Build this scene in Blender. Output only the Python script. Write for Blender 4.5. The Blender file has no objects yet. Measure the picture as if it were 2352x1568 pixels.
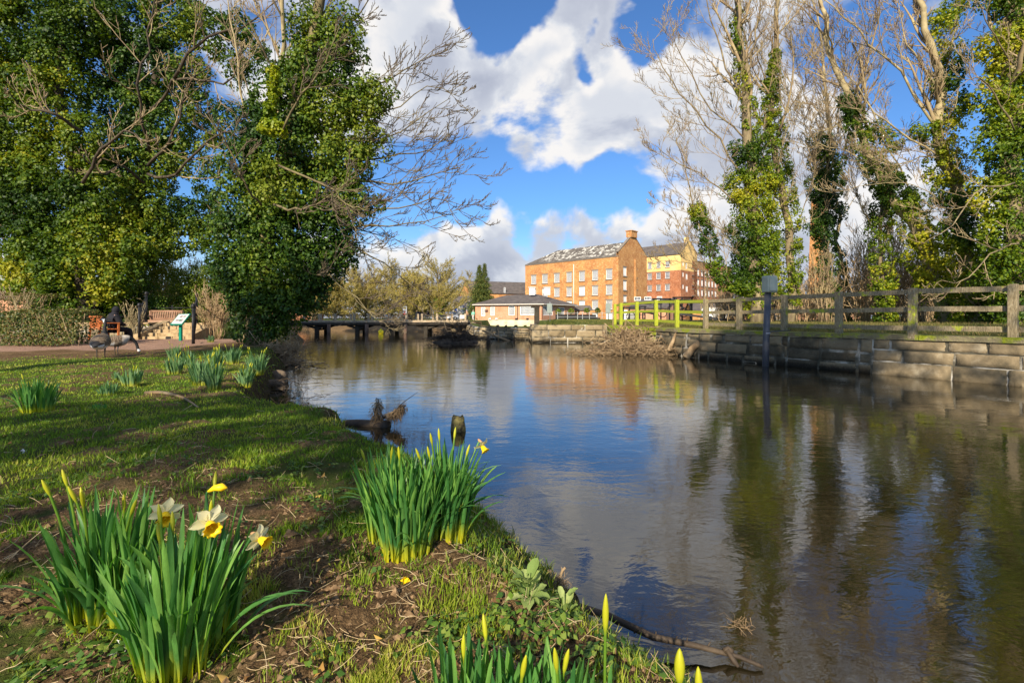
import bpy, math, random
import numpy as np
from math import radians as R

# ------------------------------------------------------------------ camera, sky, sun, exposure
S = bpy.context.scene
F, CX, HY, EYE = 1143.0, 1176.0, 730.0, 1.38        # focal length and horizon in units of the 2352 wide photograph
cam = bpy.data.objects.new('camera', bpy.data.cameras.new('camera'))
S.collection.objects.link(cam); S.camera = cam
cam.location = (0, 0, EYE); cam.rotation_euler = (R(90), 0, 0)
cam.data.lens = F / 2352 * 36; cam.data.sensor_width = 36
cam.data.shift_y = -(784 - HY) / 2352
cam.data.clip_start = 0.05; cam.data.clip_end = 3000

SUN_EL, SUN_DIR = 29.0, (-0.30, -0.95)               # towards the sun, in plan
az = math.atan2(SUN_DIR[0], SUN_DIR[1])
sl = bpy.data.lights.new('sun', 'SUN'); sl.energy = 5.0; sl.angle = R(0.5); sl.color = (1.0, 0.87, 0.68)
so = bpy.data.objects.new('sun', sl); S.collection.objects.link(so)
so.rotation_euler = (R(90 - SUN_EL), 0, math.pi - az)
W = bpy.data.worlds.new('World'); S.world = W; W.use_nodes = True
S.view_settings.view_transform = 'Standard'; S.view_settings.look = 'None'
S.view_settings.exposure = 0.72; S.view_settings.gamma = 1.0

def wnode(nt, kind, **kw):
    n = nt.nodes.new(kind)
    for k, v in kw.items(): setattr(n, k, v)
    return n
def math_(nt, op, a, b=None, c=None, clamp=False):
    n = nt.nodes.new('ShaderNodeMath'); n.operation = op; n.use_clamp = clamp
    for i, x in enumerate((a, b, c)):
        if x is None: continue
        if isinstance(x, (int, float)): n.inputs[i].default_value = x
        else: nt.links.new(x, n.inputs[i])
    return n.outputs[0]
def vmath(nt, op, a, b=None, s=None):
    n = nt.nodes.new('ShaderNodeVectorMath'); n.operation = op
    for i, x in enumerate((a, b)):
        if x is None: continue
        if isinstance(x, (tuple, list)): n.inputs[i].default_value = x
        else: nt.links.new(x, n.inputs[i])
    if s is not None: n.inputs['Scale'].default_value = s
    return n.outputs['Value'] if op in ('DOT_PRODUCT', 'LENGTH') else n.outputs[0]
def mixc(nt, f, a, b, mode='MIX'):
    n = nt.nodes.new('ShaderNodeMix'); n.data_type = 'RGBA'; n.blend_type = mode
    for i, x in ((0, f), (6, a), (7, b)):
        if isinstance(x, (int, float)): n.inputs[i].default_value = x
        elif isinstance(x, (tuple, list)): n.inputs[i].default_value = (*x[:3], 1)
        else: nt.links.new(x, n.inputs[i])
    return n.outputs[2]
def ramp(nt, x, stops, interp='LINEAR'):
    n = nt.nodes.new('ShaderNodeValToRGB'); cr = n.color_ramp; cr.interpolation = interp
    while len(cr.elements) < len(stops): cr.elements.new(0.5)
    for e, (p, c) in zip(cr.elements, stops):
        e.position = p; e.color = (c, c, c, 1) if isinstance(c, (int, float)) else (*c[:3], 1)
    nt.links.new(x, n.inputs[0]); return n.outputs[0]
def sstep(nt, x, lo, hi):
    n = nt.nodes.new('ShaderNodeMapRange'); n.interpolation_type = 'SMOOTHSTEP'
    nt.links.new(x, n.inputs[0]); n.inputs[1].default_value = lo; n.inputs[2].default_value = hi
    return n.outputs[0]
def noise_(nt, vec, scale, detail=5, rough=0.55, dist=0.0):
    n = nt.nodes.new('ShaderNodeTexNoise'); nt.links.new(vec, n.inputs['Vector'])
    n.inputs['Scale'].default_value = scale; n.inputs['Detail'].default_value = detail
    n.inputs['Roughness'].default_value = rough; n.inputs['Distortion'].default_value = dist
    return n.outputs['Fac']

def build_world():
    nt = W.node_tree; nt.nodes.clear()
    out = nt.nodes.new('ShaderNodeOutputWorld'); bg = nt.nodes.new('ShaderNodeBackground')
    bg.inputs[1].default_value = 0.086; nt.links.new(bg.outputs[0], out.inputs[0])
    sky = nt.nodes.new('ShaderNodeTexSky'); sky.sky_type = 'NISHITA'; sky.sun_disc = False
    sky.sun_elevation = R(SUN_EL); sky.sun_rotation = az
    sky.air_density = 1.0; sky.dust_density = 0.6; sky.ozone_density = 3.0
    g = nt.nodes.new('ShaderNodeTexCoord').outputs['Generated']
    # cumulus: cells of noise over the direction, pulled to where the banks of cloud lie
    def ddir(px, py):
        v = np.array([(px - CX) / F, 1.0, (HY - py) / F]); return tuple(v / np.linalg.norm(v))
    blobs = [(1400, 260, .20, .42), (1120, 230, .20, .42), (1250, 330, .14, .34), (1480, 340, .16, .34), (930, 300, .22, .34), (960, 70, .24, .40), (1370, 60, .15, .40), (1210, 120, .14, .42), (1290, 60, .10, .34),
             (1310, 620, .12, .42), (1330, 655, .20, .60), (1120, 630, .20, .60), (1470, 590, .15, .42), (900, 655, .22, .50), (650, 120, .30, .34), (1750, 330, .34, .36), (2050, 140, .5, .30),
             (2250, 440, .4, .2), (1700, 600, .25, .16), (60, 560, .3, .28), (1176, -420, .5, .2), (1176, -1100, .9, .12), (1750, -250, .4, .16)]
    holes = [(1125, 5, .085, .60), (1060, 100, .035, .20), (1240, 460, .14, .52), (1080, 455, .14, .52), (950, 470, .10, .4), (1490, 15, .06, .40), (1320, 155, .032, .30), (1400, 455, .12, .46), (1560, 470, .10, .26), (830, 480, .16, .3), (480, 420, .3, .3), (2260, 170, .18, .4)]
    def bias(vec):
        tot = None
        for lst, op in ((blobs, 'MAXIMUM'), (holes, 'MAXIMUM')):
            acc = None
            for px, py, w, a in lst:
                n = nt.nodes.new('ShaderNodeVectorMath'); n.operation = 'DISTANCE'; nt.links.new(vec, n.inputs[0]); n.inputs[1].default_value = ddir(px, py)
                k = math_(nt, 'MULTIPLY_ADD', n.outputs['Value'], -a / w / 1.5, a)
                acc = k if acc is None else math_(nt, op, acc, k)
            acc = math_(nt, 'MAXIMUM', acc, 0.0)
            tot = acc if tot is None else math_(nt, 'SUBTRACT', tot, acc)
        return tot
    def dens(vec):
        s = vmath(nt, 'MULTIPLY', vec, (1, 1, 1.45))
        return noise_(nt, s, 4.2, 7, 0.56, 0.3)
    wn_ = nt.nodes.new('ShaderNodeTexNoise'); nt.links.new(g, wn_.inputs['Vector']); wn_.inputs['Scale'].default_value = 7.0; wn_.inputs['Detail'].default_value = 4
    d0 = dens(g); b0 = bias(vmath(nt, 'ADD', g, vmath(nt, 'SCALE', vmath(nt, 'SUBTRACT', wn_.outputs['Color'], (.5, .5, .5)), None, .22)))
    up = vmath(nt, 'ADD', g, (-0.028, -0.02, 0.055))
    d1 = dens(up)
    cov = math_(nt, 'ADD', d0, b0)
    a = sstep(nt, cov, 0.52, 0.65)
    thick = sstep(nt, cov, 0.62, 0.92)
    lit = sstep(nt, math_(nt, 'SUBTRACT', d0, d1), -0.08, 0.09)
    bright = math_(nt, 'ADD', math_(nt, 'MULTIPLY', lit, 0.66), math_(nt, 'MULTIPLY', math_(nt, 'SUBTRACT', 1.0, thick), 0.42), clamp=True)
    ccol = ramp(nt, bright, [(0.0, (3.1, 3.35, 4.1)), (0.35, (4.0, 4.25, 4.9)), (0.7, (5.2, 5.4, 5.8)), (1.0, (6.9, 6.7, 6.5))])
    hz = nt.nodes.new('ShaderNodeSeparateXYZ'); nt.links.new(g, hz.inputs[0])
    skyc = mixc(nt, 1.0, sky.outputs[0], mixc(nt, sstep(nt, hz.outputs[2], 0.0, .22), (.92, 1.02, 1.16), (.60, .90, 1.22)), 'MULTIPLY')
    skyc = mixc(nt, sstep(nt, hz.outputs[2], .16, -.02), skyc, (4.0, 5.2, 6.8))
    nt.links.new(mixc(nt, math_(nt, 'MULTIPLY', a, .97), skyc, ccol), bg.inputs[0])
build_world()

# ------------------------------------------------------------------ helpers
rng = np.random.default_rng(7)
random.seed(7)
def P(px, py, Z): return np.array([(px - CX) / F * Z, Z, EYE + (HY - py) / F * Z])
def G(px, py, z=0.53):
    Z = (EYE - z) * F / (py - HY); return np.array([(px - CX) / F * Z, Z, z])
def D1(cx, cy): return ((1150 + cx * .27636) * .9408, (560 + cy * .27636) * .9408)
def D3(cx, cy): return ((1120 + cx * .18707) * .9408, (650 + cy * .18707) * .9408)
def D6(cx, cy): return ((1480 + cx * .17857) * .9408, (680 + cy * .17857) * .9408)
def unit(v):
    v = np.asarray(v, float); return v / np.maximum(np.linalg.norm(v, axis=-1, keepdims=True), 1e-9)

class MB:
    def __init__(s): s.V = []; s.F = []; s.A = []; s.U = []; s.n = 0
    def add(s, V, Fc, v=0.5, t=0.0, uv=None):
        V = np.asarray(V, np.float32).reshape(-1, 3); n = len(V)
        A = np.zeros((n, 2), np.float32); A[:, 0] = v; A[:, 1] = t
        s.V.append(V); s.A.append(A)
        if isinstance(Fc, np.ndarray):
            s.F.append(Fc.astype(np.int64) + s.n); s.U.append(None if uv is None else np.asarray(uv, np.float32).reshape(-1, 2))
        else:
            for i, f in enumerate(Fc):
                s.F.append(np.array([f], np.int64) + s.n); s.U.append(None if uv is None else np.asarray(uv[i], np.float32))
        s.n += n; return s
    def box(s, c, d, rz=0.0, v=0.5, taper=1.0, rx=0.0, ry=0.0, bev=0.0):
        c = np.asarray(c, float); h = np.asarray(d, float) / 2
        if bev > 0:
            b = min(bev, h.min() * .6); pts = []
            for sx in (-1, 1):
                for sy in (-1, 1):
                    for sz in (-1, 1):
                        for ax in range(3):
                            q = np.array([sx, sy, sz]) * h
                            for k in range(3):
                                if k != ax: q[k] -= b * (sx, sy, sz)[k]
                            pts.append(q)
            q = np.array(pts)
            import mathutils
            hull = []
            idx = lambda sx, sy, sz, ax: (((sx > 0) * 4 + (sy > 0) * 2 + (sz > 0)) * 3 + ax)
            for ax in range(3):
                o = [k for k in range(3) if k != ax]
                for sg in (-1, 1):
                    f = []
                    for a_, b_ in ((-1, -1), (1, -1), (1, 1), (-1, 1)):
                        sn = [0, 0, 0]; sn[ax] = sg; sn[o[0]] = a_; sn[o[1]] = b_; f.append(idx(*sn, ax))
                    hull.append(f)
            for ax in range(3):
                o = [k for k in range(3) if k != ax]
                for a_ in (-1, 1):
                    for b_ in (-1, 1):
                        f = []
                        for sg, w in ((-1, o[0]), (1, o[0]), (1, o[1]), (-1, o[1])):
                            sn = [0, 0, 0]; sn[ax] = sg; sn[o[0]] = a_; sn[o[1]] = b_; f.append(idx(*sn, w))
                        hull.append(f)
            for sx in (-1, 1):
                for sy in (-1, 1):
                    for sz in (-1, 1): hull.append([idx(sx, sy, sz, k) for k in range(3)])
            fc = hull
        else:
            q = np.array([[x, y, z] for x in (-1, 1) for y in (-1, 1) for z in (-1, 1)]) * h
            fc = [[0, 1, 3, 2], [4, 6, 7, 5], [0, 4, 5, 1], [2, 3, 7, 6], [0, 2, 6, 4], [1, 5, 7, 3]]
        if taper != 1.0: q[:, :2] *= np.where(q[:, 2:] > 0, taper, 1.0)
        if rx: cs, sn = math.cos(rx), math.sin(rx); q = q @ np.array([[1, 0, 0], [0, cs, sn], [0, -sn, cs]])
        if ry: cs, sn = math.cos(ry), math.sin(ry); q = q @ np.array([[cs, 0, -sn], [0, 1, 0], [sn, 0, cs]])
        if rz: cs, sn = math.cos(rz), math.sin(rz); q = q @ np.array([[cs, sn, 0], [-sn, cs, 0], [0, 0, 1]])
        cen = q.mean(0); out = []
        for f in fc:
            nn = np.cross(q[f[1]] - q[f[0]], q[f[2]] - q[f[0]])
            out.append(f if np.dot(nn, q[f].mean(0) - cen) > 0 else f[::-1])
        uv = []
        for f in out:
            nn = np.abs(np.cross(q[f[1]] - q[f[0]], q[f[2]] - q[f[0]])); p = (q + c)[f]
            uv.append(p[:, :2] if nn[2] > max(nn[0], nn[1]) else np.stack([p[:, 0] + p[:, 1], p[:, 2]], 1))
        s.add(q + c, out, v, 0.0, uv); return s
    def bar(s, a, b, w, h=None, v=0.5):
        """a square bar from a to b, w wide and h high"""
        a = np.asarray(a, float); b = np.asarray(b, float); h = h or w
        t = unit(b - a); side = np.cross(t, (0, 0, 1.0))
        side = np.array([1.0, 0, 0]) if np.linalg.norm(side) < 1e-4 else unit(side)
        up = np.cross(side, t); q = []
        for p in (a, b):
            for x, y in ((-1, -1), (1, -1), (1, 1), (-1, 1)): q.append(p + side * x * w / 2 + up * y * h / 2)
        s.add(q, [[0, 1, 2, 3], [7, 6, 5, 4], [0, 4, 5, 1], [1, 5, 6, 2], [2, 6, 7, 3], [3, 7, 4, 0]], v); return s
    def tubes(s, pts, rad, n=5, v=None, cap=True):
        pts = np.asarray(pts, float); rad = np.asarray(rad, float)
        if pts.ndim == 2: pts = pts[None]; rad = np.broadcast_to(rad, (1, pts.shape[1]))
        B, K, _ = pts.shape
        T = unit(np.gradient(pts, axis=1))
        d = unit(pts[:, -1] - pts[:, 0]); ref = np.where(np.abs(d[:, 2:]) < .8, np.array([[0, 0, 1.0]]), np.array([[1.0, 0.3, 0]]))
        N1 = unit(ref[:, None] - (ref[:, None] * T).sum(-1, keepdims=True) * T); N2 = np.cross(T, N1)
        a = np.arange(n) / n * 2 * np.pi
        V = pts[:, :, None] + rad[:, :, None, None] * (np.cos(a)[:, None] * N1[:, :, None] + np.sin(a)[:, None] * N2[:, :, None])
        i = np.arange(B)[:, None, None] * K * n + np.arange(K - 1)[None, :, None] * n; j = np.arange(n)[None, None]; j2 = (j + 1) % n
        Fc = np.stack([i + j, i + j2, i + n + j2, i + n + j], -1).reshape(-1, 4)
        if v is None: v = rng.random(B)
        vv = np.repeat(np.broadcast_to(np.asarray(v, float).reshape(-1), (B,)) if np.size(v) in (1, B) else v, K * n)
        tt = np.tile(np.repeat(np.linspace(0, 1, K), n), B)
        base = s.n; s.add(V, Fc, vv, tt)
        if cap and n > 3:
            c0 = np.arange(B)[:, None] * K * n + np.arange(n)[None, ::-1]; c1 = np.arange(B)[:, None] * K * n + (K - 1) * n + np.arange(n)
            s.F.append(np.concatenate([c0, c1]) + base); s.U.append(None)
        return s
    def leaves(s, C, N, size, asp=0.8, droop=0.5, fold=0.25, v=None, tipdir=None):
        """kite shaped leaves folded on the midrib"""
        m = len(C); N = unit(N); size = np.broadcast_to(size, (m,))[:, None]
        td = rng.normal(size=(m, 3)) + np.array([0, 0, -droop * 2]) if tipdir is None else tipdir
        T = unit(td - (td * N).sum(1, keepdims=True) * N); Bn = np.cross(N, T)
        V = np.stack([C - T * size * .5, C + Bn * size * asp * .5 - N * size * fold * .5 - T * size * .08, C + T * size * .55, C - Bn * size * asp * .5 - N * size * fold * .5 - T * size * .08], 1)
        b = np.arange(m)[:, None] * 4
        Fc = np.concatenate([b + np.array([0, 1, 2]), b + np.array([0, 2, 3])])
        if v is None: v = rng.random(m)
        s.add(V.reshape(-1, 3), Fc, np.repeat(v, 4), np.tile([0, .5, 1, .5], m)); return s
    def grid(s, V, v=0.5, t=0.0, wrap=False, uv=None):
        V = np.asarray(V, float); a, b = V.shape[:2]; i = np.arange(a - 1)[:, None] * b; j = np.arange(b if wrap else b - 1)[None]; j2 = (j + 1) % b
        Fc = np.stack([i + j, i + j2, i + b + j2, i + b + j], -1).reshape(-1, 4)
        s.add(V.reshape(-1, 3), Fc, v, t); return s
    def ell(s, c, r, n=10, v=0.5, nz=0.0, sc=3.0, fr=None):
        """a lumpy ellipsoid"""
        u = np.linspace(0, np.pi, n); w = np.arange(2 * n) / (2 * n) * 2 * np.pi
        d = np.stack([np.sin(u)[:, None] * np.cos(w), np.sin(u)[:, None] * np.sin(w), np.cos(u)[:, None] + 0 * w], -1)
        k = 1 + (nz * (fbm3(d * sc + np.asarray(c) * 1.7) - .5) * 2)[..., None] if nz else 1
        q = d * k * np.asarray(r)
        if fr is not None: q = q @ np.asarray(fr)
        s.grid(q + np.asarray(c), v, wrap=True); s.F[-1] = s.F[-1][:, ::-1]; return s
    def build(s, name, mat, parent=None, smooth=True, coll=None, origin=None):
        V = np.concatenate(s.V); A = np.concatenate(s.A)
        if origin is not None: V = V - np.asarray(origin, np.float32)
        me = bpy.data.meshes.new(name); me.vertices.add(len(V)); me.vertices.foreach_set('co', V.ravel())
        L = np.concatenate([f.ravel() for f in s.F]); tot = np.concatenate([np.full(len(f), f.shape[1]) for f in s.F])
        me.loops.add(len(L)); me.loops.foreach_set('vertex_index', L.astype(np.int32))
        me.polygons.add(len(tot)); me.polygons.foreach_set('loop_start', np.concatenate([[0], np.cumsum(tot)[:-1]]).astype(np.int32))
        me.polygons.foreach_set('use_smooth', np.full(len(tot), smooth))
        me.update(calc_edges=True)
        for i, nm in enumerate(('v', 't')):
            me.attributes.new(nm, 'FLOAT', 'POINT').data.foreach_set('value', np.ascontiguousarray(A[:, i]))
        if any(u is not None for u in s.U):
            ul = me.uv_layers.new(name='UVMap')
            uu = np.concatenate([np.zeros((f.size, 2), np.float32) if u is None else u.reshape(-1, 2) for f, u in zip(s.F, s.U)])
            ul.data.foreach_set('uv', uu.ravel())
        me.materials.append(mat)
        o = bpy.data.objects.new(name, me); S.collection.objects.link(o)
        if parent is not None:
            o.parent = parent
            if origin is None: o.matrix_parent_inverse = inv_of(parent)
        if origin is not None and parent is None: o.location = origin
        return o
def inv_of(p):
    """everything under a thing is built in world coordinates; only the thing itself has a place"""
    from mathutils import Matrix, Euler
    if p.parent is not None: return Matrix.Identity(4)
    return Matrix.LocRotScale(p.location, p.rotation_euler, p.scale).inverted()

def h3(ix, iy, iz):
    n = (ix * 374761393 + iy * 668265263 + iz * 2147483647 + 1013904223) & 0xffffffff
    n = ((n ^ (n >> 13)) * 1274126177) & 0xffffffff
    return ((n ^ (n >> 16)) & 0xffff) / 65535.0
def vnoise(p):
    i = np.floor(p).astype(np.int64); f = p - i; f = f * f * (3 - 2 * f); r = 0
    for dx in (0, 1):
        for dy in (0, 1):
            for dz in (0, 1):
                w = (f[..., 0] if dx else 1 - f[..., 0]) * (f[..., 1] if dy else 1 - f[..., 1]) * (f[..., 2] if dz else 1 - f[..., 2])
                r = r + w * h3(i[..., 0] + dx, i[..., 1] + dy, i[..., 2] + dz)
    return r
def fbm3(p, o=3):
    r = 0; a = .5; tot = 0
    for k in range(o): r = r + a * vnoise(p * 2 ** k + 17.3 * k); tot += a; a *= .5
    return r / tot
def fbm2(x, y, s=1.0, o=4, seed=0.0): return fbm3(np.stack([x * s, y * s, np.zeros_like(x) + seed], -1), o)

def tag(o, label=None, cat=None, group=None, kind=None):
    if label: o['label'] = label
    if cat: o['category'] = cat
    if group: o['group'] = group
    if kind: o['kind'] = kind
    return o
def thing(name, label, cat, loc=(0, 0, 0), rz=0.0, group=None):
    o = bpy.data.objects.new(name, None); o.empty_display_size = .1; S.collection.objects.link(o)
    o.location = tuple(float(x) for x in loc); o.rotation_euler = (0, 0, rz)
    return tag(o, label, cat, group)
def copy_thing(src, label, loc, rz=0.0, sc=1.0):
    r = src.copy(); S.collection.objects.link(r); r.location = loc; r.rotation_euler = (0, 0, rz); r.scale = (sc, sc, sc); r['label'] = label
    for c in src.children:
        d = c.copy(); S.collection.objects.link(d); d.parent = r
        for g in c.children:
            e = g.copy(); S.collection.objects.link(e); e.parent = d
    return r

# ------------------------------------------------------------------ materials
def newmat(name):
    m = bpy.data.materials.new(name); m.use_nodes = True; nt = m.node_tree
    b = nt.nodes['Principled BSDF']; return m, nt, b, nt.nodes['Material Output']
def bump(nt, b, h, strength=0.3, dist=0.02):
    n = nt.nodes.new('ShaderNodeBump'); n.inputs['Strength'].default_value = strength; n.inputs['Distance'].default_value = dist
    nt.links.new(h, n.inputs['Height']); nt.links.new(n.outputs[0], b.inputs['Normal']); return n
def pos(nt): return nt.nodes.new('ShaderNodeNewGeometry').outputs['Position']
def attr(nt, nm):
    n = nt.nodes.new('ShaderNodeAttribute'); n.attribute_name = nm; return n
def M(name, stops, scale=3.0, rough=.8, bmp=.2, bscale=None, bdist=.02, detail=6, stretch=(1, 1, 1), metal=0.0, spec=.3, obj=False, dist=0.0):
    """noise between the given colours, with bump"""
    m, nt, b, o = newmat(name)
    c = nt.nodes.new('ShaderNodeTexCoord').outputs['Object'] if obj else pos(nt)
    c = vmath(nt, 'MULTIPLY', c, stretch)
    f = noise_(nt, c, scale, detail, .6, dist)
    n = len(stops); st = [(0.3 + .4 * i / max(n - 1, 1), s) for i, s in enumerate(stops)]
    nt.links.new(ramp(nt, f, st), b.inputs['Base Color'])
    b.inputs['Roughness'].default_value = rough; b.inputs['Metallic'].default_value = metal; b.inputs['Specular IOR Level'].default_value = spec
    if bmp: bump(nt, b, noise_(nt, c, bscale or scale * 5, 5, .6), bmp, bdist)
    return m
def Mleaf(name, stops, trans=.35, rough=.45, tcol=None, along=None, spec=.35, streak=0):
    """leaf colour by the leaf's own random value; some light passes through"""
    m, nt, b, o = newmat(name)
    a = attr(nt, 'v').outputs['Fac']
    n = len(stops); col = ramp(nt, a, [(i / max(n - 1, 1), s) for i, s in enumerate(stops)])
    if streak: col = mixc(nt, 1.0, col, ramp(nt, noise_(nt, vmath(nt, 'MULTIPLY', pos(nt), (1, 1, .12)), streak, 5, .7), [(.3, .62), (.55, 1.0), (.75, 1.35)]), 'MULTIPLY')
    if along: # colour along the blade
        f = ramp(nt, attr(nt, 't').outputs['Fac'], [(p, x) for p, x, _ in along]); 
        col = mixc(nt, f, col, along[0][2])
    nt.links.new(col, b.inputs['Base Color']); b.inputs['Roughness'].default_value = rough; b.inputs['Specular IOR Level'].default_value = spec
    if trans:
        t = nt.nodes.new('ShaderNodeBsdfTranslucent'); nt.links.new(mixc(nt, 1.0, col, tcol or (1.5, 1.5, .6), 'MULTIPLY'), t.inputs[0])
        mx = nt.nodes.new('ShaderNodeMixShader'); mx.inputs[0].default_value = trans
        nt.links.new(b.outputs[0], mx.inputs[1]); nt.links.new(t.outputs[0], mx.inputs[2]); nt.links.new(mx.outputs[0], o.inputs[0])
    return m
def Mbrick(name, stops, mortar, mix_amt=.5, bscale=1.0, stain=None):
    m, nt, b, o = newmat(name)
    uv = nt.nodes.new('ShaderNodeUVMap').outputs[0]
    br = nt.nodes.new('ShaderNodeTexBrick'); nt.links.new(uv, br.inputs['Vector']); br.inputs['Scale'].default_value = 4.4 * bscale
    br.inputs['Color1'].default_value = (*stops[0], 1); br.inputs['Color2'].default_value = (*stops[1], 1); br.inputs['Mortar'].default_value = (*mortar, 1)
    br.inputs['Mortar Size'].default_value = .015; br.inputs['Row Height'].default_value = .33; br.inputs['Brick Width'].default_value = 1.0; br.inputs['Bias'].default_value = 0.0
    f = noise_(nt, pos(nt), .55, 9, .75); f2 = noise_(nt, pos(nt), 2.6, 8, .75)
    c = mixc(nt, ramp(nt, f, [(.42, 0.0), (.58, 1.0)]), br.outputs[0], mixc(nt, .7, br.outputs[0], stops[2]))
    c = mixc(nt, ramp(nt, f2, [(.52, 0.0), (.66, .8)]), c, stops[3])
    nt.links.new(c, b.inputs['Base Color']); b.inputs['Roughness'].default_value = .9; b.inputs['Specular IOR Level'].default_value = .15
    bump(nt, b, math_(nt, 'SUBTRACT', f2, br.outputs['Fac']), .4, .03); return m

m_wood = M('weathered_wood', [(.16, .14, .10), (.26, .24, .18), (.34, .30, .22)], 6, .85, .3, stretch=(1, 1, .25))
m_bark = M('bark', [(.09, .07, .045), (.20, .155, .09), (.30, .25, .13)], 5, .9, .6, 14, .03, stretch=(1, 1, .4))
m_barkdark = M('dark_bark', [(.03, .024, .018), (.065, .05, .035), (.11, .09, .05)], 5, .9, .6, 14, .03, stretch=(1, 1, .4))
m_twig = M('twig', [(.17, .12, .075), (.30, .225, .13), (.42, .34, .17)], 1.5, .85, 0)
m_twigdark = M('dark_twig', [(.07, .052, .04), (.13, .10, .065), (.22, .18, .09)], 1.5, .85, 0)
m_twiglight = M('pale_twig', [(.20, .155, .08), (.32, .26, .14), (.44, .36, .2)], 2.5, .85, 0)
m_brush = M('brown_brush', [(.24, .16, .085), (.38, .27, .15), (.50, .38, .22)], 2, .9, 0)
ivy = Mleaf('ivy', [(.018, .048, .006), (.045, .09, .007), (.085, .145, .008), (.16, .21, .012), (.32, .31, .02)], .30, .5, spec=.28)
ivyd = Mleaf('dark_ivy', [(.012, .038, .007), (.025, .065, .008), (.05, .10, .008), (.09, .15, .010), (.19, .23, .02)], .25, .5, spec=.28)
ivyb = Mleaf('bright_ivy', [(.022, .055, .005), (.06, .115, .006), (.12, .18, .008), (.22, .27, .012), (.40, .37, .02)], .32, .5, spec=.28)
ivyy = Mleaf('yellow_ivy', [(.12, .20, .01), (.24, .30, .012), (.42, .40, .02)], .4, .45)
m_metal = M('black_iron', [(.012, .012, .014), (.03, .03, .034)], 8, .5, .1, metal=.3)
m_white = M('white_paint', [(.70, .70, .68), (.82, .82, .80)], 6, .6, .05)
def Mplain(name, c, rough=.6, metal=0.0, var=.12, scale=5):
    return M(name, [tuple(x * (1 - var) for x in c), tuple(min(1, x * (1 + var)) for x in c)], scale, rough, .05, metal=metal)

# ------------------------------------------------------------------ river, banks and ground
LEFT = [(.95, -14), (.95, 0), (.8, 1.2), (.52, 1.88), (.40, 2.04), (.35, 2.42), (.22, 2.71), (-.05, 3.02), (-.45, 3.45), (-1.0, 4.0), (-1.28, 4.45), (-1.5, 4.95), (-2.0, 5.25),
        (-2.6, 5.5), (-3.0, 6.1), (-3.5, 7.0), (-4.35, 8.9), (-4.8, 10.2), (-5.5, 11.6), (-6.0, 13.2), (-6.9, 15.6), (-8.2, 19), (-9.7, 23), (-13, 31), (-17, 39), (-21, 46), (-27, 52), (-30, 58)]
RIGHT = [(-24, 58), (-18, 51.5), (-11, 49.5), (-4.6, 47.5), (-4.1, 45), (-2.5, 33), (1.12, 31), (1.1, 27.8), (5.35, 27.8), (4.66, 23.6), (5.75, 19.8), (6.4, 17), (10.35, 10), (15.0, 2), (24.5, -14)]
POLY = np.array(LEFT + RIGHT)
def seg_d(x, y, pts):
    best = np.full(x.shape, 1e9)
    for (ax, ay), (bx, by) in zip(pts[:-1], pts[1:]):
        dx, dy = bx - ax, by - ay; t = np.clip(((x - ax) * dx + (y - ay) * dy) / (dx * dx + dy * dy), 0, 1)
        best = np.minimum(best, np.hypot(x - ax - t * dx, y - ay - t * dy))
    return best
def inside(x, y, poly):
    r = np.zeros(x.shape, bool); n = len(poly)
    for i in range(n):
        (ax, ay), (bx, by) = poly[i], poly[(i + 1) % n]
        c = (ay > y) != (by > y)
        with np.errstate(divide='ignore', invalid='ignore'): r ^= c & (x < (bx - ax) * (y - ay) / (by - ay + 1e-12) + ax)
    return r
def ss(x, a, b): t = np.clip((x - a) / (b - a), 0, 1); return t * t * (3 - 2 * t)
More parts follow.
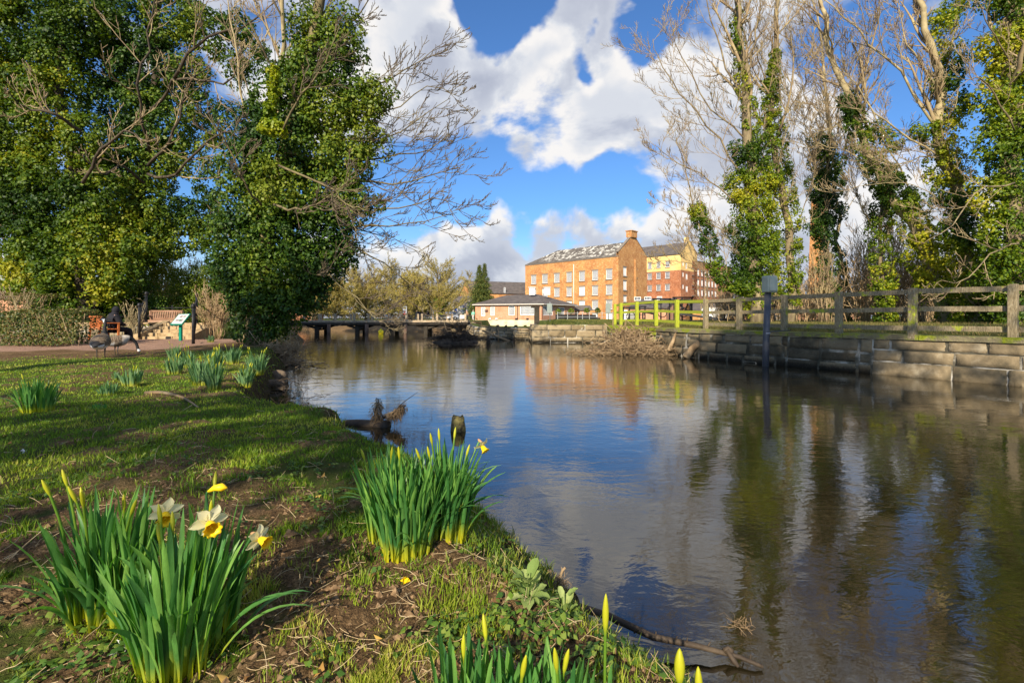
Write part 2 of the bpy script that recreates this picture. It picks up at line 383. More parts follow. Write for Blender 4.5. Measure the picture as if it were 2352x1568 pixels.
def land(x, y):
    """height of the ground and the masks path, soil, mud"""
    x = np.asarray(x, float); y = np.asarray(y, float)
    ins = inside(x, y, POLY); dl = seg_d(x, y, LEFT); dr = seg_d(x, y, RIGHT)
    r = np.hypot(x, y); near = np.exp(-r / 9)
    n1 = fbm2(x, y, 1.1, 3, 3.0) - .5; n2 = fbm2(x, y, 6, 3, 9.0) - .5; n3 = fbm2(x, y, 28, 3, 5.0) - .5
    d = np.where(ins, -dl, dl) + n2 * .16 * (r > 1.0) + n1 * .12
    wdt = .45 + .55 * np.exp(-((x - .1) ** 2 + (y - 2.1) ** 2) / .8) + np.clip(r - 12, 0, 20) * .05
    top = .53 + n1 * .10 + n2 * .05 * near * 2 + n3 * .018 * near
    top = top + .62 * ss(y, 20.62, 20.85) * ss(-x, 11.5, 12.6) * (1 - ss(-x, 12.35, 12.5) * (1 - ss(-x, 14.95, 15.1)) * (1 - ss(y, 21.0, 21.25))) - .30 * ss(y, 21.9, 23.5) * ss(-x, 11.5, 12.6)
    top = top + .10 * ss(y, 13, 15) * (1 - ss(y, 19, 20)) * 0 + .45 * ss(y, 30, 45) + .25 * ss(-x, 14, 24) * ss(y, 9, 16)
    left = -.5 + (top + .5) * ss(d, -.55 * wdt, wdt * .9) ** .8
    rt = .93 + .22 * ss(dr, .5, 6) + (fbm2(x, y, .8, 3, 1.0) - .5) * .12 * ss(dr, .6, 2)
    right = np.where(ins, -.5, -.5 + 1.43 * ss(dr, .12, .42) + (rt - .93))
    right = np.where((~ins) & (x > -5) & (x < 4.2 + (y - 40) * .0) & (y > 31.5) & (y < 85) & (y > 31), np.where(y < 61, np.where(dr > .5, .03, right), .03), right)
    isr = (dr < dl)
    h = np.where(isr, right, left)
    far = .95 + (fbm2(x, y, .06, 3) - .5) * .3
    fb = (y > 45.5) & ~ins & (x < -3.9) & (y > 47 + np.clip(-x - 20, 0, 20) * 0)
    h = np.where((y > 45.5) & ~ins & (x < -3.9), np.minimum(far, -.35 + .16 * np.minimum(dr, dl) + .3 * ss(np.minimum(dr, dl), 0, 1)), h)
    h = np.where((y > 61) & ~ins & (x >= -3.9) & ~((x < 4.2) & (y < 83)), far, h)
    h = np.where(r > 160, far, h)
    path = ss(y, 12.6, 13.2) * (1 - ss(y, 19.9, 20.3)) * ss(-x - (y - 16) * .1, 9.4, 9.9) + n2 * 0
    soil = ss(y, 9.4 + n1 * 3, 10.6 + n1 * 3) * (1 - ss(y, 19.8, 20.2)) * ss(-x, 7.2, 8.6)
    soil = np.maximum(soil, ss(n1 + n2 * .9, .06, .22) * .9 * (r < 12) * (y > 2.6))
    soil = np.maximum(soil, (1 - ss(y, 2.2, 3.1)) * ss(n1 * .9 + n2 * .8 + n3 * .5, -.14, .10))
    soil = np.maximum(soil, np.exp(-((x + .36) ** 2 + (y - 1.58) ** 2) / .035) * 1.1)
    soil = np.maximum(soil, np.exp(-((x + .1) ** 2 + (y - 1.45) ** 2) / .03) * .8)
    soil = np.where((y > 46) & (x < -3.9) & (y < 66), .95, soil)
    mud = 1 - ss(d, wdt * .35 + n2 * .5, wdt * 1.0 + n2 * .5)
    mud = np.where(isr, 0, mud)
    mud = np.where(r > 45, 0, mud)
    return h, np.clip(path, 0, 1), np.clip(soil, 0, 1), np.clip(mud, 0, 1), isr & ~ins, ins
def zat(x, y): return float(land(np.array([x]), np.array([y]))[0][0])

def build_ground():
    th = np.concatenate([np.linspace(-180, -62, 60)[:-1], np.linspace(-62, 52, 760)[:-1], np.linspace(52, 180, 60)]) * np.pi / 180
    rr = np.concatenate([[0.02, .15, .3, .45, .6], np.exp(np.linspace(math.log(.72), math.log(60), 430)), np.exp(np.linspace(math.log(63), math.log(1500), 60))])
    T, Rr = np.meshgrid(th[:-1], rr); x = Rr * np.sin(T); y = Rr * np.cos(T)
    h, pa, so_, mu, rgt, ins = land(x, y)
    mb = MB(); mb.grid(np.stack([x, y, h], -1), wrap=True)
    m, nt, b, o = newmat('ground')
    c = pos(nt); at = attr(nt, 'mask'); sp = nt.nodes.new('ShaderNodeSeparateColor'); nt.links.new(at.outputs['Color'], sp.inputs[0])
    f1 = noise_(nt, c, 2.2, 8, .65); f2 = noise_(nt, c, 30, 6, .7); f3 = noise_(nt, c, 140, 4, .7)
    grass = ramp(nt, f1, [(.3, (.035, .06, .010)), (.5, (.065, .10, .014)), (.7, (.11, .13, .025))])
    grass = mixc(nt, ramp(nt, f2, [(.35, 0.0), (.7, .6)]), grass, (.10, .085, .035))
    soil = ramp(nt, math_(nt, 'ADD', math_(nt, 'MULTIPLY', f2, .6), math_(nt, 'MULTIPLY', f1, .4)), [(.36, (.07, .042, .021)), (.5, (.21, .13, .062)), (.62, (.42, .28, .14))])
    soil = mixc(nt, ramp(nt, f3, [(.38, .85), (.56, 0.0)]), soil, (.035, .022, .012))
    pathc = ramp(nt, f2, [(.3, (.27, .16, .11)), (.7, (.42, .27, .19))])
    mud = ramp(nt, f2, [(.3, (.02, .015, .009)), (.5, (.055, .042, .02)), (.72, (.12, .10, .04))])
    col = mixc(nt, sp.outputs[1], grass, soil); col = mixc(nt, sp.outputs[2], col, mud); col = mixc(nt, sp.outputs[0], col, pathc)
    nt.links.new(col, b.inputs['Base Color']); b.inputs['Roughness'].default_value = .95; b.inputs['Specular IOR Level'].default_value = .1
    hh = math_(nt, 'ADD', f2, math_(nt, 'MULTIPLY', f3, .6)); bump(nt, b, hh, 1.0, .03)
    g = tag(mb.build('ground', m), kind='structure')
    ca = g.data.color_attributes.new('mask', 'FLOAT_COLOR', 'POINT')
    ca.data.foreach_set('color', np.stack([pa, so_, mu, np.ones_like(pa)], -1).astype(np.float32).ravel())
build_ground()

def build_water():
    m, nt, b, o = newmat('river_water')
    c = pos(nt); b.inputs['Base Color'].default_value = (.016, .0125, .005, 1); b.inputs['Roughness'].default_value = .035; b.inputs['IOR'].default_value = 1.6
    b.inputs['Specular IOR Level'].default_value = 1.0
    cc = vmath(nt, 'MULTIPLY', c, (.62, 1.0, 1))
    big = noise_(nt, cc, .55, 3, .5, .6); mid = noise_(nt, cc, 3.2, 4, .55, .8); fine = noise_(nt, vmath(nt, 'MULTIPLY', c, (.8, 1.25, 1)), 11, 3, .55, .5)
    calm = sstep(nt, noise_(nt, cc, .22, 3, .5), .35, .62)
    h = math_(nt, 'ADD', math_(nt, 'MULTIPLY', big, 1.2), math_(nt, 'MULTIPLY', mid, .42))
    h = math_(nt, 'ADD', h, math_(nt, 'MULTIPLY', math_(nt, 'MULTIPLY', fine, .14), math_(nt, 'ADD', calm, .35)))
    bump(nt, b, h, .5, .016)
    mb = MB(); x = np.linspace(-60, 60, 25); y = np.linspace(-20, 75, 20); X, Y = np.meshgrid(x, y)
    mb.grid(np.stack([X, Y, 0 * X], -1)); w = tag(mb.build('river_water', m, smooth=False), kind='structure')
build_water()

# ------------------------------------------------------------------ masonry of the river walls
def wall_mat(name, moss, stops=None, dark=.18):
    m, nt, b, o = newmat(name); c = pos(nt)
    a = attr(nt, 'v').outputs['Fac']; f = noise_(nt, c, 3, 8, .68); f2 = noise_(nt, c, 18, 6, .7)
    st = stops or [(.06, .05, .032), (.15, .12, .075), (.24, .19, .115)]
    col = ramp(nt, math_(nt, 'ADD', math_(nt, 'MULTIPLY', a, .45), math_(nt, 'MULTIPLY', f, .6)), [(.3, st[0]), (.52, st[1]), (.8, st[2])])
    sp = nt.nodes.new('ShaderNodeSeparateXYZ'); nt.links.new(c, sp.inputs[0]); z = sp.outputs[2]
    if moss:
        mm = sstep(nt, math_(nt, 'ADD', z, math_(nt, 'MULTIPLY', math_(nt, 'SUBTRACT', f, .5), 1.6)), 1.05 - moss, 1.3 - moss * .55)
        col = mixc(nt, mm, col, ramp(nt, f2, [(.3, (.13, .16, .01)), (.7, (.30, .34, .02))]))
    col = mixc(nt, sstep(nt, math_(nt, 'ADD', z, math_(nt, 'MULTIPLY', f2, -.18)), .16, -.06), col, (.018, .015, .010))
    col = mixc(nt, ramp(nt, f2, [(.62, 0.0), (.74, .6)]), col, (.42, .38, .28))
    nt.links.new(col, b.inputs['Base Color']); b.inputs['Roughness'].default_value = .92; b.inputs['Specular IOR Level'].default_value = .2
    bump(nt, b, math_(nt, 'ADD', f2, f), .8, .04); return m
m_stone = wall_mat('river_stone', .12); m_stonegreen = wall_mat('mossy_river_stone', .62, [(.10, .09, .04), (.20, .17, .08), (.30, .25, .13)])
m_stonetan = wall_mat('tan_stone', .08, [(.16, .12, .065), (.27, .21, .125), (.36, .29, .18)])
m_mortar = M('lime_mortar', [(.03, .026, .018), (.05, .045, .03), (.10, .09, .065), (.38, .35, .29), (.48, .46, .40)], 1.5, .95, .5, 20, .02)
m_conc = M('lichen_concrete', [(.05, .045, .03), (.14, .11, .065), (.22, .17, .10), (.36, .30, .20)], 2.4, .95, .6, 30, .02, detail=10)
m_coping = wall_mat('coping_stone', .22, [(.12, .10, .06), (.20, .17, .10), (.28, .24, .15)])
m_copgreen = wall_mat('green_coping', .9, [(.12, .12, .05), (.2, .18, .09), (.28, .25, .13)])

def blockwall(root, pts, z0, z1, mat, th=.4, course=.3, seed=1, name='stone_blocks', lean=.10, wmin=.45, wmax=1.2, gap=.02):
    rg = np.random.default_rng(seed); bl = MB(); mo = MB()
    for (ax, ay), (bx, by) in zip(pts[:-1], pts[1:]):
        a = np.array([ax, ay, 0.]); b = np.array([bx, by, 0.]); L = np.linalg.norm(b - a); t = (b - a) / L; nr = np.array([t[1], -t[0], 0])    # out of the wall is +nr
        z = z0; zs = [z0]
        while z < z1 - .05: z = min(z1, z + course * rg.uniform(.85, 1.2)); zs.append(z)
        if zs[-1] - zs[-2] < .1: zs.pop(-2)
        for k, (za, zb) in enumerate(zip(zs[:-1], zs[1:])):
            u = -rg.uniform(0, .3)
            while u < L:
                w = rg.uniform(wmin, wmax) * (1.3 if k == 0 else 1); ua, ub = max(u, 0), min(u + w, L); u += w
                if ub - ua < .06: continue
                g = gap * rg.uniform(.4, 2.2); eu = min(.018 / (ub - ua), .2); ez = min(.016 / (zb - za), .2)
                U, Zz = np.meshgrid([0, eu, .2, .4, .6, .8, 1 - eu, 1], [0, ez, .35, .65, 1 - ez, 1]); ed = np.minimum(np.minimum(U, 1 - U) * (ub - ua), np.minimum(Zz, 1 - Zz) * (zb - za))
                uu = ua + g + U * (ub - ua - 2 * g); zz = za + g * .6 + Zz * (zb - za - 1.2 * g)
                wob = rg.normal(0, .008, U.shape); out = -.03 + .045 * ss(ed, 0, .02) + wob + rg.uniform(-.02, .015)
                cut = rg.uniform(0, .05); uu = uu + np.where((U < .01) | (U > .99), rg.normal(0, .012, U.shape), 0)
                base = a + t * uu[..., None] + nr * (out + (z1 - zz) * lean)[..., None]; base[..., 2] = zz
                bl.grid(base, v=rg.random())
        q = []
        for s_, e in ((0, a), (1, b)):
            for zz in (z0, z1):
                p = e + nr * ((z1 - zz) * lean - .012); p[2] = zz; q.append(p)
        mo.add(q, [[0, 2, 3, 1]], .5)
        p = [a - nr * th, b - nr * th]; mo.add([q[1], q[3], p[1] + [0, 0, z1], p[0] + [0, 0, z1]], [[0, 1, 2, 3]])
        mo.add([p[0] + [0, 0, z0], p[1] + [0, 0, z0], p[1] + [0, 0, z1], p[0] + [0, 0, z1]], [[3, 2, 1, 0]])
    bl.build(name, mat, root); mo.build('mortar', m_mortar, root)
def coping(root, pts, z, th, h, mat, over=.05, name='coping', seed=3, step=1.1):
    rg = np.random.default_rng(seed); mb = MB()
    P2 = [np.array(p, float) for p in pts]
    nrm = []
    for a, b in zip(P2[:-1], P2[1:]): t = (b - a) / np.linalg.norm(b - a); nrm.append(np.array([t[1], -t[0]]))
    vn = [nrm[0]] + [(p + q) / np.linalg.norm(p + q) / max(.5, np.dot((p + q) / np.linalg.norm(p + q), p)) for p, q in zip(nrm[:-1], nrm[1:])] + [nrm[-1]]
    for i, (a, b) in enumerate(zip(P2[:-1], P2[1:])):
        L = np.linalg.norm(b - a); n = max(1, round(L / step)); e = np.concatenate([[0], np.sort(np.arange(1, n) / n + rg.uniform(-.2, .2, n - 1) / n), [1]])
        for u0, u1 in zip(e[:-1], e[1:]):
            g = .006 / L; c = []; dz = rg.uniform(-.008, .008)
            for u in (u0 + g, u1 - g):
                p = a + (b - a) * u; nn = vn[i] * (1 - u) + vn[i + 1] * u
                c += [(p + nn * over, z), (p - nn * th, z)]
            V = [(*c[0][0], z - h), (*c[2][0], z - h), (*c[3][0], z - h), (*c[1][0], z - h), (*c[0][0], z + dz - .012), (*c[2][0], z + dz - .012), (*c[3][0], z + dz), (*c[1][0], z + dz)]
            mb.add(V, [[0, 1, 5, 4], [1, 2, 6, 5], [2, 3, 7, 6], [3, 0, 4, 7], [4, 5, 6, 7], [3, 2, 1, 0]], rg.random())
    mb.build(name, mat, root, smooth=False)

WR = [(24.5, -14), (15.0, 2), (10.35, 10), (7.95, 14.3), (6.4, 17), (5.75, 19.8), (4.66, 23.6)]     # near to far; the river lies on the left
def revp(l): return list(l)[::-1]
t = thing('river_wall', 'long stone and concrete river wall under the wooden fence', 'wall', (10.35, 10, 0))
blockwall(t, [(5.75, 19.8), (6.4, 17), (7.95, 14.3), (9.0, 12.4)], -.35, .86, m_stone, seed=4, gap=.028)
blockwall(t, [(4.66, 23.6), (5.75, 19.8)], -.35, .86, m_stonegreen, seed=5, name='mossy_blocks', gap=.022)
blockwall(t, [(5.35, 27.8), (4.66, 23.6)], -.35, .86, m_stonegreen, seed=6, name='return_blocks', gap=.018)
mb = MB(); cp = [(9.0, 12.4), (10.35, 10), (15.0, 2), (24.5, -14)]
for (ax, ay), (bx, by) in ():
    a = np.array([ax, ay]); b = np.array([bx, by]); L = np.linalg.norm(b - a); tt = (b - a) / L; nr = np.array([tt[1], -tt[0]]); n = max(8, int(L / .08)); n = min(n, 110)
    U = np.linspace(0, 1, n); Zz = np.linspace(-.3, .86, 16); UU, ZZ = np.meshgrid(U, Zz)
    XY = a + (b - a) * UU[..., None]; k = fbm3(np.stack([XY[..., 0], XY[..., 1], ZZ], -1) * 3.0, 4) - .5
    ramp_ = np.where(ZZ < .08, .05, 0)
    XY = XY + nr * (.02 + (.86 - ZZ) * .10 + k * .05 + ramp_)[..., None]
    mb.grid(np.concatenate([XY, ZZ[..., None]], -1))
m_dkj = M('dark_joint', [(.03, .025, .015), (.09, .075, .05)], 3, .95, .4)
blockwall(t, cp[:3], -.35, .86, m_conc, seed=15, course=.30, wmin=.5, wmax=1.7, gap=.013, name='rough_slabs')
coping(t, [(5.75, 19.8), (6.4, 17), (7.95, 14.3), (10.35, 10), (15.0, 2), (24.5, -14)], .99, .5, .13, m_coping, seed=8, step=1.7)
coping(t, [(5.35, 27.8), (4.66, 23.6), (5.75, 19.8)], .985, .5, .125, m_copgreen, name='mossy_coping', seed=9)
t = thing('quay_wall', 'low tan stone quay wall with pale joints and grass on top', 'wall', (3, 27.8, 0))
blockwall(t, [(1.12, 31.2), (1.1, 27.8), (5.30, 27.8)], -.35, 1.0, m_stonetan, seed=11, course=.34, wmin=.6, wmax=1.5, lean=.06, gap=.014)
t = thing('revetment_wall', 'crumbling stone bank wall below the cream wall of the low restaurant', 'wall', (-2.5, 33, 0))
blockwall(t, [(-4.1, 45), (-2.5, 33.2), (1.08, 31.2)], -.35, .78, m_stonetan, seed=12, course=.22, wmin=.3, wmax=.8, lean=.14, gap=.012)

# ------------------------------------------------------------------ the timber fence on the wall
def moss_wood(name, amt):
    m, nt, b, o = newmat(name); c = pos(nt); f = noise_(nt, c, 2.6, 7, .7); f2 = noise_(nt, vmath(nt, 'MULTIPLY', c, (4, 4, 1)), 12, 5, .6)
    w = ramp(nt, f2, [(.3, (.11, .085, .045)), (.5, (.22, .175, .10)), (.7, (.33, .28, .18))])
    g = ramp(nt, f2, [(.3, (.20, .23, .012)), (.7, (.42, .46, .03))])
    nt.links.new(mixc(nt, sstep(nt, f, .62 - amt, .72 - amt), w, g), b.inputs['Base Color']); b.inputs['Roughness'].default_value = .9
    bump(nt, b, f2, .5, .02); return m
m_fw = moss_wood('fence_wood', .07); m_fg = moss_wood('mossy_fence_wood', .42)
def fence(label, posts, mat, hh=1.1, ry0=None, skip_first=False):
    t = thing('timber_fence', label, 'fence', (*posts[0][:2], posts[0][2]))
    for i, (x, y, z) in enumerate(posts):
        if skip_first and i == 0: continue
        j = posts[min(i + 1, len(posts) - 1)]; k = posts[max(i - 1, 0)]; a = math.atan2(j[1] - k[1], j[0] - k[0])
        MB().box((x, y, z + hh / 2 - .05), (.15, .15, hh + .1), a + random.uniform(-.03, .03), bev=.012, ry=random.uniform(-.012, .012)).build('post', mat, t, smooth=False)
    for p, q in zip(posts[:-1], posts[1:]):
        p = np.array(p, float); q = np.array(q, float); tt = unit(q - p); s_ = np.array([tt[1], -tt[0], 0]); s_ = s_ * (1 if s_[0] > 0 else -1)
        for zz in (.16, .60, 1.02):
            e = random.uniform(-.012, .012)
            MB().bar(p - tt * .05 + s_ * .085 + (0, 0, zz * hh / 1.1 + e), q + tt * .05 + s_ * .085 + (0, 0, zz * hh / 1.1 - e), .045, .115).build('rail', mat, t, smooth=False)
FP = [(17.3, -1.2), (15.55, 1.4), (13.9, 4.2), (12.1, 7.2), (10.25, 10.3), (9.30, 11.7), (8.68, 13.4), (8.17, 15.15), (7.55, 16.8), (7.12, 18.6)]
fence('weathered three-rail timber fence along the top of the river wall', [(x + .12, y, .98) for x, y in FP], m_fw)
FG = [(7.24, 18.6, .98), (6.93, 20.9, 1.04), (6.63, 22.9, 1.1), (6.30, 25.1, 1.1), (5.85, 26.7, 1.08), (5.9, 28.5, 1.08)]
fence('bright green mossy timber fence beside the lock machinery', FG, m_fg, skip_first=True)

# ------------------------------------------------------------------ buildings
b_mill = Mbrick('orange_brick', [(.46, .20, .065), (.58, .31, .11), (.32, .13, .05), (.66, .45, .22)], (.45, .32, .2))
b_red = Mbrick('red_brick', [(.34, .115, .05), (.45, .18, .08), (.22, .08, .04), (.54, .30, .18)], (.40, .3, .22))
b_pink = Mbrick('pale_pink_brick', [(.52, .25, .14), (.58, .31, .19), (.45, .2, .11), (.6, .38, .26)], (.5, .4, .3))
m_slate = M('slate_roof', [(.055, .048, .045), (.10, .085, .078), (.15, .13, .115)], 1.2, .75, .4, 6, .03, stretch=(1, 1, 3), detail=9)
m_yel = M('yellow_render', [(.66, .43, .15), (.72, .49, .19), (.76, .54, .24)], .6, .9, .1)
m_cream = M('cream_render', [(.46, .36, .24), (.62, .52, .38), (.70, .60, .45)], .9, .9, .2)
m_sill = Mplain('grey_sill', (.20, .17, .14), .9); m_drain = Mplain('pale_downpipe', (.62, .55, .48), .6)
def glassmat():
    m, nt, b, o = newmat('window_glass'); f = noise_(nt, pos(nt), .35, 3, .5)
    nt.links.new(ramp(nt, f, [(.35, (.02, .025, .04)), (.65, (.09, .11, .16))]), b.inputs['Base Color']); b.inputs['Roughness'].default_value = .08; b.inputs['Specular IOR Level'].default_value = .8
    return m
m_glass = glassmat(); m_blind = Mplain('white_blind', (.70, .69, .66), .5)
def roofmat_white():
    m, nt, b, o = newmat('bird_limed_slate'); c = pos(nt)
    base = ramp(nt, noise_(nt, c, 1.5, 8, .6), [(.3, (.055, .048, .042)), (.7, (.14, .12, .10))])
    v = noise_(nt, vmath(nt, 'MULTIPLY', c, (.7, .7, .35)), 1.6, 9, .75, .4)
    zz = nt.nodes.new('ShaderNodeSeparateXYZ'); nt.links.new(c, zz.inputs[0])
    band = math_(nt, 'MULTIPLY', sstep(nt, zz.outputs[2], 14.0, 14.9), sstep(nt, zz.outputs[0], 6.0, 8.5))
    nt.links.new(mixc(nt, math_(nt, 'MULTIPLY', sstep(nt, v, .50, .60), band), base, (.62, .60, .53)), b.inputs['Base Color']); b.inputs['Roughness'].default_value = .9; return m
m_limed = roofmat_white()

def hitx(p0, p1, px):
    k = (px - CX) / F; d = p1 - p0; return (k * p0[1] - p0[0]) / (d[0] - k * d[1])
class Face:
    """one upright wall from p0 to p1 seen with p0 on the left"""
    def __init__(s, p0, p1):
        s.p0 = np.array(p0, float)[:2]; s.p1 = np.array(p1, float)[:2]; s.L = np.linalg.norm(s.p1 - s.p0); s.t = (s.p1 - s.p0) / s.L; s.n = np.array([s.t[1], -s.t[0]]); s.ops = []
    def rect(s, xa, xb, ya, yb):
        ua = hitx(s.p0, s.p1, xa) * s.L; ub = hitx(s.p0, s.p1, xb) * s.L; Y = (s.p0 + s.t * (ua + ub) / 2)[1]
        return (ua, ub, EYE + (HY - yb) / F * Y, EYE + (HY - ya) / F * Y)
    def z(s, px, py): Y = (s.p0 + s.t * hitx(s.p0, s.p1, px) * s.L)[1]; return EYE + (HY - py) / F * Y
    def at(s, u, z, out=0.0): p = s.p0 + s.t * u + s.n * out; return np.array([p[0], p[1], z])
    def wall(s, mb, z0, z1, ops=None, dep=.16):
        ops = [o for o in (s.ops if ops is None else ops) if o[2] < z1 - .01 and o[3] > z0 + .01]
        us = sorted({0.0, s.L, *[x for o in ops for x in o[:2]]}); zs = sorted({z0, z1, *[min(max(x, z0), z1) for o in ops for x in o[2:4]]})
        for ua, ub in zip(us[:-1], us[1:]):
            for za, zb in zip(zs[:-1], zs[1:]):
                um, zm = (ua + ub) / 2, (za + zb) / 2
                if any(o[0] < um < o[1] and o[2] < zm < o[3] for o in ops): continue
                mb.add([s.at(ua, za), s.at(ub, za), s.at(ub, zb), s.at(ua, zb)], [[0, 1, 2, 3]], uv=[[(ua, za), (ub, za), (ub, zb), (ua, zb)]])
        for ua, ub, za, zb in [o[:4] for o in ops]:
            za, zb = max(za, z0), min(zb, z1)
            c = [(ua, za), (ub, za), (ub, zb), (ua, zb)]
            for i in range(4):
                (u0, w0), (u1, w1) = c[i], c[(i + 1) % 4]
                mb.add([s.at(u0, w0), s.at(u0, w0, -dep), s.at(u1, w1, -dep), s.at(u1, w1)], [[0, 1, 2, 3]], uv=[[(u0, w0), (u0 + dep, w0), (u1 + dep, w1), (u1, w1)]])
    def poly(s, mb, pts):
        mb.add([s.at(u, z) for u, z in pts], [list(range(len(pts)))], uv=[pts])
    def window(s, root, o, nx=4, ny=5, blind=0.0, sill=True, dep=.13, bar=.045, fr=.09):
        ua, ub, za, zb = o[:4]; f = MB(); w = ub - ua; h = zb - za
        def b(u0, u1, w0, w1, d=.05):
            q = [s.at(u, z, -dep + k) for k in (0, d) for u, z in ((u0, w0), (u1, w0), (u1, w1), (u0, w1))]
            f.add(q, [[4, 5, 6, 7], [0, 1, 5, 4], [1, 2, 6, 5], [2, 3, 7, 6], [3, 0, 4, 7]])
        b(ua, ua + fr, za, zb, .06); b(ub - fr, ub, za, zb, .06); b(ua + fr, ub - fr, zb - fr, zb, .06); b(ua + fr, ub - fr, za, za + fr, .06)
        iu0, iu1, iz0, iz1 = ua + fr, ub - fr, za + fr, zb - fr
        for i in range(1, nx): u = iu0 + (iu1 - iu0) * i / nx; b(u - bar / 2, u + bar / 2, iz0, iz1, .035)
        for i in range(1, ny): z = iz0 + (iz1 - iz0) * i / ny; b(iu0, iu1, z - bar / 2, z + bar / 2, .03)
        if blind: b(iu0, iu1, iz0 + (iz1 - iz0) * (1 - blind), iz1, .04)
        wn = f.build('window', m_white, root, smooth=False)
        g = MB(); g.add([s.at(ua, za, -dep - .01), s.at(ub, za, -dep - .01), s.at(ub, zb, -dep - .01), s.at(ua, zb, -dep - .01)], [[0, 1, 2, 3]]); g.build('pane', m_glass, wn, smooth=False)
        if sill:
            g = MB(); a = math.atan2(s.t[1], s.t[0])
            g.box(s.at((ua + ub) / 2, za - .09, .03), (w + .25, .22, .16), a); g.build('sill', m_sill, wn, smooth=False); g = MB(); g.box(s.at((ua + ub) / 2, zb + .12, .0), (w + .3, .06, .22), a); g.build('lintel', m_sill, wn, smooth=False)
def rects(face, lst, cv): return [face.rect(*(cv(a, c)[0], cv(b, c)[0], cv(a, c)[1], cv(a, d)[1])) for a, b, c, d in lst]
def slab(mb, a, b, c, d, th=.12):
    """a roof slope with thickness; corners in order"""
    q = np.array([a, b, c, d], float); n = unit(np.cross(q[1] - q[0], q[2] - q[0])); n = n if n[2] > 0 else -n
    V = np.concatenate([q, q + n * th]); cc = np.cross(q[1] - q[0], q[2] - q[0])[2] > 0
    f = [[3, 2, 1, 0], [4, 5, 6, 7], [0, 1, 5, 4], [1, 2, 6, 5], [2, 3, 7, 6], [3, 0, 4, 7]]
    mb.add(V, f if cc else [x[::-1] for x in f])

# the old mill
u_ = np.array([-.715, .70]); v_ = np.array([.70, .715])
C = np.array([21.8, 102.0]); A_ = C + u_ * 26.0; B_ = C + v_ * 11.5; Dd = A_ + v_ * 11.5
fA = Face(A_, C); fG = Face(C, B_); zE = 14.0; zR = 17.6
t = thing('brick_mill', 'big orange brick mill with bird-whitened slate roof and rows of white sash windows', 'mill', (*C, .9))
ww = rects(fA, [(945, 1010, 95, 200), (1090, 1160, 85, 190), (1245, 1315, 70, 175), (1407, 1475, 55, 160), (1572, 1645, 38, 145), (1742, 1817, 20, 130), (1922, 2002, 5, 115)], D3)
r1 = [(o[0], o[1], 9.35, 11.35) for o in ww]; fl = 3.12
rows = [(0, 9.45, 11.45), (1, 6.25, 8.15), (2, 3.2, 5.05), (3, .95, 2.3)]
wins = []
for k, za, zb in rows:
    for i, o in enumerate(ww):
        if k == 3 and i < 5: continue
        bl = {(1, 4): .97, (1, 1): .5, (2, 3): .75, (2, 4): .42, (3, 5): .9, (3, 6): .9}.get((k, i), 0)
        wins.append((o[0], o[1], za, zb, bl))
fA.ops = [w[:4] for w in wins]
gw = [fG.rect(*(D1(a, 0)[0], D1(b, 0)[0], D1(0, c)[1], D1(0, d)[1])) for a, b, c, d in
      [(1352, 1372, 235, 300), (1345, 1374, 335, 412), (1345, 1375, 455, 537), (1347, 1375, 588, 640), (1454, 1466, 255, 310), (1454, 1467, 355, 425), (1454, 1467, 470, 530)]]
fG.ops = gw[1:4] + gw[5:]
mb = MB(); fA.wall(mb, .7, zE); fG.wall(mb, .7, zE)
Face(B_, Dd).wall(mb, .7, zE, []); Face(Dd, A_).wall(mb, .7, zE, [])
m_ = fG.L / 2; fG.poly(mb, [(0, zE), (fG.L, zE), (fG.L, zE + .9), (m_ + 1.0, zR + .9), (m_ - 1.0, zR + .9), (0, zE + .9)])
bk = Face(fG.at(fG.L, 0, -.45)[:2], fG.at(0, 0, -.45)[:2]); bk.poly(mb, [(0, zE), (fG.L, zE), (fG.L, zE + .9), (m_ + 1.0, zR + .9), (m_ - 1.0, zR + .9), (0, zE + .9)])
mb.build('wall', b_mill, t, smooth=False)
mb = MB()                                                  # stone coping of the gable and the parapet
for (u0, z0), (u1, z1) in (((-.15, zE + .95), (m_ - 1, zR + .95)), ((m_ + 1, zR + .95), (fG.L + .1, zE + .95))): mb.bar(fG.at(u0, z0, -.22), fG.at(u1, z1, -.22), .6, .12)
mb.bar(fA.at(-.1, zE + .05, -.1), fA.at(fA.L, zE + .05, -.1), .45, .14); mb.build('coping', m_sill, t, smooth=False)
mb = MB()
rl = fG.at(m_, zR, -.5); rr_ = fA.at(5.5, 0)[:2] + v_ * m_; hip = np.array([*rr_, zR]); z0_ = zE + .1
e0 = fG.at(.0, z0_, -.45); e1 = fG.at(fG.L, z0_, -.45); ea = fA.at(0, z0_); ed = np.array([*Dd, z0_])
slab(mb, ea, e0, rl, hip); slab(mb, e1, ed, hip, rl); slab(mb, ed, ea, hip, hip + (0, 0, .001)); rf = mb.build('roof', m_limed, t, smooth=False)
mb = MB(); mb.box(fG.at(m_, zR + 1.55, -.35), (2.3, 1.3, 1.3), math.atan2(v_[1], v_[0])); mb.box(fG.at(m_, zR + 2.25, -.35), (2.6, 1.6, .16), math.atan2(v_[1], v_[0])); mb.build('chimney', b_mill, rf, smooth=False)
for w in wins: fA.window(t, w[:4], 6, 7, blind=w[4])
for w in fG.ops: fG.window(t, w, 2, 3, blind=.95)
px_ = D1(910, 0)[0]; ud = hitx(fA.p0, fA.p1, px_) * fA.L
MB().tubes([fA.at(ud, zE - .8, .12), fA.at(ud, 1.0, .12)], [.11, .11], 6).build('downpipe', m_drain, t)
ud = hitx(fG.p0, fG.p1, D1(1462, 0)[0]) * fG.L
MB().box(fG.at(m_ + .9, 9.2, .0), (.6, .4, 9.5), math.atan2(v_[1], v_[0])).build('buttress', b_mill, t, smooth=False)
mb = MB()
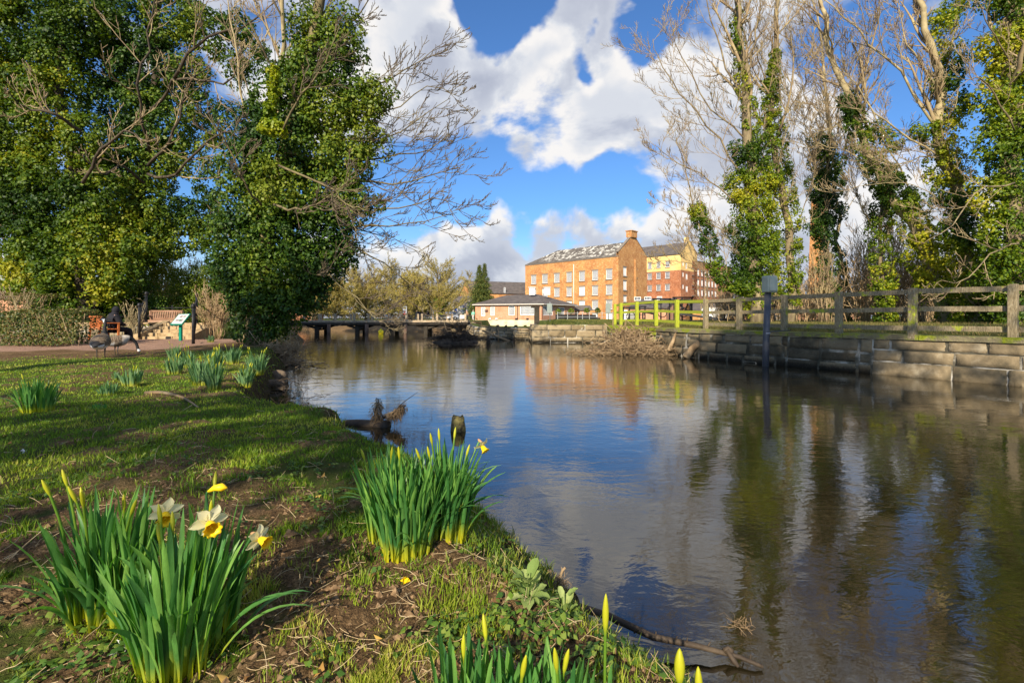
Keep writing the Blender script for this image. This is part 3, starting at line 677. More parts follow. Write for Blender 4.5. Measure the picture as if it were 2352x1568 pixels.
for i in range(5): mb.box(fA.at(19.5 + i * .35, 2.9 - i * .35, .5 + i * .0), (.35, .5, .5), math.atan2(u_[1], u_[0]))
mb = MB(); mb.tubes([fA.at(16.6, 3.3, .35), fA.at(17.3, 2.6, .6), fA.at(18.2, 1.9, .6), fA.at(18.4, 1.0, .6)], [.22, .22, .22, .22], 6); mb.build('flue_pipe', m_metal, t)
mb = MB(); mb.tubes([fA.at(11.2, 1.2, .8), fA.at(11.2, 2.7, .8), fA.at(10.7, 3.3, .8), fA.at(10.0, 3.5, .8)], [.5, .55, .55, .5], 8); mb.build('air_duct', Mplain('pale_green_metal', (.30, .38, .34), .5), t)

# the yellow-topped mill behind
C2 = np.array([44.1, 130.0]); A2 = C2 + u_ * 30; B2 = C2 + v_ * 9.8; D2_ = A2 + v_ * 9.8
f1 = Face(A2, C2); f2 = Face(C2, B2); zE2 = 18.0; zR2 = 21.3
zy = f1.z(D1(1700, 0)[0], D1(0, 368)[1])
t = thing('yellow_topped_mill', 'mill with yellow rendered top storeys over red brick', 'mill', (*C2, .9))
w1 = [f1.rect(D1(a, 0)[0], D1(b, 0)[0], D1(0, c)[1], D1(0, d)[1]) for a, b, c, d in
      [(1505, 1520, 305, 350), (1562, 1595, 295, 347), (1640, 1673, 290, 338), (1718, 1755, 283, 332), (1505, 1520, 398, 445), (1560, 1597, 392, 442), (1637, 1675, 385, 437), (1715, 1755, 378, 432),
       (1505, 1520, 505, 550), (1560, 1597, 498, 545), (1637, 1675, 493, 540), (1715, 1755, 488, 538)]]
w2 = [f2.rect(D1(a, 0)[0], D1(b, 0)[0], D1(0, c)[1], D1(0, d)[1]) for a, b, c, d in
      [(1868, 1880, 290, 322), (1895, 1911, 297, 348), (1868, 1879, 378, 418), (1897, 1913, 392, 443), (1868, 1879, 487, 525), (1897, 1915, 500, 552)]]
f1.ops = w1; f2.ops = w2
mb = MB(); f1.wall(mb, .7, zy); f2.wall(mb, .7, zy); Face(B2, D2_).wall(mb, .7, zE2, []); mb.build('brick_wall', b_red, t, smooth=False)
mb = MB(); f1.wall(mb, zy, zE2); f2.wall(mb, zy, zE2); g = f2.L / 2
f2.poly(mb, [(0, zE2), (f2.L, zE2), (f2.L, zE2 + .5), (g + .8, zR2 + .6), (g - .8, zR2 + .6), (0, zE2 + .5)]); mb.build('rendered_wall', m_yel, t, smooth=False)
mb = MB(); e0 = f1.at(f1.L, zE2, .2); e1 = f1.at(0, zE2, .2); h0 = f2.at(g, zR2 + .3, -.4); h1 = np.array([*(A2 + v_ * g), zR2 + .3]); slab(mb, e1, e0, h0, h1); slab(mb, f2.at(f2.L, zE2, -.4), np.array([*D2_, zE2]), h1, h0)
rf = mb.build('roof', m_slate, t, smooth=False)
MB().box(f2.at(g - .6, zR2 + .9, -.4), (1.2, .9, 1.4), math.atan2(v_[1], v_[0])).build('chimney', m_yel, rf, smooth=False)
for w in w1: f1.window(t, w, 3, 4)
for w in w2: f2.window(t, w, 2, 3, blind=.9, sill=False)
mb = MB()
for (ua, za), (ub, zb) in (((-.1, zE2 + .52), (g - .8, zR2 + .62)), ((g + .8, zR2 + .62), (f2.L + .1, zE2 + .52))): mb.bar(f2.at(ua, za), f2.at(ub, zb), .35, .16)
mb.build('gable_trim', m_sill, t, smooth=False)

# the long red wing
C3 = B2 + v_ * .02; E3 = C3 + v_ * 24.5; f3 = Face(C3, E3); z3 = 16.9
t = thing('red_brick_wing', 'long red brick wing with many narrow white windows beyond the yellow mill', 'mill', (*C3, .9))
cols = [(1952, 1968), (2000, 2015), (2033, 2048), (2065, 2079), (2095, 2109), (2124, 2138), (2153, 2167)]
zz = [(f3.z(D1(1960, 0)[0], D1(0, b)[1]), f3.z(D1(1960, 0)[0], D1(0, a)[1])) for a, b in ((348, 403), (438, 493), (528, 583))]
w3 = []
for a, b in cols:
    o = f3.rect(D1(a, 0)[0], D1(b, 0)[0], 600, 610)
    for za, zb in zz: w3.append((o[0], o[1], za, zb))
f3.ops = w3; mb = MB(); f3.wall(mb, .7, z3); Face(E3, E3 + u_ * 10).wall(mb, .7, z3, []); Face(C3 + u_ * 10, C3).wall(mb, .7, z3, []); mb.build('wall', b_red, t, smooth=False)
mb = MB(); slab(mb, f3.at(-.1, z3 + .05, .25), f3.at(f3.L + .2, z3 + .05, .25), f3.at(f3.L + .2, z3 + .5, -9), f3.at(-.1, z3 + .5, -9), .15); mb.build('roof', m_slate, t, smooth=False)
for w in w3: f3.window(t, w, 2, 4, blind=.85)
MB().tubes([f3.at(3.9, z3, .1), f3.at(3.9, 5.4, .1), f3.at(1.5, 3.2, .2), f3.at(1.2, 1, .2)], [.1] * 4, 5).build('downpipe', m_metal, t)

# the low riverside restaurant
PL = [(-6.2, 84), (4.9, 80), (7.1, 83.2), (11.2, 88.8), (5, 97), (-5, 96)]; ze = 3.62; zr = 5.35
t = thing('riverside_restaurant', 'low pale brick restaurant with hipped slate roof and white multi-pane windows', 'restaurant', (0, 84, 1))
fs = [Face(PL[i], PL[(i + 1) % 6]) for i in range(6)]
rc = {0: [(290, 345, 530, 648), (412, 468, 525, 640), (648, 728, 515, 638), (800, 1005, 520, 636)], 1: [(1100, 1232, 520, 640)], 2: [(1300, 1382, 535, 650)]}
mb = MB(); pl = MB()
for i, f in enumerate(fs):
    if i in rc: f.ops = [f.rect(*(D3(a, 0)[0], D3(b, 0)[0], D3(0, c)[1], D3(0, d)[1])) for a, b, c, d in rc[i]]
    f.wall(mb, 1.05, ze)
    q = Face(f.at(-.06, 0, .1)[:2], f.at(f.L + .06, 0, .1)[:2]); q.wall(pl, -.3, 1.05, [])
mb.build('wall', b_pink, t, smooth=False); pl.build('plinth', m_cream, t, smooth=False)
for i, nn in ((0, (4, 4, 4, 12)), (1, (8,)), (2, (4,))):
    for o, n in zip(fs[i].ops, nn):
        fs[i].window(t, o, n, 4, sill=False, bar=.05, fr=.13)
        fs[i].ops
mb = MB(); ap = [(-.9, 89, zr), (4.6, 88.5, zr + .1)]
E = [fs[i].at(0, ze, 0) for i in range(6)]; cen = np.array([2, 88.5]); E = [np.array([*(cen + (e[:2] - cen) * 1.06), ze - .05]) for e in E]
a0, a1 = np.array(ap[0]), np.array(ap[1])
slab(mb, E[0], E[1], a1, a0); slab(mb, E[1], E[2], a1, a1 + (0, 0, .001)); slab(mb, E[2], E[3], a1, a1 + (0, 0, .001)); slab(mb, E[3], E[4], a1, a1 + (0, 0, .001)); slab(mb, E[4], E[5], a0, a1); slab(mb, E[5], E[0], a0, a0 + (0, 0, .001))
rf = mb.build('roof', m_slate, t, smooth=False)
for px in (1222, 1257):
    p = P(px, 672, 86.5); g = MB(); g.box((p[0], p[1], 6.0), (.75, .75, 1.3), .5); g.box((p[0], p[1], 6.7), (.95, .95, .1), .5); g.build('chimney', m_white, rf, smooth=False)
mb = MB()
for i in range(3): mb.bar(E[i] + (0, 0, .02), E[i + 1] + (0, 0, .02), .12, .14)
mb.build('gutter', Mplain('white_fascia', (.6, .55, .48)), t, smooth=False)
for cx in (770, 1088):
    f = fs[0]; u = min(hitx(f.p0, f.p1, D3(cx, 0)[0]) * f.L, f.L - .05); MB().tubes([f.at(u, ze, .08), f.at(u, 1.0, .08)], [.055, .055], 5).build('downpipe', m_metal, t)
for cx in (410, 495, 755, 900):
    f = fs[0]; u = hitx(f.p0, f.p1, D3(cx, 0)[0]) * f.L; MB().box(f.at(u, 1.22, .16), (.42, .25, .26), bev=.05).build('flood_light', m_metal if cx > 600 else m_white, t, smooth=False)
f = fs[0]; u = hitx(f.p0, f.p1, D3(372, 0)[0]) * f.L; MB().box(f.at(u, f.z(D3(372, 0)[0], D3(0, 582)[1]), .03), (.75, .05, .4)).build('name_board', Mplain('brown_board', (.09, .035, .02)), t, smooth=False)

def simple_house(name, label, cat, p0, p1, depth, z0, ze, zr, wall, roof, ops=(), hip=0.0, nx=2, ny=2, over=.2, frame=True):
    """a pitched house: front from p0 to p1"""
    f = Face(p0, p1); t = thing(name, label, cat, (*f.p0, z0)); back = -f.n * depth
    p2 = f.p1 + back; p3 = f.p0 + back; f.ops = [f.rect(*o) for o in ops]
    mb = MB(); f.wall(mb, z0, ze); s1 = Face(f.p1, p2); s3 = Face(p3, f.p0)
    for s in (s1, s3):
        s.wall(mb, z0, ze, [])
        if not hip: s.poly(mb, [(0, ze), (s.L, ze), (s.L / 2, zr)])
    Face(p2, p3).wall(mb, z0, ze, []); mb.build('wall', wall, t, smooth=False)
    mb = MB(); mid0 = np.array([*(f.p0 + back / 2 + f.t * (hip - over)), zr]); mid1 = np.array([*(f.p1 + back / 2 - f.t * (hip - over)), zr])
    a = f.at(-over, ze - .08, over); b = f.at(f.L + over, ze - .08, over); c = f.at(f.L + over, ze - .08, -depth - over); d = f.at(-over, ze - .08, -depth - over)
    slab(mb, a, b, mid1, mid0, .14); slab(mb, c, d, mid0, mid1, .14)
    if hip: slab(mb, b, c, mid1, mid1 + (0, 0, .001), .14); slab(mb, d, a, mid0, mid0 + (0, 0, .001), .14)
    mb.build('roof', roof, t, smooth=False)
    for o in f.ops: f.window(t, o, nx, ny, sill=False, fr=.07)
    return t, f
simple_house('old_factory', 'low brick factory with grey slate roof behind the dark conifer', 'factory', (-9.6, 121), (8.5, 128), 12, .7, 7.4, 10.7, b_mill, m_slate, [(D3(590, 0)[0], D3(612, 0)[0], 660, 672)])
f = Face((-20, 111), (-9.2, 108))
white_brick = M('white_painted_brick', [(.55, .50, .44), (.72, .68, .62)], 1.5, .9, .2)
t, f = simple_house('white_cottage', 'white cottage with blue door and blue window behind the bridge', 'cottage', (-13.4, 110), (-9.3, 108), 7, .8, 4.6, 6.2, white_brick, m_slate, [(1064, 1070, 701, 714)])
m_blue = Mplain('blue_paint', (.02, .07, .30), .5)
for a, b, y0, y1 in ((1043, 1049.5, 700, 734), (1064, 1070, 701, 714)):
    o = f.rect(a, b, y0, y1); MB().box(f.at((o[0] + o[1]) / 2, (o[2] + o[3]) / 2, .03), (o[1] - o[0], .08, o[3] - o[2]), math.atan2(f.t[1], f.t[0])).build('blue_door' if y1 > 720 else 'blue_shutter', m_blue, t, smooth=False)
x6 = lambda a: D6(a, 0)[0]; y6 = lambda a: D6(0, a)[1]
simple_house('lock_house', 'small brick lock house with slate roof and low white windows behind the green fence', 'house', (P(x6(318), 0, 70)[0], 70), (P(x6(820), 0, 67)[0], 67), 7.5, .9, 2.72, 4.05, b_pink, m_slate,
             [(x6(380), x6(470), y6(250), y6(300)), (x6(520), x6(612), y6(245), y6(295)), (x6(690), x6(760), y6(242), y6(292))], nx=4, ny=1)
simple_house('brick_outbuilding', 'long low orange brick outbuilding behind the lock railings', 'building', (P(1590, 0, 92)[0], 92), (P(1745, 0, 90)[0], 90), 7, .9, 3.0, 4.2, b_mill, m_slate, [(1712, 1722, 720, 734)])
simple_house('brick_annexe', 'brick shed with brown roof just beyond the lock house', 'shed', (P(1592, 0, 84)[0], 84), (P(1640, 0, 82)[0], 82), 5, .9, 2.6, 4.1, b_mill, m_slate)
simple_house('storage_shed', 'grey roofed brick shed behind the ivy trees', 'shed', (P(1760, 0, 75)[0], 75), (P(1990, 0, 78)[0], 78), 7, 1.0, 2.6, 3.8, b_pink, m_slate, [(1780, 1792, 722, 735)])
simple_house('bungalow', 'brown tiled bungalow roof showing beyond the clipped hedge', 'bungalow', (P(-160, 0, 42)[0], 42), (P(60, 0, 40)[0], 40), 8, .7, 3.0, 4.4, b_pink, M('brown_tiles', [(.16, .10, .07), (.26, .17, .12)], 4, .85, .3))
simple_house('boundary_building', 'brick river building glimpsed past the left end of the bridge', 'building', (P(560, 0, 75)[0], 75), (P(735, 0, 78)[0], 78), 6, .8, 2.9, 3.5, b_red, m_slate)
# tall brick chimney
t = thing('factory_chimney', 'tall tapering red brick factory chimney behind the ivy trees', 'chimney', (P(1880, 0, 120)[0], 120, .9))
X = P(1880, 0, 120)[0]; mb = MB()
for i in range(14):
    z0 = .9 + i * 2.05; r0 = 1.75 - i * .045; mb.box((X, 120, z0 + 1.025), (r0 * 2, r0 * 2, 2.05), .5, taper=.976)
mb.build('shaft', b_mill, t, smooth=False)
g = MB(); g.box((X, 120, 29.9), (2.9, 2.9, .4), .5); g.box((X, 120, 30.4), (2.5, 2.5, .6), .5); g.build('cap', m_sill, t, smooth=False)

# ------------------------------------------------------------------ the footbridge
m_bconc = M('bridge_concrete', [(.26, .19, .12), (.40, .31, .20), (.50, .41, .29)], 4, .9, .3); m_bdark = M('dark_timber', [(.025, .02, .015), (.06, .05, .035)], 3, .85, .4)
t = thing('footbridge', 'long low footbridge with concrete posts, iron railings and dark timber piers', 'bridge', (-11, 44, 0))
y0, y1 = 44.0, 46.6; xl, xr = P(560, 0, 44)[0], P(1074, 0, 44)[0]; zt = 1.17
MB().box(((xl + xr) / 2, (y0 + y1) / 2, zt - .09), (xr - xl, y1 - y0, .18)).build('deck', m_bconc, t, smooth=False)
mb = MB(); mb.tubes([(xl, y0 - .12, zt - .32), (xr, y0 - .12, zt - .32)], [.15, .15], 8); mb.tubes([(xl, y0 + .25, zt - .33), (xr, y0 + .25, zt - .33)], [.16, .16], 6); mb.box(((xl + xr) / 2, y1 - .4, zt - .33), (xr - xl, .3, .3)); mb.build('beam', m_bdark, t)
for yy, off in ((y0 + .1, 0), (y1 - .1, 15)):
    xs = [650 + c * .2551 for c in (-320, -150, 20, 190, 355, 500, 660, 840, 1012, 1178, 1340, 1490, 1635, 1777, 1905)]
    for sx in xs:
        X = P(sx * .9408 + off, 0, 44)[0]
        if X > xr: continue
        MB().box((X, yy, zt + .29), (.19 + random.uniform(-.02, .03), .18, .58 + random.uniform(-.02, .03)), bev=.02).build('post', m_bconc, t, smooth=False)
    mb = MB(); mb.bar((xl, yy, zt + .5), (xr, yy, zt + .5), .03); mb.bar((xl, yy, zt + .1), (xr, yy, zt + .1), .03)
    for X in np.arange(xl, xr, .13): mb.bar((X, yy, zt + .1), (X, yy, zt + .5), .018)
    mb.build('railing', m_metal, t, smooth=False)
for px in (620, 727, 820, 898, 978):
    X = P(px, 0, 44)[0]; mb = MB()
    for yy in (y0 + .1, y1 - .3):
        mb.box((X, yy, .2), (.34, .3, 1.3), bev=.03); mb.bar((X, yy, .45), (X - .85, yy, zt - .45), .2); mb.bar((X, yy, .45), (X + .85, yy, zt - .45), .2)
    mb.box((X, (y0 + y1) / 2, zt - .5), (.3, y1 - y0, .22)); mb.box((X, (y0 + y1) / 2, .35), (.2, y1 - y0 - .4, .15)); mb.build('pier', m_bdark, t, smooth=False)
for px in (755, 842, 931):
    X = P(px * 1.0, 0, 43.2)[0]; tag(MB().tubes([(X, 43.2, -.5), (X + .02, 43.2, .85)], [.16, .15], 8).build('mooring_pile', M('pile_wood', [(.10, .06, .04), (.2, .13, .09)], 4), None), {755: 'brown timber pile just before the footbridge, the one nearest the big ivy tree', 842: 'brown timber pile just before the middle of the footbridge', 931: 'brown timber pile just before the footbridge, under the white sign'}[px], 'pile', 'timber piles before the footbridge')
mb = MB(); X = P(1045, 0, 45)[0]
for i in range(34):
    a = rng.random(3); mb.ell((X + 2.6 * (a[0] - .5) + .6, 44.5 + a[1] * 2, .1 + a[2] * .75), np.array([.35, .3, .22]) * rng.uniform(.7, 1.2), 6, rng.random(), .2)
tag(mb.build('bridge_abutment', m_stonetan, None), 'rough stone abutment under the right end of the footbridge', 'abutment')
# boards on the bridge
def board(name, label, px0, px1, py0, py1, Z, leg, mat=m_white, cat='sign', marks=()):
    a = P(px0, py1, Z); b = P(px1, py0, Z); t = thing(name, label, cat, (a[0], Z, leg))
    MB().box(((a[0] + b[0]) / 2, Z, (a[2] + b[2]) / 2), (b[0] - a[0], .04, b[2] - a[2])).build('panel', mat, t, smooth=False)
    if a[2] - leg > .03:
        mb = MB()
        for X in (a[0] + .08, b[0] - .08): mb.bar((X, Z + .04, leg), (X, Z + .04, a[2] + .05), .05)
        mb.build('leg', m_metal, t, smooth=False)
    for (u0, u1, w0, w1, m) in marks:
        MB().box((a[0] + (b[0] - a[0]) * (u0 + u1) / 2, Z - .026, a[2] + (b[2] - a[2]) * (w0 + w1) / 2), ((b[0] - a[0]) * (u1 - u0), .008, (b[2] - a[2]) * (w1 - w0))).build('notice', m, t, smooth=False)
    return t
m_rednote = Mplain('red_print', (.45, .06, .04)); m_greynote = Mplain('grey_print', (.35, .34, .33)); m_yelnote = Mplain('yellow_print', (.6, .45, .1))
board('white_sign', 'tall white sign board standing on the footbridge above the railing', 925, 934.5, 703.5, 719, 46.4, 1.17, marks=[(.15, .85, .62, .9, m_yelnote), (.3, .7, .1, .3, m_rednote)])
board('white_notice', 'small white notice with red print on the bridge railing near the dark car', 1055 - 28 - .5, 1032, 723.5, 730.5, 43.95, 2, marks=[(.3, .7, .5, .8, m_rednote)])
board('white_notice', 'small yellowish notice on the bridge railing left of the tall white sign', 885, 890.5, 724, 731, 43.95, 2, marks=[(.2, .8, .2, .5, m_yelnote)])
board('white_notice', 'wide white notice on the railing at the right end of the footbridge', 1056, 1066.5, 723.5, 731.5, 43.95, 2, marks=[(.1, .3, .3, .7, m_greynote), (.6, .8, .3, .7, m_greynote)])
p = P(875, 763, 43); mb = MB(); mb.ell((p[0], 43, .14), (.24, .2, .26), 9); mb.box((p[0], 43, .40), (.12, .12, .12)); tag(mb.build('buoy', Mplain('yellow_plastic', (.75, .6, .02), .4)), 'bright yellow buoy floating in front of the footbridge', 'buoy')

# ------------------------------------------------------------------ trees
def interp(pts, t):
    B, K, _ = pts.shape; f = t * (K - 1); i = np.minimum(f.astype(int), K - 2); w = (f - i)[:, None]; b = np.arange(B)
    return pts[b, i] * (1 - w) + pts[b, i + 1] * w, unit(pts[b, i + 1] - pts[b, i])
def grow(par, rad, m, t0, t1, ang, lr, K=5, rr=.6, trop=(0, 0, .25), wob=.18, rmin=.006, length=None, end=.35):
    """m children on every branch of par (B,K,3); returns their points and radii"""
    par = np.asarray(par, float); B = len(par); idx = np.repeat(np.arange(B), m); t = np.clip(t0 + (t1 - t0) * ((np.tile(np.arange(m), B) + rng.random(B * m)) / m), 0, 1)
    P0, T = interp(par[idx], t); pr = rad[idx]; f = t * (pr.shape[1] - 1); i = np.minimum(f.astype(int), pr.shape[1] - 2); r0 = pr[np.arange(len(idx)), i] * rr
    perp = unit(np.cross(T, rng.normal(size=T.shape))); a = np.radians(ang) * rng.uniform(.6, 1.3, len(idx))[:, None]
    d = np.cos(a) * T + np.sin(a) * perp
    L = np.linalg.norm(np.diff(par, axis=1), axis=2).sum(1)[idx] * lr * rng.uniform(.55, 1.15, len(idx)) * (1 - .45 * t) if length is None else length * rng.uniform(.6, 1.2, len(idx)) * (1 - .3 * t)
    out = [P0]; trop = np.asarray(trop, float)
    for k in range(K - 1):
        d = unit(d + trop / (K - 1) * 2 + rng.normal(size=d.shape) * wob); out.append(out[-1] + d * (L / (K - 1))[:, None])
    pts = np.stack(out, 1); r = np.maximum(r0[:, None] * np.linspace(1, end, K)[None], rmin)
    return pts, r
def path(lst, Z=None):
    """points from (px, py[, depth]) picks"""
    return np.array([P(q[0], q[1], q[2] if len(q) > 2 else Z) for q in lst])
def resample(p, K):
    """smooth the picks with a Catmull-Rom curve"""
    p = np.asarray(p, float); q = np.vstack([2 * p[0] - p[1], p, 2 * p[-1] - p[-2]]); n = len(p) - 1; u = np.linspace(0, n - 1e-6, K); i = u.astype(int); t = (u - i)[:, None]
    a, b, c, d = q[i], q[i + 1], q[i + 2], q[i + 3]
    return .5 * ((2 * b) + (-a + c) * t + (2 * a - 5 * b + 4 * c - d) * t ** 2 + (-a + 3 * b - 3 * c + d) * t ** 3)
def limb(lst, Z, r0, r1, K=12, jit=.03):
    p = resample(path(lst, Z), K); L = np.linalg.norm(p[-1] - p[0]); p[1:-1] += rng.normal(size=(K - 2, 3)) * jit * L / K * 3; return p[None], np.linspace(r0, r1, K)[None]
def spray(o_pts, o_rad, levels, mats_n=(5, 4, 3)):
    """branch levels: list of dict for grow; returns a list of (pts, rad, sides)"""
    res = []; pts, rad = o_pts, o_rad
    for i, l in enumerate(levels):
        pts, rad = grow(pts, rad, **l); res.append((pts, rad, mats_n[min(i, len(mats_n) - 1)]))
    return res
def domes(mb, C, Rd, n, size, out=None, spread=.5, vlo=0, vhi=1, flat=1.0, tone=.35):
    """leafy clumps: every centre C gets a dome of n leaves of radius Rd whose leaves face outwards and a little up"""
    m = len(C); out = np.zeros((m, 3)) if out is None else unit(out)
    d = unit(rng.normal(size=(m, n, 3)) + out[:, None] * .9 + np.array([0, 0, .35])); r = np.broadcast_to(Rd, (m,))[:, None, None] * rng.uniform(.55, 1.08, (m, n, 1)) ** .7
    p = C[:, None] + d * r * np.array([1, 1, flat]); N = d + rng.normal(size=d.shape) * spread + np.array([0, 0, .25])
    base = np.clip(.5 + (fbm3(C * .55, 2) - .5)[:, None] * 1.5 + (rng.random(m)[:, None] - .5) * .25 + (rng.random((m, n)) - .5) * .55, 0, 1); v = vlo + (vhi - vlo) * base
    mb.leaves(p.reshape(-1, 3), N.reshape(-1, 3), (size * rng.uniform(.65, 1.25, m * n)), v=v.reshape(-1)); return mb
def blobs(mb, lst, Z, leaf=.11, dens=1.0, clump=.42, n=46, zs=.75, back=True, cut=None, inner=.2, v=(0, 1)):
    """foliage masses at picks (px, py, radius_px[, depth])"""
    for q in lst:
        z = q[3] if len(q) > 3 else Z; c = P(q[0], q[1], z); r = q[2] / F * z; k = max(6, int(dens * 12.0 * (r / clump) ** 2))
        d = unit(rng.normal(size=(k, 3))); nz = .50 + .85 * fbm3(d * 1.7 + c, 2); rad = r * nz * rng.uniform(.78, 1.05, k)
        inn = rng.random(k) < inner; rad = np.where(inn, rad * .55, rad)
        C = c + d * rad[:, None] * np.array([1, zs, 1]); domes(mb, C, clump * rng.uniform(.55, 1.2, k), n, leaf, d, vlo=v[0], vhi=v[1])
def ivy_limb(mb, pts, rfun, leaf=.10, dens=60, t0=0, t1=1, v=(0, 1), clump=.30):
    """ivy wrapped round a limb; rfun gives its radius along the limb"""
    p = np.asarray(pts).reshape(-1, 3); K = len(p); L = np.linalg.norm(np.diff(p, axis=0), axis=1).sum() * (t1 - t0); m = int(dens * 1.8 * L)
    t = t0 + (t1 - t0) * rng.random(m); c, T = interp(np.broadcast_to(p, (m, K, 3)), t); R_ = rfun(t) if callable(rfun) else np.interp(t, *rfun)
    gate = fbm3(np.stack([t * 9 + p[0, 0], t * 0, t * 0], -1), 2); d = unit(np.cross(T, rng.normal(size=T.shape)))
    lump = .55 + .9 * fbm3(np.concatenate([c * 1.3 + d * .8], 0), 3)
    C = c + d * (R_ * lump * rng.uniform(.7, 1.1, m))[:, None] + rng.normal(size=c.shape) * .05; domes(mb, C, clump * rng.uniform(.5, 1.1, m), 26, leaf, d, vlo=v[0], vhi=v[1])

def tree(name, label, base, parts, group=None, cat='tree'):
    t = thing(name, label, cat, base, group=group)
    for nm, mb, mat in parts: mb.build(nm, mat, t)
    return t
TW = lambda a, b, c, up=.25, side=0: [dict(m=a, t0=.12, t1=.98, ang=48, lr=.5, K=6, rr=.55, trop=(side, 0, up), wob=.13), dict(m=b, t0=.15, t1=1, ang=42, lr=.5, K=5, rr=.6, trop=(side * .7, 0, up), wob=.16), dict(m=c, t0=.1, t1=1, ang=38, lr=.55, K=4, rr=.65, trop=(0, 0, up), wob=.18)]
def bare(limbs, lv, wood, twig, rmin=.009, ns=(5, 4, 3)):
    """limbs -> wood mesh, twig mesh"""
    for p, r in limbs:
        wood.tubes(p, r, 8)
        for q, rad, n in spray(p, r, lv, ns): twig.tubes(q, np.maximum(rad, rmin), n, cap=False)

# ---- the ivy-clad tree that leans over the river from the left bank
Z = 15.7
wood, twig, cr = MB(), MB(), MB()
trunk = limb([(588, 800), (590, 700), (600, 600), (625, 450), (660, 300), (700, 150), (730, 20), (750, -120), (770, -260)], Z, .36, .09, 16)
m_limb = M('olive_bark', [(.07, .055, .03), (.15, .12, .06), (.22, .19, .09)], 5, .9, .6, 14, .03, stretch=(1, 1, .4))
limbs = [limb(l, Z, a * .68, b * .7) for l, a, b in [
    ([(640, 400), (720, 380), (830, 420), (930, 420), (1010, 395), (1062, 392)], .07, .012), ([(620, 520), (720, 500), (830, 520), (950, 515), (1050, 488)], .07, .012),
    ([(610, 600), (700, 560), (790, 560), (870, 600), (940, 650), (985, 690, 14.8)], .06, .012), ([(660, 320), (760, 320), (860, 320), (960, 280), (1035, 225)], .06, .012),
    ([(690, 200), (770, 220), (880, 190), (960, 140), (1010, 110)], .06, .01), ([(700, 150), (770, 90), (840, 10), (880, -60)], .06, .01), ([(720, 80), (760, 0), (800, -120)], .06, .01),
    ([(640, 380, 14), (740, 420, 13.5), (800, 470, 13), (850, 480, 12.8)], .05, .012), ([(610, 560), (700, 620), (770, 640, 15), (850, 720, 14.6), (890, 745, 14.4)], .045, .01),
    ([(630, 470, 14.5), (690, 480, 13.6), (750, 455, 13.2), (810, 410, 13)], .055, .014), ([(650, 300, 14), (690, 220, 13.6), (740, 160, 13.4), (780, 60, 13.2)], .05, .012),
    ([(660, 350, 15), (770, 370), (900, 360), (990, 335), (1040, 300)], .06, .01), ([(640, 440), (760, 470), (890, 480), (1000, 455), (1070, 475)], .06, .01),
    ([(600, 470, 14), (560, 420, 13.2), (520, 330, 13), (470, 260, 12.8)], .05, .012), ([(690, 250), (790, 260), (900, 250), (990, 200), (1060, 225)], .05, .01)]]
wood.tubes(*trunk, 10)
bare(limbs, [dict(m=10, t0=.25, t1=.99, ang=42, lr=.42, K=6, rr=.5, trop=(.25, 0, .12), wob=.14), dict(m=6, t0=.15, t1=1, ang=42, lr=.5, K=5, rr=.6, trop=(.25, 0, .28), wob=.16), dict(m=4, t0=.1, t1=1, ang=38, lr=.6, K=4, rr=.7, trop=(.1, 0, .4), wob=.16)], wood, twig, .0085)
bl = [(600, 725, 68), (640, 700, 62), (560, 660, 60), (690, 655, 62), (570, 610, 70), (720, 600, 62), (640, 620, 80), (540, 545, 55), (620, 540, 75), (710, 530, 75), (780, 575, 45), (560, 470, 60), (640, 450, 80), (730, 450, 80), (800, 460, 52),
      (560, 370, 50), (630, 350, 75), (720, 350, 80), (800, 370, 60), (850, 330, 35), (600, 290, 45), (660, 250, 70), (740, 250, 70), (820, 240, 55), (870, 225, 38), (690, 165, 55), (760, 150, 60), (720, 90, 42), (790, 95, 42), (700, 40, 30), (785, 50, 30), (640, 180, 30), (530, 610, 35), (845, 470, 22)]
blobs(cr, bl, Z, .10, 1.05, .38, 52, .8)
yl = MB(); blobs(yl, [(615, 292, 17, 14.0), (640, 300, 13, 14.0)], Z, .09, 1.0, .16, 24)
ivy_limb(yl, limb([(618, 300), (625, 230), (632, 160)], 14.3, .1, .1)[0], (np.array([0, 1]), np.array([.07, .05])), .08, 40, clump=.10)
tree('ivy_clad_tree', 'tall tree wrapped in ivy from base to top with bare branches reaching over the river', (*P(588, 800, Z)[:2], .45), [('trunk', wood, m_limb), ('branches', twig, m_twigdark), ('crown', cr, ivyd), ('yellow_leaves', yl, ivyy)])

# ---- the two ivy-covered trees of the left edge and the pale stem between
def leftmass(label, Z, trunk_, blobs_, limbs_, base, mat, dens=.95, leaf=.15, tw=m_twig):
    kz = Z / 17; limbs_ = [[(q[0], q[1], q[2] * kz) if len(q) > 2 else q for q in l] for l in limbs_]; blobs_ = [q[:3] for q in blobs_]
    wood, twig, cr = MB(), MB(), MB(); tr = limb(trunk_, Z, .42, .12, 14); wood.tubes(*tr, 10)
    bare([limb(l, Z, .075, .018) for l in limbs_], [dict(m=7, t0=.2, t1=.98, ang=45, lr=.42, K=5, rr=.5, trop=(.1, 0, .2), wob=.16), dict(m=5, t0=.15, t1=1, ang=42, lr=.5, K=4, rr=.6, trop=(0, 0, .3), wob=.16), dict(m=3, t0=.2, t1=1, ang=38, lr=.6, K=3, rr=.7, trop=(0, 0, .3), wob=.16)], wood, twig, .011)
    blobs(cr, blobs_, Z, leaf, dens, .52, 48, .8)
    return tree('ivy_clad_tree', label, base, [('trunk', wood, m_barkdark), ('branches', twig, tw), ('crown', cr, mat)])
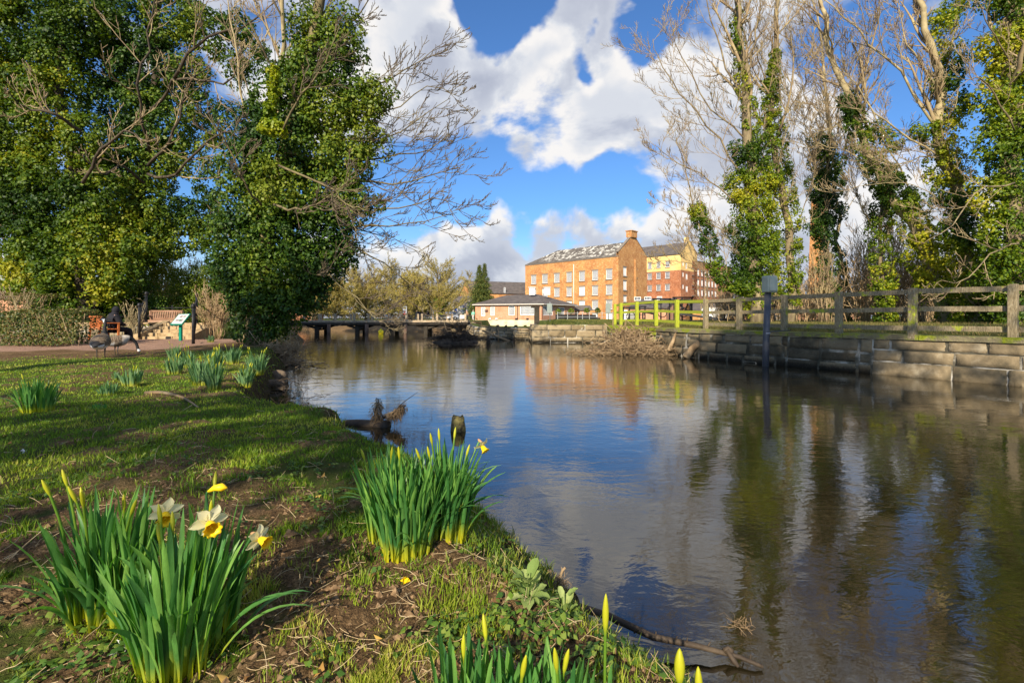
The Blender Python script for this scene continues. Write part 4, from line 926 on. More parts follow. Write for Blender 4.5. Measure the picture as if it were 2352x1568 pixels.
leftmass('broad ivy-covered tree with low sunlit skirt of leaves above the clipped hedge', 24.5, [(205, 745), (200, 700), (190, 550), (170, 400), (150, 250), (140, 100), (120, -60)],
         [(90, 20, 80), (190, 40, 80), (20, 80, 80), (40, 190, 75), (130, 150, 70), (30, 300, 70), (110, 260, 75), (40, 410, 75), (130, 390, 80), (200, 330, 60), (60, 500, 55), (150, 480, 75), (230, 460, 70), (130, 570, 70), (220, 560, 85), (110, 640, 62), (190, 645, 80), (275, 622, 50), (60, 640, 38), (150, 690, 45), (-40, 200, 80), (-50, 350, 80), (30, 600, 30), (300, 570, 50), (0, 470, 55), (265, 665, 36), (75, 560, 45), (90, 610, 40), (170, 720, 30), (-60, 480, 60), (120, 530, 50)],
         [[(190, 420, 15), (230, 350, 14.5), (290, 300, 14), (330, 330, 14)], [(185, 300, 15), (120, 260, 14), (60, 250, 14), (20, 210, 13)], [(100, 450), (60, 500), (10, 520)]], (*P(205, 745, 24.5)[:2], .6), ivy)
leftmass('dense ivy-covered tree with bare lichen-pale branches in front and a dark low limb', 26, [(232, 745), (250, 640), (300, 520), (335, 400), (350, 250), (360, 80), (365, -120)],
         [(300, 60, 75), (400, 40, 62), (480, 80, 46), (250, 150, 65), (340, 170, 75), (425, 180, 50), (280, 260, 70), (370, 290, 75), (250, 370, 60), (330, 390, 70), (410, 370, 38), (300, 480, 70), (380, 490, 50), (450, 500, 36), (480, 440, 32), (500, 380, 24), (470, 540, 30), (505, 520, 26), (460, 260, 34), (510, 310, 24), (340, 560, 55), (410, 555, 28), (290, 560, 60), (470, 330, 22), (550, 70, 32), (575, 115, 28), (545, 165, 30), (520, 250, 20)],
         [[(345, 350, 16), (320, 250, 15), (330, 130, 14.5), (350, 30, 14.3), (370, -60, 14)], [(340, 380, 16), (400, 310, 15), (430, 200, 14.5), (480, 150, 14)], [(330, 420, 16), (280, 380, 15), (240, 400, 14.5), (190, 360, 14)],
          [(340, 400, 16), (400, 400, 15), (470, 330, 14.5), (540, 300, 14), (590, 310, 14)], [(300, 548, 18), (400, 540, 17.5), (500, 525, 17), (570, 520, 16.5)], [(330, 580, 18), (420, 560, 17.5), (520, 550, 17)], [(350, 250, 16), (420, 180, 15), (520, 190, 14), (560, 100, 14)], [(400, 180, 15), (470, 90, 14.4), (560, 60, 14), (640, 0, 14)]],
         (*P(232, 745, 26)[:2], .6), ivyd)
wood, twig = MB(), MB()
bare([limb([(560, 800, 19), (575, 600, 19), (600, 400, 18), (625, 300, 17), (640, 150, 16.5), (645, 0, 16), (648, -150, 16)], 17, .12, .05), limb([(630, 270), (680, 180), (720, 60), (760, -80)], 17, .05, .015), limb([(615, 330), (560, 250), (540, 120), (520, -60)], 17, .05, .015), limb([(640, 120), (600, 40), (560, -60)], 17, .04, .015)],
     [dict(m=12, t0=.35, t1=.99, ang=42, lr=.3, K=6, rr=.5, trop=(0, 0, .35), wob=.14), dict(m=5, t0=.15, t1=1, ang=40, lr=.5, K=5, rr=.6, trop=(0, 0, .3), wob=.16), dict(m=4, t0=.1, t1=1, ang=38, lr=.6, K=3, rr=.7, trop=(0, 0, .3), wob=.16)], wood, twig, .0085)
tree('bare_tree', 'slender bare tree with lichen-yellow stem rising between the ivy-covered trees', (*P(560, 800, 19)[:2], .5), [('trunk', wood, m_twiglight), ('branches', twig, m_twig)])
wood, twig = MB(), MB()
bare([limb([(40, 700), (38, 640), (42, 560), (30, 420), (20, 300)], 26, .17, .05), limb([(40, 610), (0, 560), (-40, 530)], 26, .06, .02), limb([(42, 580), (80, 500), (90, 420)], 26, .06, .02)],
     TW(9, 5, 4), wood, twig, .013)
tree('bare_tree', 'pale bare tree beyond the left ivy tree, seen over the bungalow roof', (*P(40, 700, 26)[:2], .8), [('trunk', wood, m_bark), ('branches', twig, m_twig)])

# ---- the row of trees along the right bank
def rtree(label, Z, trunk_, r0, r1, limbs_, ivys, lv, mat=ivyb, twm=m_twig, wm=m_bark, name='ivy_clad_tree', rmin=.0078, yel=None):
    wood, twig, cr = MB(), MB(), MB(); tr = limb(trunk_, Z, r0, r1, 18); wood.tubes(*tr, 10)
    bare([limb(l, Z, a * .56, b * .6) for l, a, b in limbs_], lv, wood, twig, rmin); top = tr[0][:, 8:], tr[1][:, 8:]
    for q, rad, n in spray(*top, lv): twig.tubes(q, np.maximum(rad, rmin), n, cap=False)
    for q in ivys:
        if q[0] == 'b': blobs(cr, [(p[0], p[1], p[2] * .86, *p[3:]) for p in q[1]], Z, .10, .95, .30, 36, .8)
        else: ivy_limb(cr, limb(q[1], Z, .1, .1)[0], (np.linspace(0, 1, len(q[2])), np.array(q[2]) * .76), .10, q[3] if len(q) > 3 else 24, clump=.24)
    pa = [('trunk', wood, wm), ('branches', twig, twm)] + ([('ivy', cr, mat)] if cr.V else [])
    return tree(name, label, (*P(*trunk_[0][:2], Z)[:2], 1.1), pa)
LV = [dict(m=10, t0=.08, t1=.99, ang=42, lr=.42, K=6, rr=.45, trop=(-.10, 0, .42), wob=.14), dict(m=7, t0=.12, t1=1, ang=42, lr=.5, K=5, rr=.6, trop=(-.05, 0, .3), wob=.17), dict(m=8, t0=.1, t1=1, ang=40, lr=.6, K=4, rr=.7, trop=(0, 0, .35), wob=.2)]
rtree('spreading bare-topped tree with broad ivy on its trunk behind the grey gauge box', 24, [(1735, 760), (1738, 600), (1728, 450), (1728, 300), (1700, 150), (1690, 0), (1680, -180)], .34, .10,
      [([(1700, 665), (1645, 620), (1605, 500), (1575, 380), (1550, 300)], .10, .02), ([(1728, 440), (1660, 330), (1580, 230), (1520, 150), (1500, 90)], .09, .02), ([(1725, 500), (1640, 420), (1550, 370), (1495, 330)], .08, .015), ([(1722, 260), (1660, 130), (1620, 0), (1590, -120)], .09, .02),
       ([(1715, 650), (1640, 628), (1560, 600), (1510, 600)], .05, .01), ([(1728, 330), (1640, 260), (1560, 120), (1530, 20)], .08, .015), ([(1738, 560), (1780, 450), (1800, 330), (1840, 200)], .07, .015), ([(1710, 200), (1740, 60), (1750, -80)], .09, .03),
       ([(1720, 560), (1640, 520), (1560, 480), (1500, 460)], .05, .01), ([(1730, 620), (1660, 560), (1600, 560), (1530, 530)], .05, .01)],
      [('b', [(1738, 700, 26), (1735, 655, 45), (1700, 640, 32), (1735, 600, 55), (1720, 540, 55), (1755, 570, 40), (1735, 480, 55), (1700, 430, 40), (1750, 420, 45), (1725, 370, 38), (1700, 345, 25), (1740, 320, 24)]), ('l', [(1720, 660), (1650, 625), (1610, 520), (1598, 470)], [.55, .42, .35, .15], 30),
       ('l', [(1728, 300), (1700, 150), (1690, 20)], [.35, .2, .12], 12)], LV)
rtree('slim ivy-ringed tree just right of the gauge box', 25, [(1815, 770), (1812, 620), (1805, 520), (1790, 400), (1775, 300), (1775, 180), (1785, 50), (1795, -130)], .22, .08,
      [([(1795, 440), (1740, 330), (1700, 230), (1690, 120)], .06, .015), ([(1780, 300), (1840, 200), (1870, 60), (1880, -40)], .06, .015), ([(1776, 220), (1730, 100), (1720, -20)], .06, .015), ([(1810, 560), (1860, 450), (1880, 330), (1930, 230)], .05, .012)],
      [('l', [(1814, 700), (1810, 600), (1800, 500), (1790, 400), (1776, 300), (1775, 200), (1780, 120)], [.5, .8, .85, .8, .45, .35, .12], 26)], LV)
rtree('short ivy-smothered tree in front of the factory chimney', 26, [(1915, 775), (1905, 640), (1895, 520), (1900, 400), (1905, 300), (1890, 180)], .17, .05,
      [([(1900, 420), (1860, 330), (1840, 250)], .05, .012), ([(1900, 380), (1950, 280), (1980, 180)], .05, .012)],
      [('b', [(1890, 335, 32), (1900, 380, 42), (1890, 430, 46), (1905, 480, 42), (1885, 520, 34)]), ('l', [(1910, 720), (1905, 640), (1895, 560), (1893, 480)], [.4, .5, .6, .8], 22)], LV, ivyd)
rtree('thin sunlit bare tree right of the factory chimney', 27, [(1952, 775), (1938, 640), (1928, 560), (1918, 470), (1908, 300), (1890, 150), (1860, -20)], .12, .04,
      [([(1925, 520), (1980, 420), (2010, 300)], .04, .01), ([(1910, 330), (1850, 220), (1820, 80)], .04, .01)], [('l', [(1950, 740), (1940, 640), (1930, 570)], [.12, .15, .2], 10)], LV, name='bare_tree', wm=m_twiglight)
rtree('leaning ivy-wrapped tree whose long pale limbs arch to the left', 22, [(2185, 775), (2130, 600), (2070, 480), (2010, 380), (1965, 280), (1925, 150), (1890, 20), (1870, -80)], .25, .06,
      [([(2090, 440), (2020, 300), (1985, 225), (1900, 170), (1850, 160)], .06, .015), ([(2030, 400), (1950, 350), (1880, 330), (1820, 280)], .05, .012), ([(1990, 330), (1930, 290), (1870, 300), (1800, 250)], .05, .012), ([(1960, 270), (1990, 150), (2010, 20)], .06, .015)],
      [('l', [(2180, 740), (2130, 600), (2070, 480), (2010, 380), (1965, 280), (1945, 220)], [.5, .7, .75, .6, .35, .15], 26), ('b', [(2150, 640, 40), (2120, 560, 40), (2090, 470, 38), (2040, 420, 30), (2020, 300, 22), (2050, 330, 24)])], LV, wm=m_twiglight)
rtree('narrow leaning ivy stem between the fence and the brown thicket', 23, [(2035, 775), (2030, 680), (2020, 580), (2025, 480), (2050, 380)], .10, .05, [([(2022, 560), (1970, 450), (1950, 360)], .04, .01)],
      [('l', [(2035, 740), (2030, 650), (2022, 560), (2028, 470), (2045, 400)], [.3, .45, .5, .35, .15], 22)], LV)
rtree('big pale-limbed tree with ivy to the crown behind the second last fence post', 20.5, [(2240, 780), (2225, 620), (2205, 480), (2170, 330), (2155, 180), (2120, 60), (2090, -80)], .30, .08,
      [([(2200, 420), (2115, 234), (2007, 112), (1953, 60), (1881, -10)], .11, .03), ([(2215, 500), (2160, 360), (2075, 310), (2016, 270), (1975, 200), (1900, 130)], .09, .02), ([(2160, 200), (2190, 80), (2200, -60)], .08, .02), ([(2180, 370), (2120, 360), (2040, 380), (1960, 340)], .06, .012),
       ([(2225, 560), (2150, 450), (2060, 420), (1960, 430)], .04, .01), ([(2150, 200), (2080, 90), (2060, -40)], .06, .015)],
      [('b', [(2235, 730, 50), (2230, 660, 55), (2215, 590, 55), (2205, 520, 52), (2190, 450, 45), (2175, 390, 45), (2165, 320, 38), (2195, 250, 40), (2175, 190, 36), (2185, 130, 34), (2160, 60, 32), (2190, 20, 30), (2270, 690, 50), (2260, 610, 45), (2120, 300, 24)])], LV, wm=m_twiglight)
rtree('massive ivy-covered tree at the right end of the fence', 18, [(2345, 800), (2340, 600), (2325, 400), (2320, 200), (2330, 50), (2335, -120)], .38, .15,
      [([(2330, 420, 16.5), (2250, 440, 16), (2180, 520, 15.5), (2120, 560, 15.5)], .05, .012), ([(2330, 300, 16.5), (2280, 200, 16), (2230, 180, 15.5), (2180, 230, 15)], .05, .012), ([(2340, 560, 16.5), (2280, 580, 16), (2220, 640, 15.5), (2150, 650, 15.5)], .05, .012), ([(2330, 150, 16.5), (2270, 60, 16), (2230, -40, 15.5)], .05, .012)],
      [('b', [(2340, 700, 60), (2300, 640, 55), (2345, 600, 65), (2300, 540, 60), (2350, 480, 70), (2290, 450, 55), (2340, 380, 70), (2290, 330, 50), (2340, 270, 70), (2290, 220, 50), (2345, 160, 70), (2300, 100, 55), (2350, 40, 70), (2300, -10, 50), (2400, 300, 80), (2410, 500, 80), (2400, 100, 80), (2400, 680, 70), (2310, 760, 30)])], [dict(l, m=max(3, l['m'] - 3)) for l in LV])

# bare bushes of the thicket behind the fence
def bush(label, px, py, Z, hpx, wpx, mat, n=16, name='bare_bush', sub=(5, 4), rmin=.009, r0=.02, group=None, leafmat=None, lean=0, nleaf=0, base_z=None):
    b = P(px, py, Z); h = hpx / F * Z; w = wpx / F * Z; mb = MB(); K = 7
    a = rng.random(n) * 2 * np.pi; s = rng.uniform(.2, 1, n) * w * .5
    p0 = b + np.stack([np.cos(a) * s * .35, np.sin(a) * s * .35, -.1 + 0 * a], 1); tip = b + np.stack([np.cos(a) * s + lean, np.sin(a) * s * .8, h * rng.uniform(.6, 1.05, n)], 1)
    t = np.linspace(0, 1, K)[None, :, None]; pts = p0[:, None] + (tip - p0)[:, None] * np.concatenate([t ** 1.4, t ** 1.4, t ** .85], 2) + rng.normal(size=(n, K, 3)) * h * .015
    rad = np.linspace(r0, rmin, K)[None].repeat(n, 0); mb.tubes(pts, rad, 4)
    q, r = grow(pts, rad, sub[0], .15, .98, 35, .38, 5, .6, (0, 0, .35), .16, rmin); mb.tubes(q, r, 3, cap=False)
    if len(sub) > 1: q, r = grow(q, r, sub[1], .1, 1, 40, .5, 4, .7, (0, 0, .3), .2, rmin); mb.tubes(q, r, 3, cap=False)
    th_ = thing(name, label, 'bush', (*b[:2], b[2] if base_z is None else base_z), group=group); mb.build('stems', mat, th_)
    if leafmat is not None:
        lf = MB(); c = q[:, -1]; c = c[rng.integers(0, len(c), nleaf)] + rng.normal(size=(nleaf, 3)) * .12; domes(lf, c, .16, 12, .06, None); lf.build('leaves', leafmat, th_)
    return th_
names = ['bare brown bush seen under the gauge box', 'bare brown bush just left of the factory chimney', 'bare brown bush at the foot of the factory chimney', 'dense brown bush between the thin sunlit tree and the leaning tree', 'tall straw-coloured bush left of the leaning ivy tree', 'pale brown bush at the foot of the leaning ivy tree',
         'tangled brown bush beside the big pale-limbed tree', 'bare bush low behind the last fence rails', 'tall bare bush standing in the middle of the brown thicket', 'bare bush left of the broad ivy trunk']
for (px, hp, wp, Z_, n), nm in zip([(1775, 110, 80, 27, 10), (1850, 130, 90, 28, 14), (1890, 150, 80, 24.5, 14), (1985, 190, 100, 25, 24), (2050, 230, 100, 26, 28), (2110, 210, 100, 24.5, 26), (2165, 190, 90, 23, 22), (2280, 90, 120, 20, 18), (2010, 240, 120, 29, 28), (1660, 90, 60, 30, 8)], names):
    bush(nm, px, 735 if Z_ > 24 else 742, Z_, hp, wp, m_brush if px > 1950 else m_twig, n, r0=.022, rmin=.010, group='bare bushes behind the fence')
ug = MB(); K_ = 6; n_ = 900; y_ = rng.uniform(25, 36, n_); x_ = (rng.uniform(1640, 2420, n_) - CX) / F * y_; hh_ = rng.uniform(1.2, 3.4, n_) * np.interp(x_ / y_ * F + CX, [1640, 1850, 2050, 2200], [.5, .75, 1.1, 1.0]); l_ = rng.normal(size=(n_, 2)) * .35; t_ = np.linspace(0, 1, K_)
ug_p = np.stack([x_[:, None] + l_[:, :1] * t_ ** 1.5 * hh_[:, None], y_[:, None] + l_[:, 1:] * t_ ** 1.5 * hh_[:, None], 1.0 + t_ * hh_[:, None]], -1) + rng.normal(size=(n_, K_, 3)) * .05
ug_r = np.tile(np.linspace(.022, .010, K_), (n_, 1)); ug.tubes(ug_p, ug_r, 4); q_, r_ = grow(ug_p, ug_r, 6, .15, 1, 38, .45, 5, .6, (0, 0, .3), .18, .009); ug.tubes(q_, r_, 3, cap=False); q_, r_ = grow(q_, r_, 3, .1, 1, 40, .6, 4, .7, (0, 0, .3), .2, .009); ug.tubes(q_, r_, 3, cap=False)
tag(ug.build('undergrowth', m_brush, None), 'dense brown bare undergrowth behind the fence and the ivy trees', 'undergrowth', kind='stuff')
bush('slender bare sapling left of the broad ivy trunk, against the sky', 1615, 735, 60, 110, 50, m_twig, 4, name='bare_sapling', rmin=.02, r0=.06)
wood, twig = MB(), MB()
for px in (1680,): bare([limb([(px, 735), (px + 2, 700), (px, 670)], 130, .5, .1)], [dict(m=16, t0=.1, t1=1, ang=50, lr=1.0, K=5, rr=.4, trop=(0, 0, .3), wob=.1), dict(m=9, t0=.1, t1=1, ang=45, lr=.5, K=4, rr=.6, trop=(0, 0, .3), wob=.1), dict(m=6, t0=.1, t1=1, ang=45, lr=.5, K=3, rr=.7, trop=(0, 0, .3), wob=.1)], wood, twig, .045)
tree('bare_tree', 'far round bare tree on the skyline right of the red wing', (*P(1680, 735, 130)[:2], .9), [('trunk', wood, m_bark), ('branches', twig, m_brush)])

# ---- the far trees beyond the footbridge
m_budtwig = M('budding_twig', [(.20, .16, .05), (.34, .29, .09), (.44, .36, .14)], .25, .9, 0)
budleaf = Mleaf('catkin', [(.20, .16, .035), (.34, .29, .06), (.46, .38, .11), (.38, .26, .10)], .3, .8)
def fartree(label, px, top, wpx, Z, bud=1.0, ivyk=0, base=735, mat=None, n=60, seed=0):
    b = P(px, base, Z); h = (base - top) / F * Z; w = wpx / F * Z; wood, twig, lf = MB(), MB(), MB()
    tr = np.array([[b + (0, 0, -.2), b + (w * .02, 0, h * .3), b + (-w * .02, 0, h * .6), b + (0, 0, h * .9)]]); tr = resample(tr[0], 10)[None]; rad = np.linspace(h * .022, h * .004, 10)[None]; wood.tubes(tr, rad, 6)
    q, r = grow(tr, rad, n, .02, .97, 62, 1, 7, .5, (0, 0, .12), .10, .03, length=w * .52, end=.3); q = b + (q - b) * np.array([1, .8, 1]); wood.tubes(q, r, 4)
    q2, r2 = grow(q, r, 9, .15, 1, 38, .42, 5, .6, (0, 0, .22), .14, .028); twig.tubes(q2, r2, 3, cap=False)
    q3, r3 = grow(q2, r2, 6, .1, 1, 35, .5, 4, .7, (0, 0, .2), .16, .022); twig.tubes(q3, r3, 3, cap=False)
    t = thing('bare_tree', label, 'tree', (*b[:2], .9), group='bare trees beyond the footbridge'); wood.build('trunk', m_bark, t); twig.build('branches', mat or m_budtwig, t)
    if bud:
        c = q3[:, 1:].reshape(-1, 3); k = int(len(c) * 1.5 * bud); c = c[rng.integers(0, len(c), k)] + rng.normal(size=(k, 3)) * .12; lf.leaves(c, rng.normal(size=c.shape), .12 * rng.uniform(.6, 1.3, k)); lf.build('catkins', budleaf, t)
    if ivyk:
        iv = MB(); m = ivyk; tt = rng.random(m) * .7; c, T = interp(np.broadcast_to(tr[0], (m, 10, 3)), tt); domes(iv, c + rng.normal(size=c.shape) * w * np.array([.06, .06, .02]), .8, 30, .32); iv.build('ivy', ivy, t)
for a in [('rounded olive-brown bare tree, leftmost beyond the footbridge', 768, 645, 130, 78, 1.5, 0), ('wide budding bare tree behind the left half of the footbridge', 838, 638, 150, 84, 1.5, 0), ('forked bare tree showing above its neighbours left of the white sign', 890, 608, 120, 92, .8, 0),
          ('low olive tree just behind the tall white sign', 945, 640, 130, 80, 1.2, 0), ('bare tree with ivied trunk right of the tall white sign', 965, 640, 80, 86, .8, 12), ('tallest fan-shaped bare tree beyond the footbridge', 1008, 596, 150, 95, .7, 0),
          ('small bare tree with bright ivy left of the white cottage', 1012, 668, 70, 82, .5, 16), ('thin grey bare tree left of the conifer', 1078, 618, 50, 120, 0, 0), ('shrubby budding tree behind the big ivy tree and the bridge', 715, 660, 120, 76, 1.5, 0), ('bare tree filling the gap between the forked and fan-shaped trees', 950, 622, 80, 100, .5, 0)]:
    fartree(*a)
wd = MB(); n_ = 2600; X_ = rng.uniform(-175, -4, n_); Yw = rng.uniform(128, 165, n_); H_ = 5 + 7 * fbm2(X_, Yw * 0, .05, 3, 2.0); zz = rng.random(n_) ** .8 * H_; domes(wd, np.stack([X_, Yw, 1 + zz], 1), 1.6, 22, .55)
X_ = rng.uniform(70, 200, 1200); Yw = rng.uniform(120, 150, 1200); zz = rng.random(1200) * (4 + 4 * fbm2(X_, Yw * 0, .05, 3, 7.0)); domes(wd, np.stack([X_, Yw, 1 + zz], 1), 1.6, 22, .55)
X_ = rng.uniform(-60, -26, 500); Yw = rng.uniform(48, 60, 500); zz = rng.random(500) * 4; domes(wd, np.stack([X_, Yw, .8 + zz], 1), .9, 22, .35)
tag(wd.build('distant_woods', Mleaf('winter_woods', [(.09, .075, .035), (.16, .13, .05), (.22, .19, .08), (.12, .13, .04)], .2, .9), None), 'distant winter woodland closing the view beyond the bridge', 'woods', kind='stuff')
# conifer with two tips
def conifer():
    t = thing('conifer', 'dark green conifer with twin pointed tips beside the low restaurant', 'tree', (*P(1107, 735, 88)[:2], .9)); mb = MB(); tr = MB(); Z = 88
    for px, top, w, bs in ((1101, 610, 62, 738), (1113, 607, 60, 738), (1107, 640, 104, 745)):
        b = P(px, bs, Z); h = (bs - top) / F * Z; W_ = w / F * Z * .68; tr.tubes(np.array([b, b + (0, 0, h * .97)]), [.22, .03], 6)
        m = int(900 * w / 40); tt = rng.random(m) ** .75; a = rng.random(m) * 2 * np.pi; rr_ = W_ * (1 - tt) ** 1.0 * rng.uniform(.45, 1.08, m) * (.8 + .3 * np.sin(tt * 60)) + .08
        c = b + np.stack([np.cos(a) * rr_, np.sin(a) * rr_, tt * h - rr_ * .25], 1); d = np.stack([np.cos(a), np.sin(a), 0 * a - .5], 1)
        for k in range(7):
            mb.leaves(c + rng.normal(size=c.shape) * .13, rng.normal(size=c.shape) + d * .6 + (0, 0, .5), (.34 - .2 * tt) * rng.uniform(.6, 1.2, m), .45, 0, .1, tipdir=d + rng.normal(size=c.shape) * .35)
    tr.build('trunk', m_barkdark, t); mb.build('crown', Mleaf('conifer_needles', [(.02, .045, .008), (.05, .085, .012), (.11, .13, .02), (.16, .15, .03)], .1, .7), t)
conifer()

# ---- bushes behind the terrace on the left
lightivy = Mleaf('light_green_leaves', [(.07, .12, .012), (.15, .20, .015), (.28, .30, .03)], .4, .45)
def shrub(label, lst, Z, mat, leaf=.08, dens=1.0, clump=.28, base=None, name='evergreen_shrub', cat='shrub', stems=5):
    t = thing(name, label, cat, (*P(lst[0][0], 760, Z)[:2], .6)); mb = MB(); blobs(mb, lst, Z, leaf, dens, clump, 34, .8); mb.build('leaves', mat, t)
    st = MB()
    for i in range(stems):
        q = lst[i % len(lst)]; st.tubes(resample(path([(lst[0][0] + random.uniform(-8, 8), 775), ((lst[0][0] + q[0]) / 2, 730), (q[0], q[1])], Z), 6), np.linspace(.03, .012, 6), 5)
    st.build('stems', m_twig, t); return t
shrub('sunlit light green shrub behind the terrace bench', [(430, 655, 38), (470, 640, 34), (410, 690, 30), (455, 690, 34), (490, 670, 30), (440, 720, 24), (480, 720, 28)], 27, lightivy)
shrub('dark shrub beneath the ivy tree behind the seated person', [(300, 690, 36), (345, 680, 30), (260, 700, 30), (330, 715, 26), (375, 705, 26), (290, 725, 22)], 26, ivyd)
shrub('olive shrub above and left of the terrace bench', [(330, 620, 30), (370, 640, 32), (310, 650, 26), (390, 620, 22)], 29, ivy)
for i, (px, top, w, Z_, nm, m_) in enumerate([(360, 575, 110, 33, 'tangle of bare brown branches behind the terrace under the dark limb', m_brush), (430, 590, 110, 34, 'wide rusty-brown bare bush behind the light green shrub', m_brush), (500, 600, 90, 31, 'bare brown bush between the light green shrub and the leaning ivy tree', m_brush)]):
    bush(nm, px, 745, Z_, 745 - top, w, m_, 22, rmin=.014, r0=.035)
bush('dense dry straw-brown bush beside the steps on the river side', 495, 775, 20, 115, 95, m_brush, 40, rmin=.007, r0=.012, base_z=.6)
bush('pruned bare bush with pinkish stems left of the steps', 305, 775, 19.6, 85, 60, m_twiglight, 16, rmin=.007, r0=.014, sub=(4, 3), base_z=.6)
bush('bare pale stems rising behind the clipped hedge', 50, 715, 16, 60, 70, m_twiglight, 9, rmin=.006, r0=.012, sub=(2,), base_z=.7)
for k in range(3):
    pass
# hedges
def hedge(label, px0, px1, py0, py1, Z, depth, mat, leaf=.045, n=1500, stems=True):
    a = P(px0, py1, Z); b = P(px1, py0, Z); t = thing('clipped_hedge', label, 'hedge', ((a[0] + b[0]) / 2, Z + depth / 2, a[2])); mb = MB()
    W_, H = b[0] - a[0], b[2] - a[2]; k = int(n * W_ * H / 1.2 * 1.0); sel = rng.random(k); u = rng.random(k); w = rng.random(k)
    x = u * W_; z = w * H; y = rng.random(k) * .15; top = sel < .45; z = np.where(top, H * rng.uniform(.93, 1.0, k), z); y = np.where(top, w * depth, y)
    f = fbm2(x, z + y, 2.5, 3, 2.0) - .5; rnd = np.minimum(1, np.minimum(x, W_ - x) / .35); zz_ = z * (.72 + .28 * np.sqrt(np.clip(rnd, 0, 1))) + f * .22
    c = np.stack([a[0] + x, Z + y - f * .35 + (z / H) ** 3 * .25, a[2] + zz_], 1); N = np.where(top[:, None], (0, 0, 1.0), (0, -1.0, .2)) + rng.normal(size=c.shape) * .7
    mb.leaves(c, N, leaf * rng.uniform(.7, 1.4, k)); 
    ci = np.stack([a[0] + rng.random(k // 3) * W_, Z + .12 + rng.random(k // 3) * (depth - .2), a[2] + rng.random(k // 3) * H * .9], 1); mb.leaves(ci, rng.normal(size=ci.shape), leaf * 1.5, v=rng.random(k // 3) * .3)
    mb.build('leaves', mat, t)
    s = MB(); m = int(W_ * 22); p = np.stack([a[0] + rng.random(m) * W_, Z + rng.random(m) * depth * .6 + .1, np.full(m, a[2] - .05)], 1); tip = p + rng.normal(size=p.shape) * (.15, .15, 0) + (0, 0, H * .95)
    s.tubes(np.stack([p, (p + tip) / 2 + rng.normal(size=p.shape) * .04, tip], 1), np.full((m, 3), .008), 3, cap=False); s.build('stems', m_brush, t)
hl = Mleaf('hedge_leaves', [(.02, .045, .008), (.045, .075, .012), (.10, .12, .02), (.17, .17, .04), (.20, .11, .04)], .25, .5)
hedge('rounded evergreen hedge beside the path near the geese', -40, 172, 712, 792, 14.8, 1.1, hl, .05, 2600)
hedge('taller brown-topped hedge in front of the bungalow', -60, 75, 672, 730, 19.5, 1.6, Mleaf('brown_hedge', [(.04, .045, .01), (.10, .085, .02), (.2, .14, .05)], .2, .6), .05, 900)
# ---- trees behind the camera: their shade lies over the lawn and the far wall
def shade_tree(label, x, y, zlo, zhi, rad, h, leaf=.3, k=70, flat=1.0):
    wood, cr = MB(), MB(); wood.tubes(np.array([[x, y, .3], [x + .1, y, h * .5], [x, y + .1, h]]), [.35, .25, .1], 8)
    C = np.array([x, y, (zlo + zhi) / 2]) + unit(rng.normal(size=(k, 3))) * (rng.random((k, 1)) ** .4) * np.array([rad[0], rad[1], (zhi - zlo) / 2])
    domes(cr, C, .8, 34, leaf); tree('ivy_clad_tree', label, (x, y, .5), [('trunk', wood, m_barkdark), ('crown', cr, ivyd)])

shade_tree('tree standing behind the viewer on the left whose shade crosses the lawn', -6.8, -8.6, 6.8, 9.0, (3.4, .8), 10, k=28)
shade_tree('tall tree behind the viewer whose shade falls on the far river wall', .8, -9.0, 11.5, 17.5, (3.0, 2.6), 18, k=100)
shade_tree('tree on the left bank whose shade darkens the foot of the ivy-clad tree', -11.8, -2.0, 8.2, 12.4, (2.3, 2.0), 13, k=70)

shade_tree('second tall tree behind the viewer, thinly dappling the concrete end of the river wall', 6.5, -11.0, 10.0, 16.0, (3.0, 2.6), 17, k=46)

# ------------------------------------------------------------------ the terrace steps, railings, bench, information board
m_step = M('sandstone_steps', [(.22, .15, .075), (.36, .26, .14), (.46, .35, .20)], 6, .9, .4)
xa, xb = P(322, 0, 20)[0] , P(462, 0, 20)[0]
t = thing('stone_steps', 'flight of worn sandstone steps with side walls up to the terrace', 'steps', ((xa + xb) / 2, 20, .53))
n = 5; zs0, zs1 = .52, 1.17
for i in range(n):
    z1 = zs0 + (zs1 - zs0) * (i + 1) / n; mb = MB(); x = xa + .32
    while x < xb - .34:
        w = min(random.uniform(.4, .9), xb - .32 - x); mb.box((x + w / 2, 19.65 + i * .30 + .25, (z1 + zs0 - .1) / 2), (w - .012, .5, z1 - zs0 + .1 + random.uniform(-.008, .008)), bev=.015, v=random.random()); x += w
    mb.build('tread', m_step, t, smooth=False)
for x in (xa + .15, xb - .15):
    mb = MB(); q = [(x - .15, 19.5, zs0 - .1), (x + .15, 19.5, zs0 - .1), (x + .15, 21.3, zs0 - .1), (x - .15, 21.3, zs0 - .1), (x - .15, 19.5, .72), (x + .15, 19.5, .72), (x + .15, 21.3, 1.27), (x - .15, 21.3, 1.27)]
    mb.add(q, [[0, 1, 5, 4], [1, 2, 6, 5], [2, 3, 7, 6], [3, 0, 4, 7], [4, 5, 6, 7]]); mb.build('side_wall', m_step, t, smooth=False)
t = thing('retaining_wall', 'low mossy yellow stone retaining wall left of the steps', 'wall', (-16, 20.6, .5))
blockwall(t, [(-21, 20.55), (xa - .02, 20.55)], .4, 1.14, m_stonetan, seed=31, course=.2, wmin=.3, wmax=.6, lean=.02, gap=.01, th=.35); coping(t, [(-21, 20.55), (xa - .02, 20.55)], 1.2, .4, .07, m_step, seed=2)
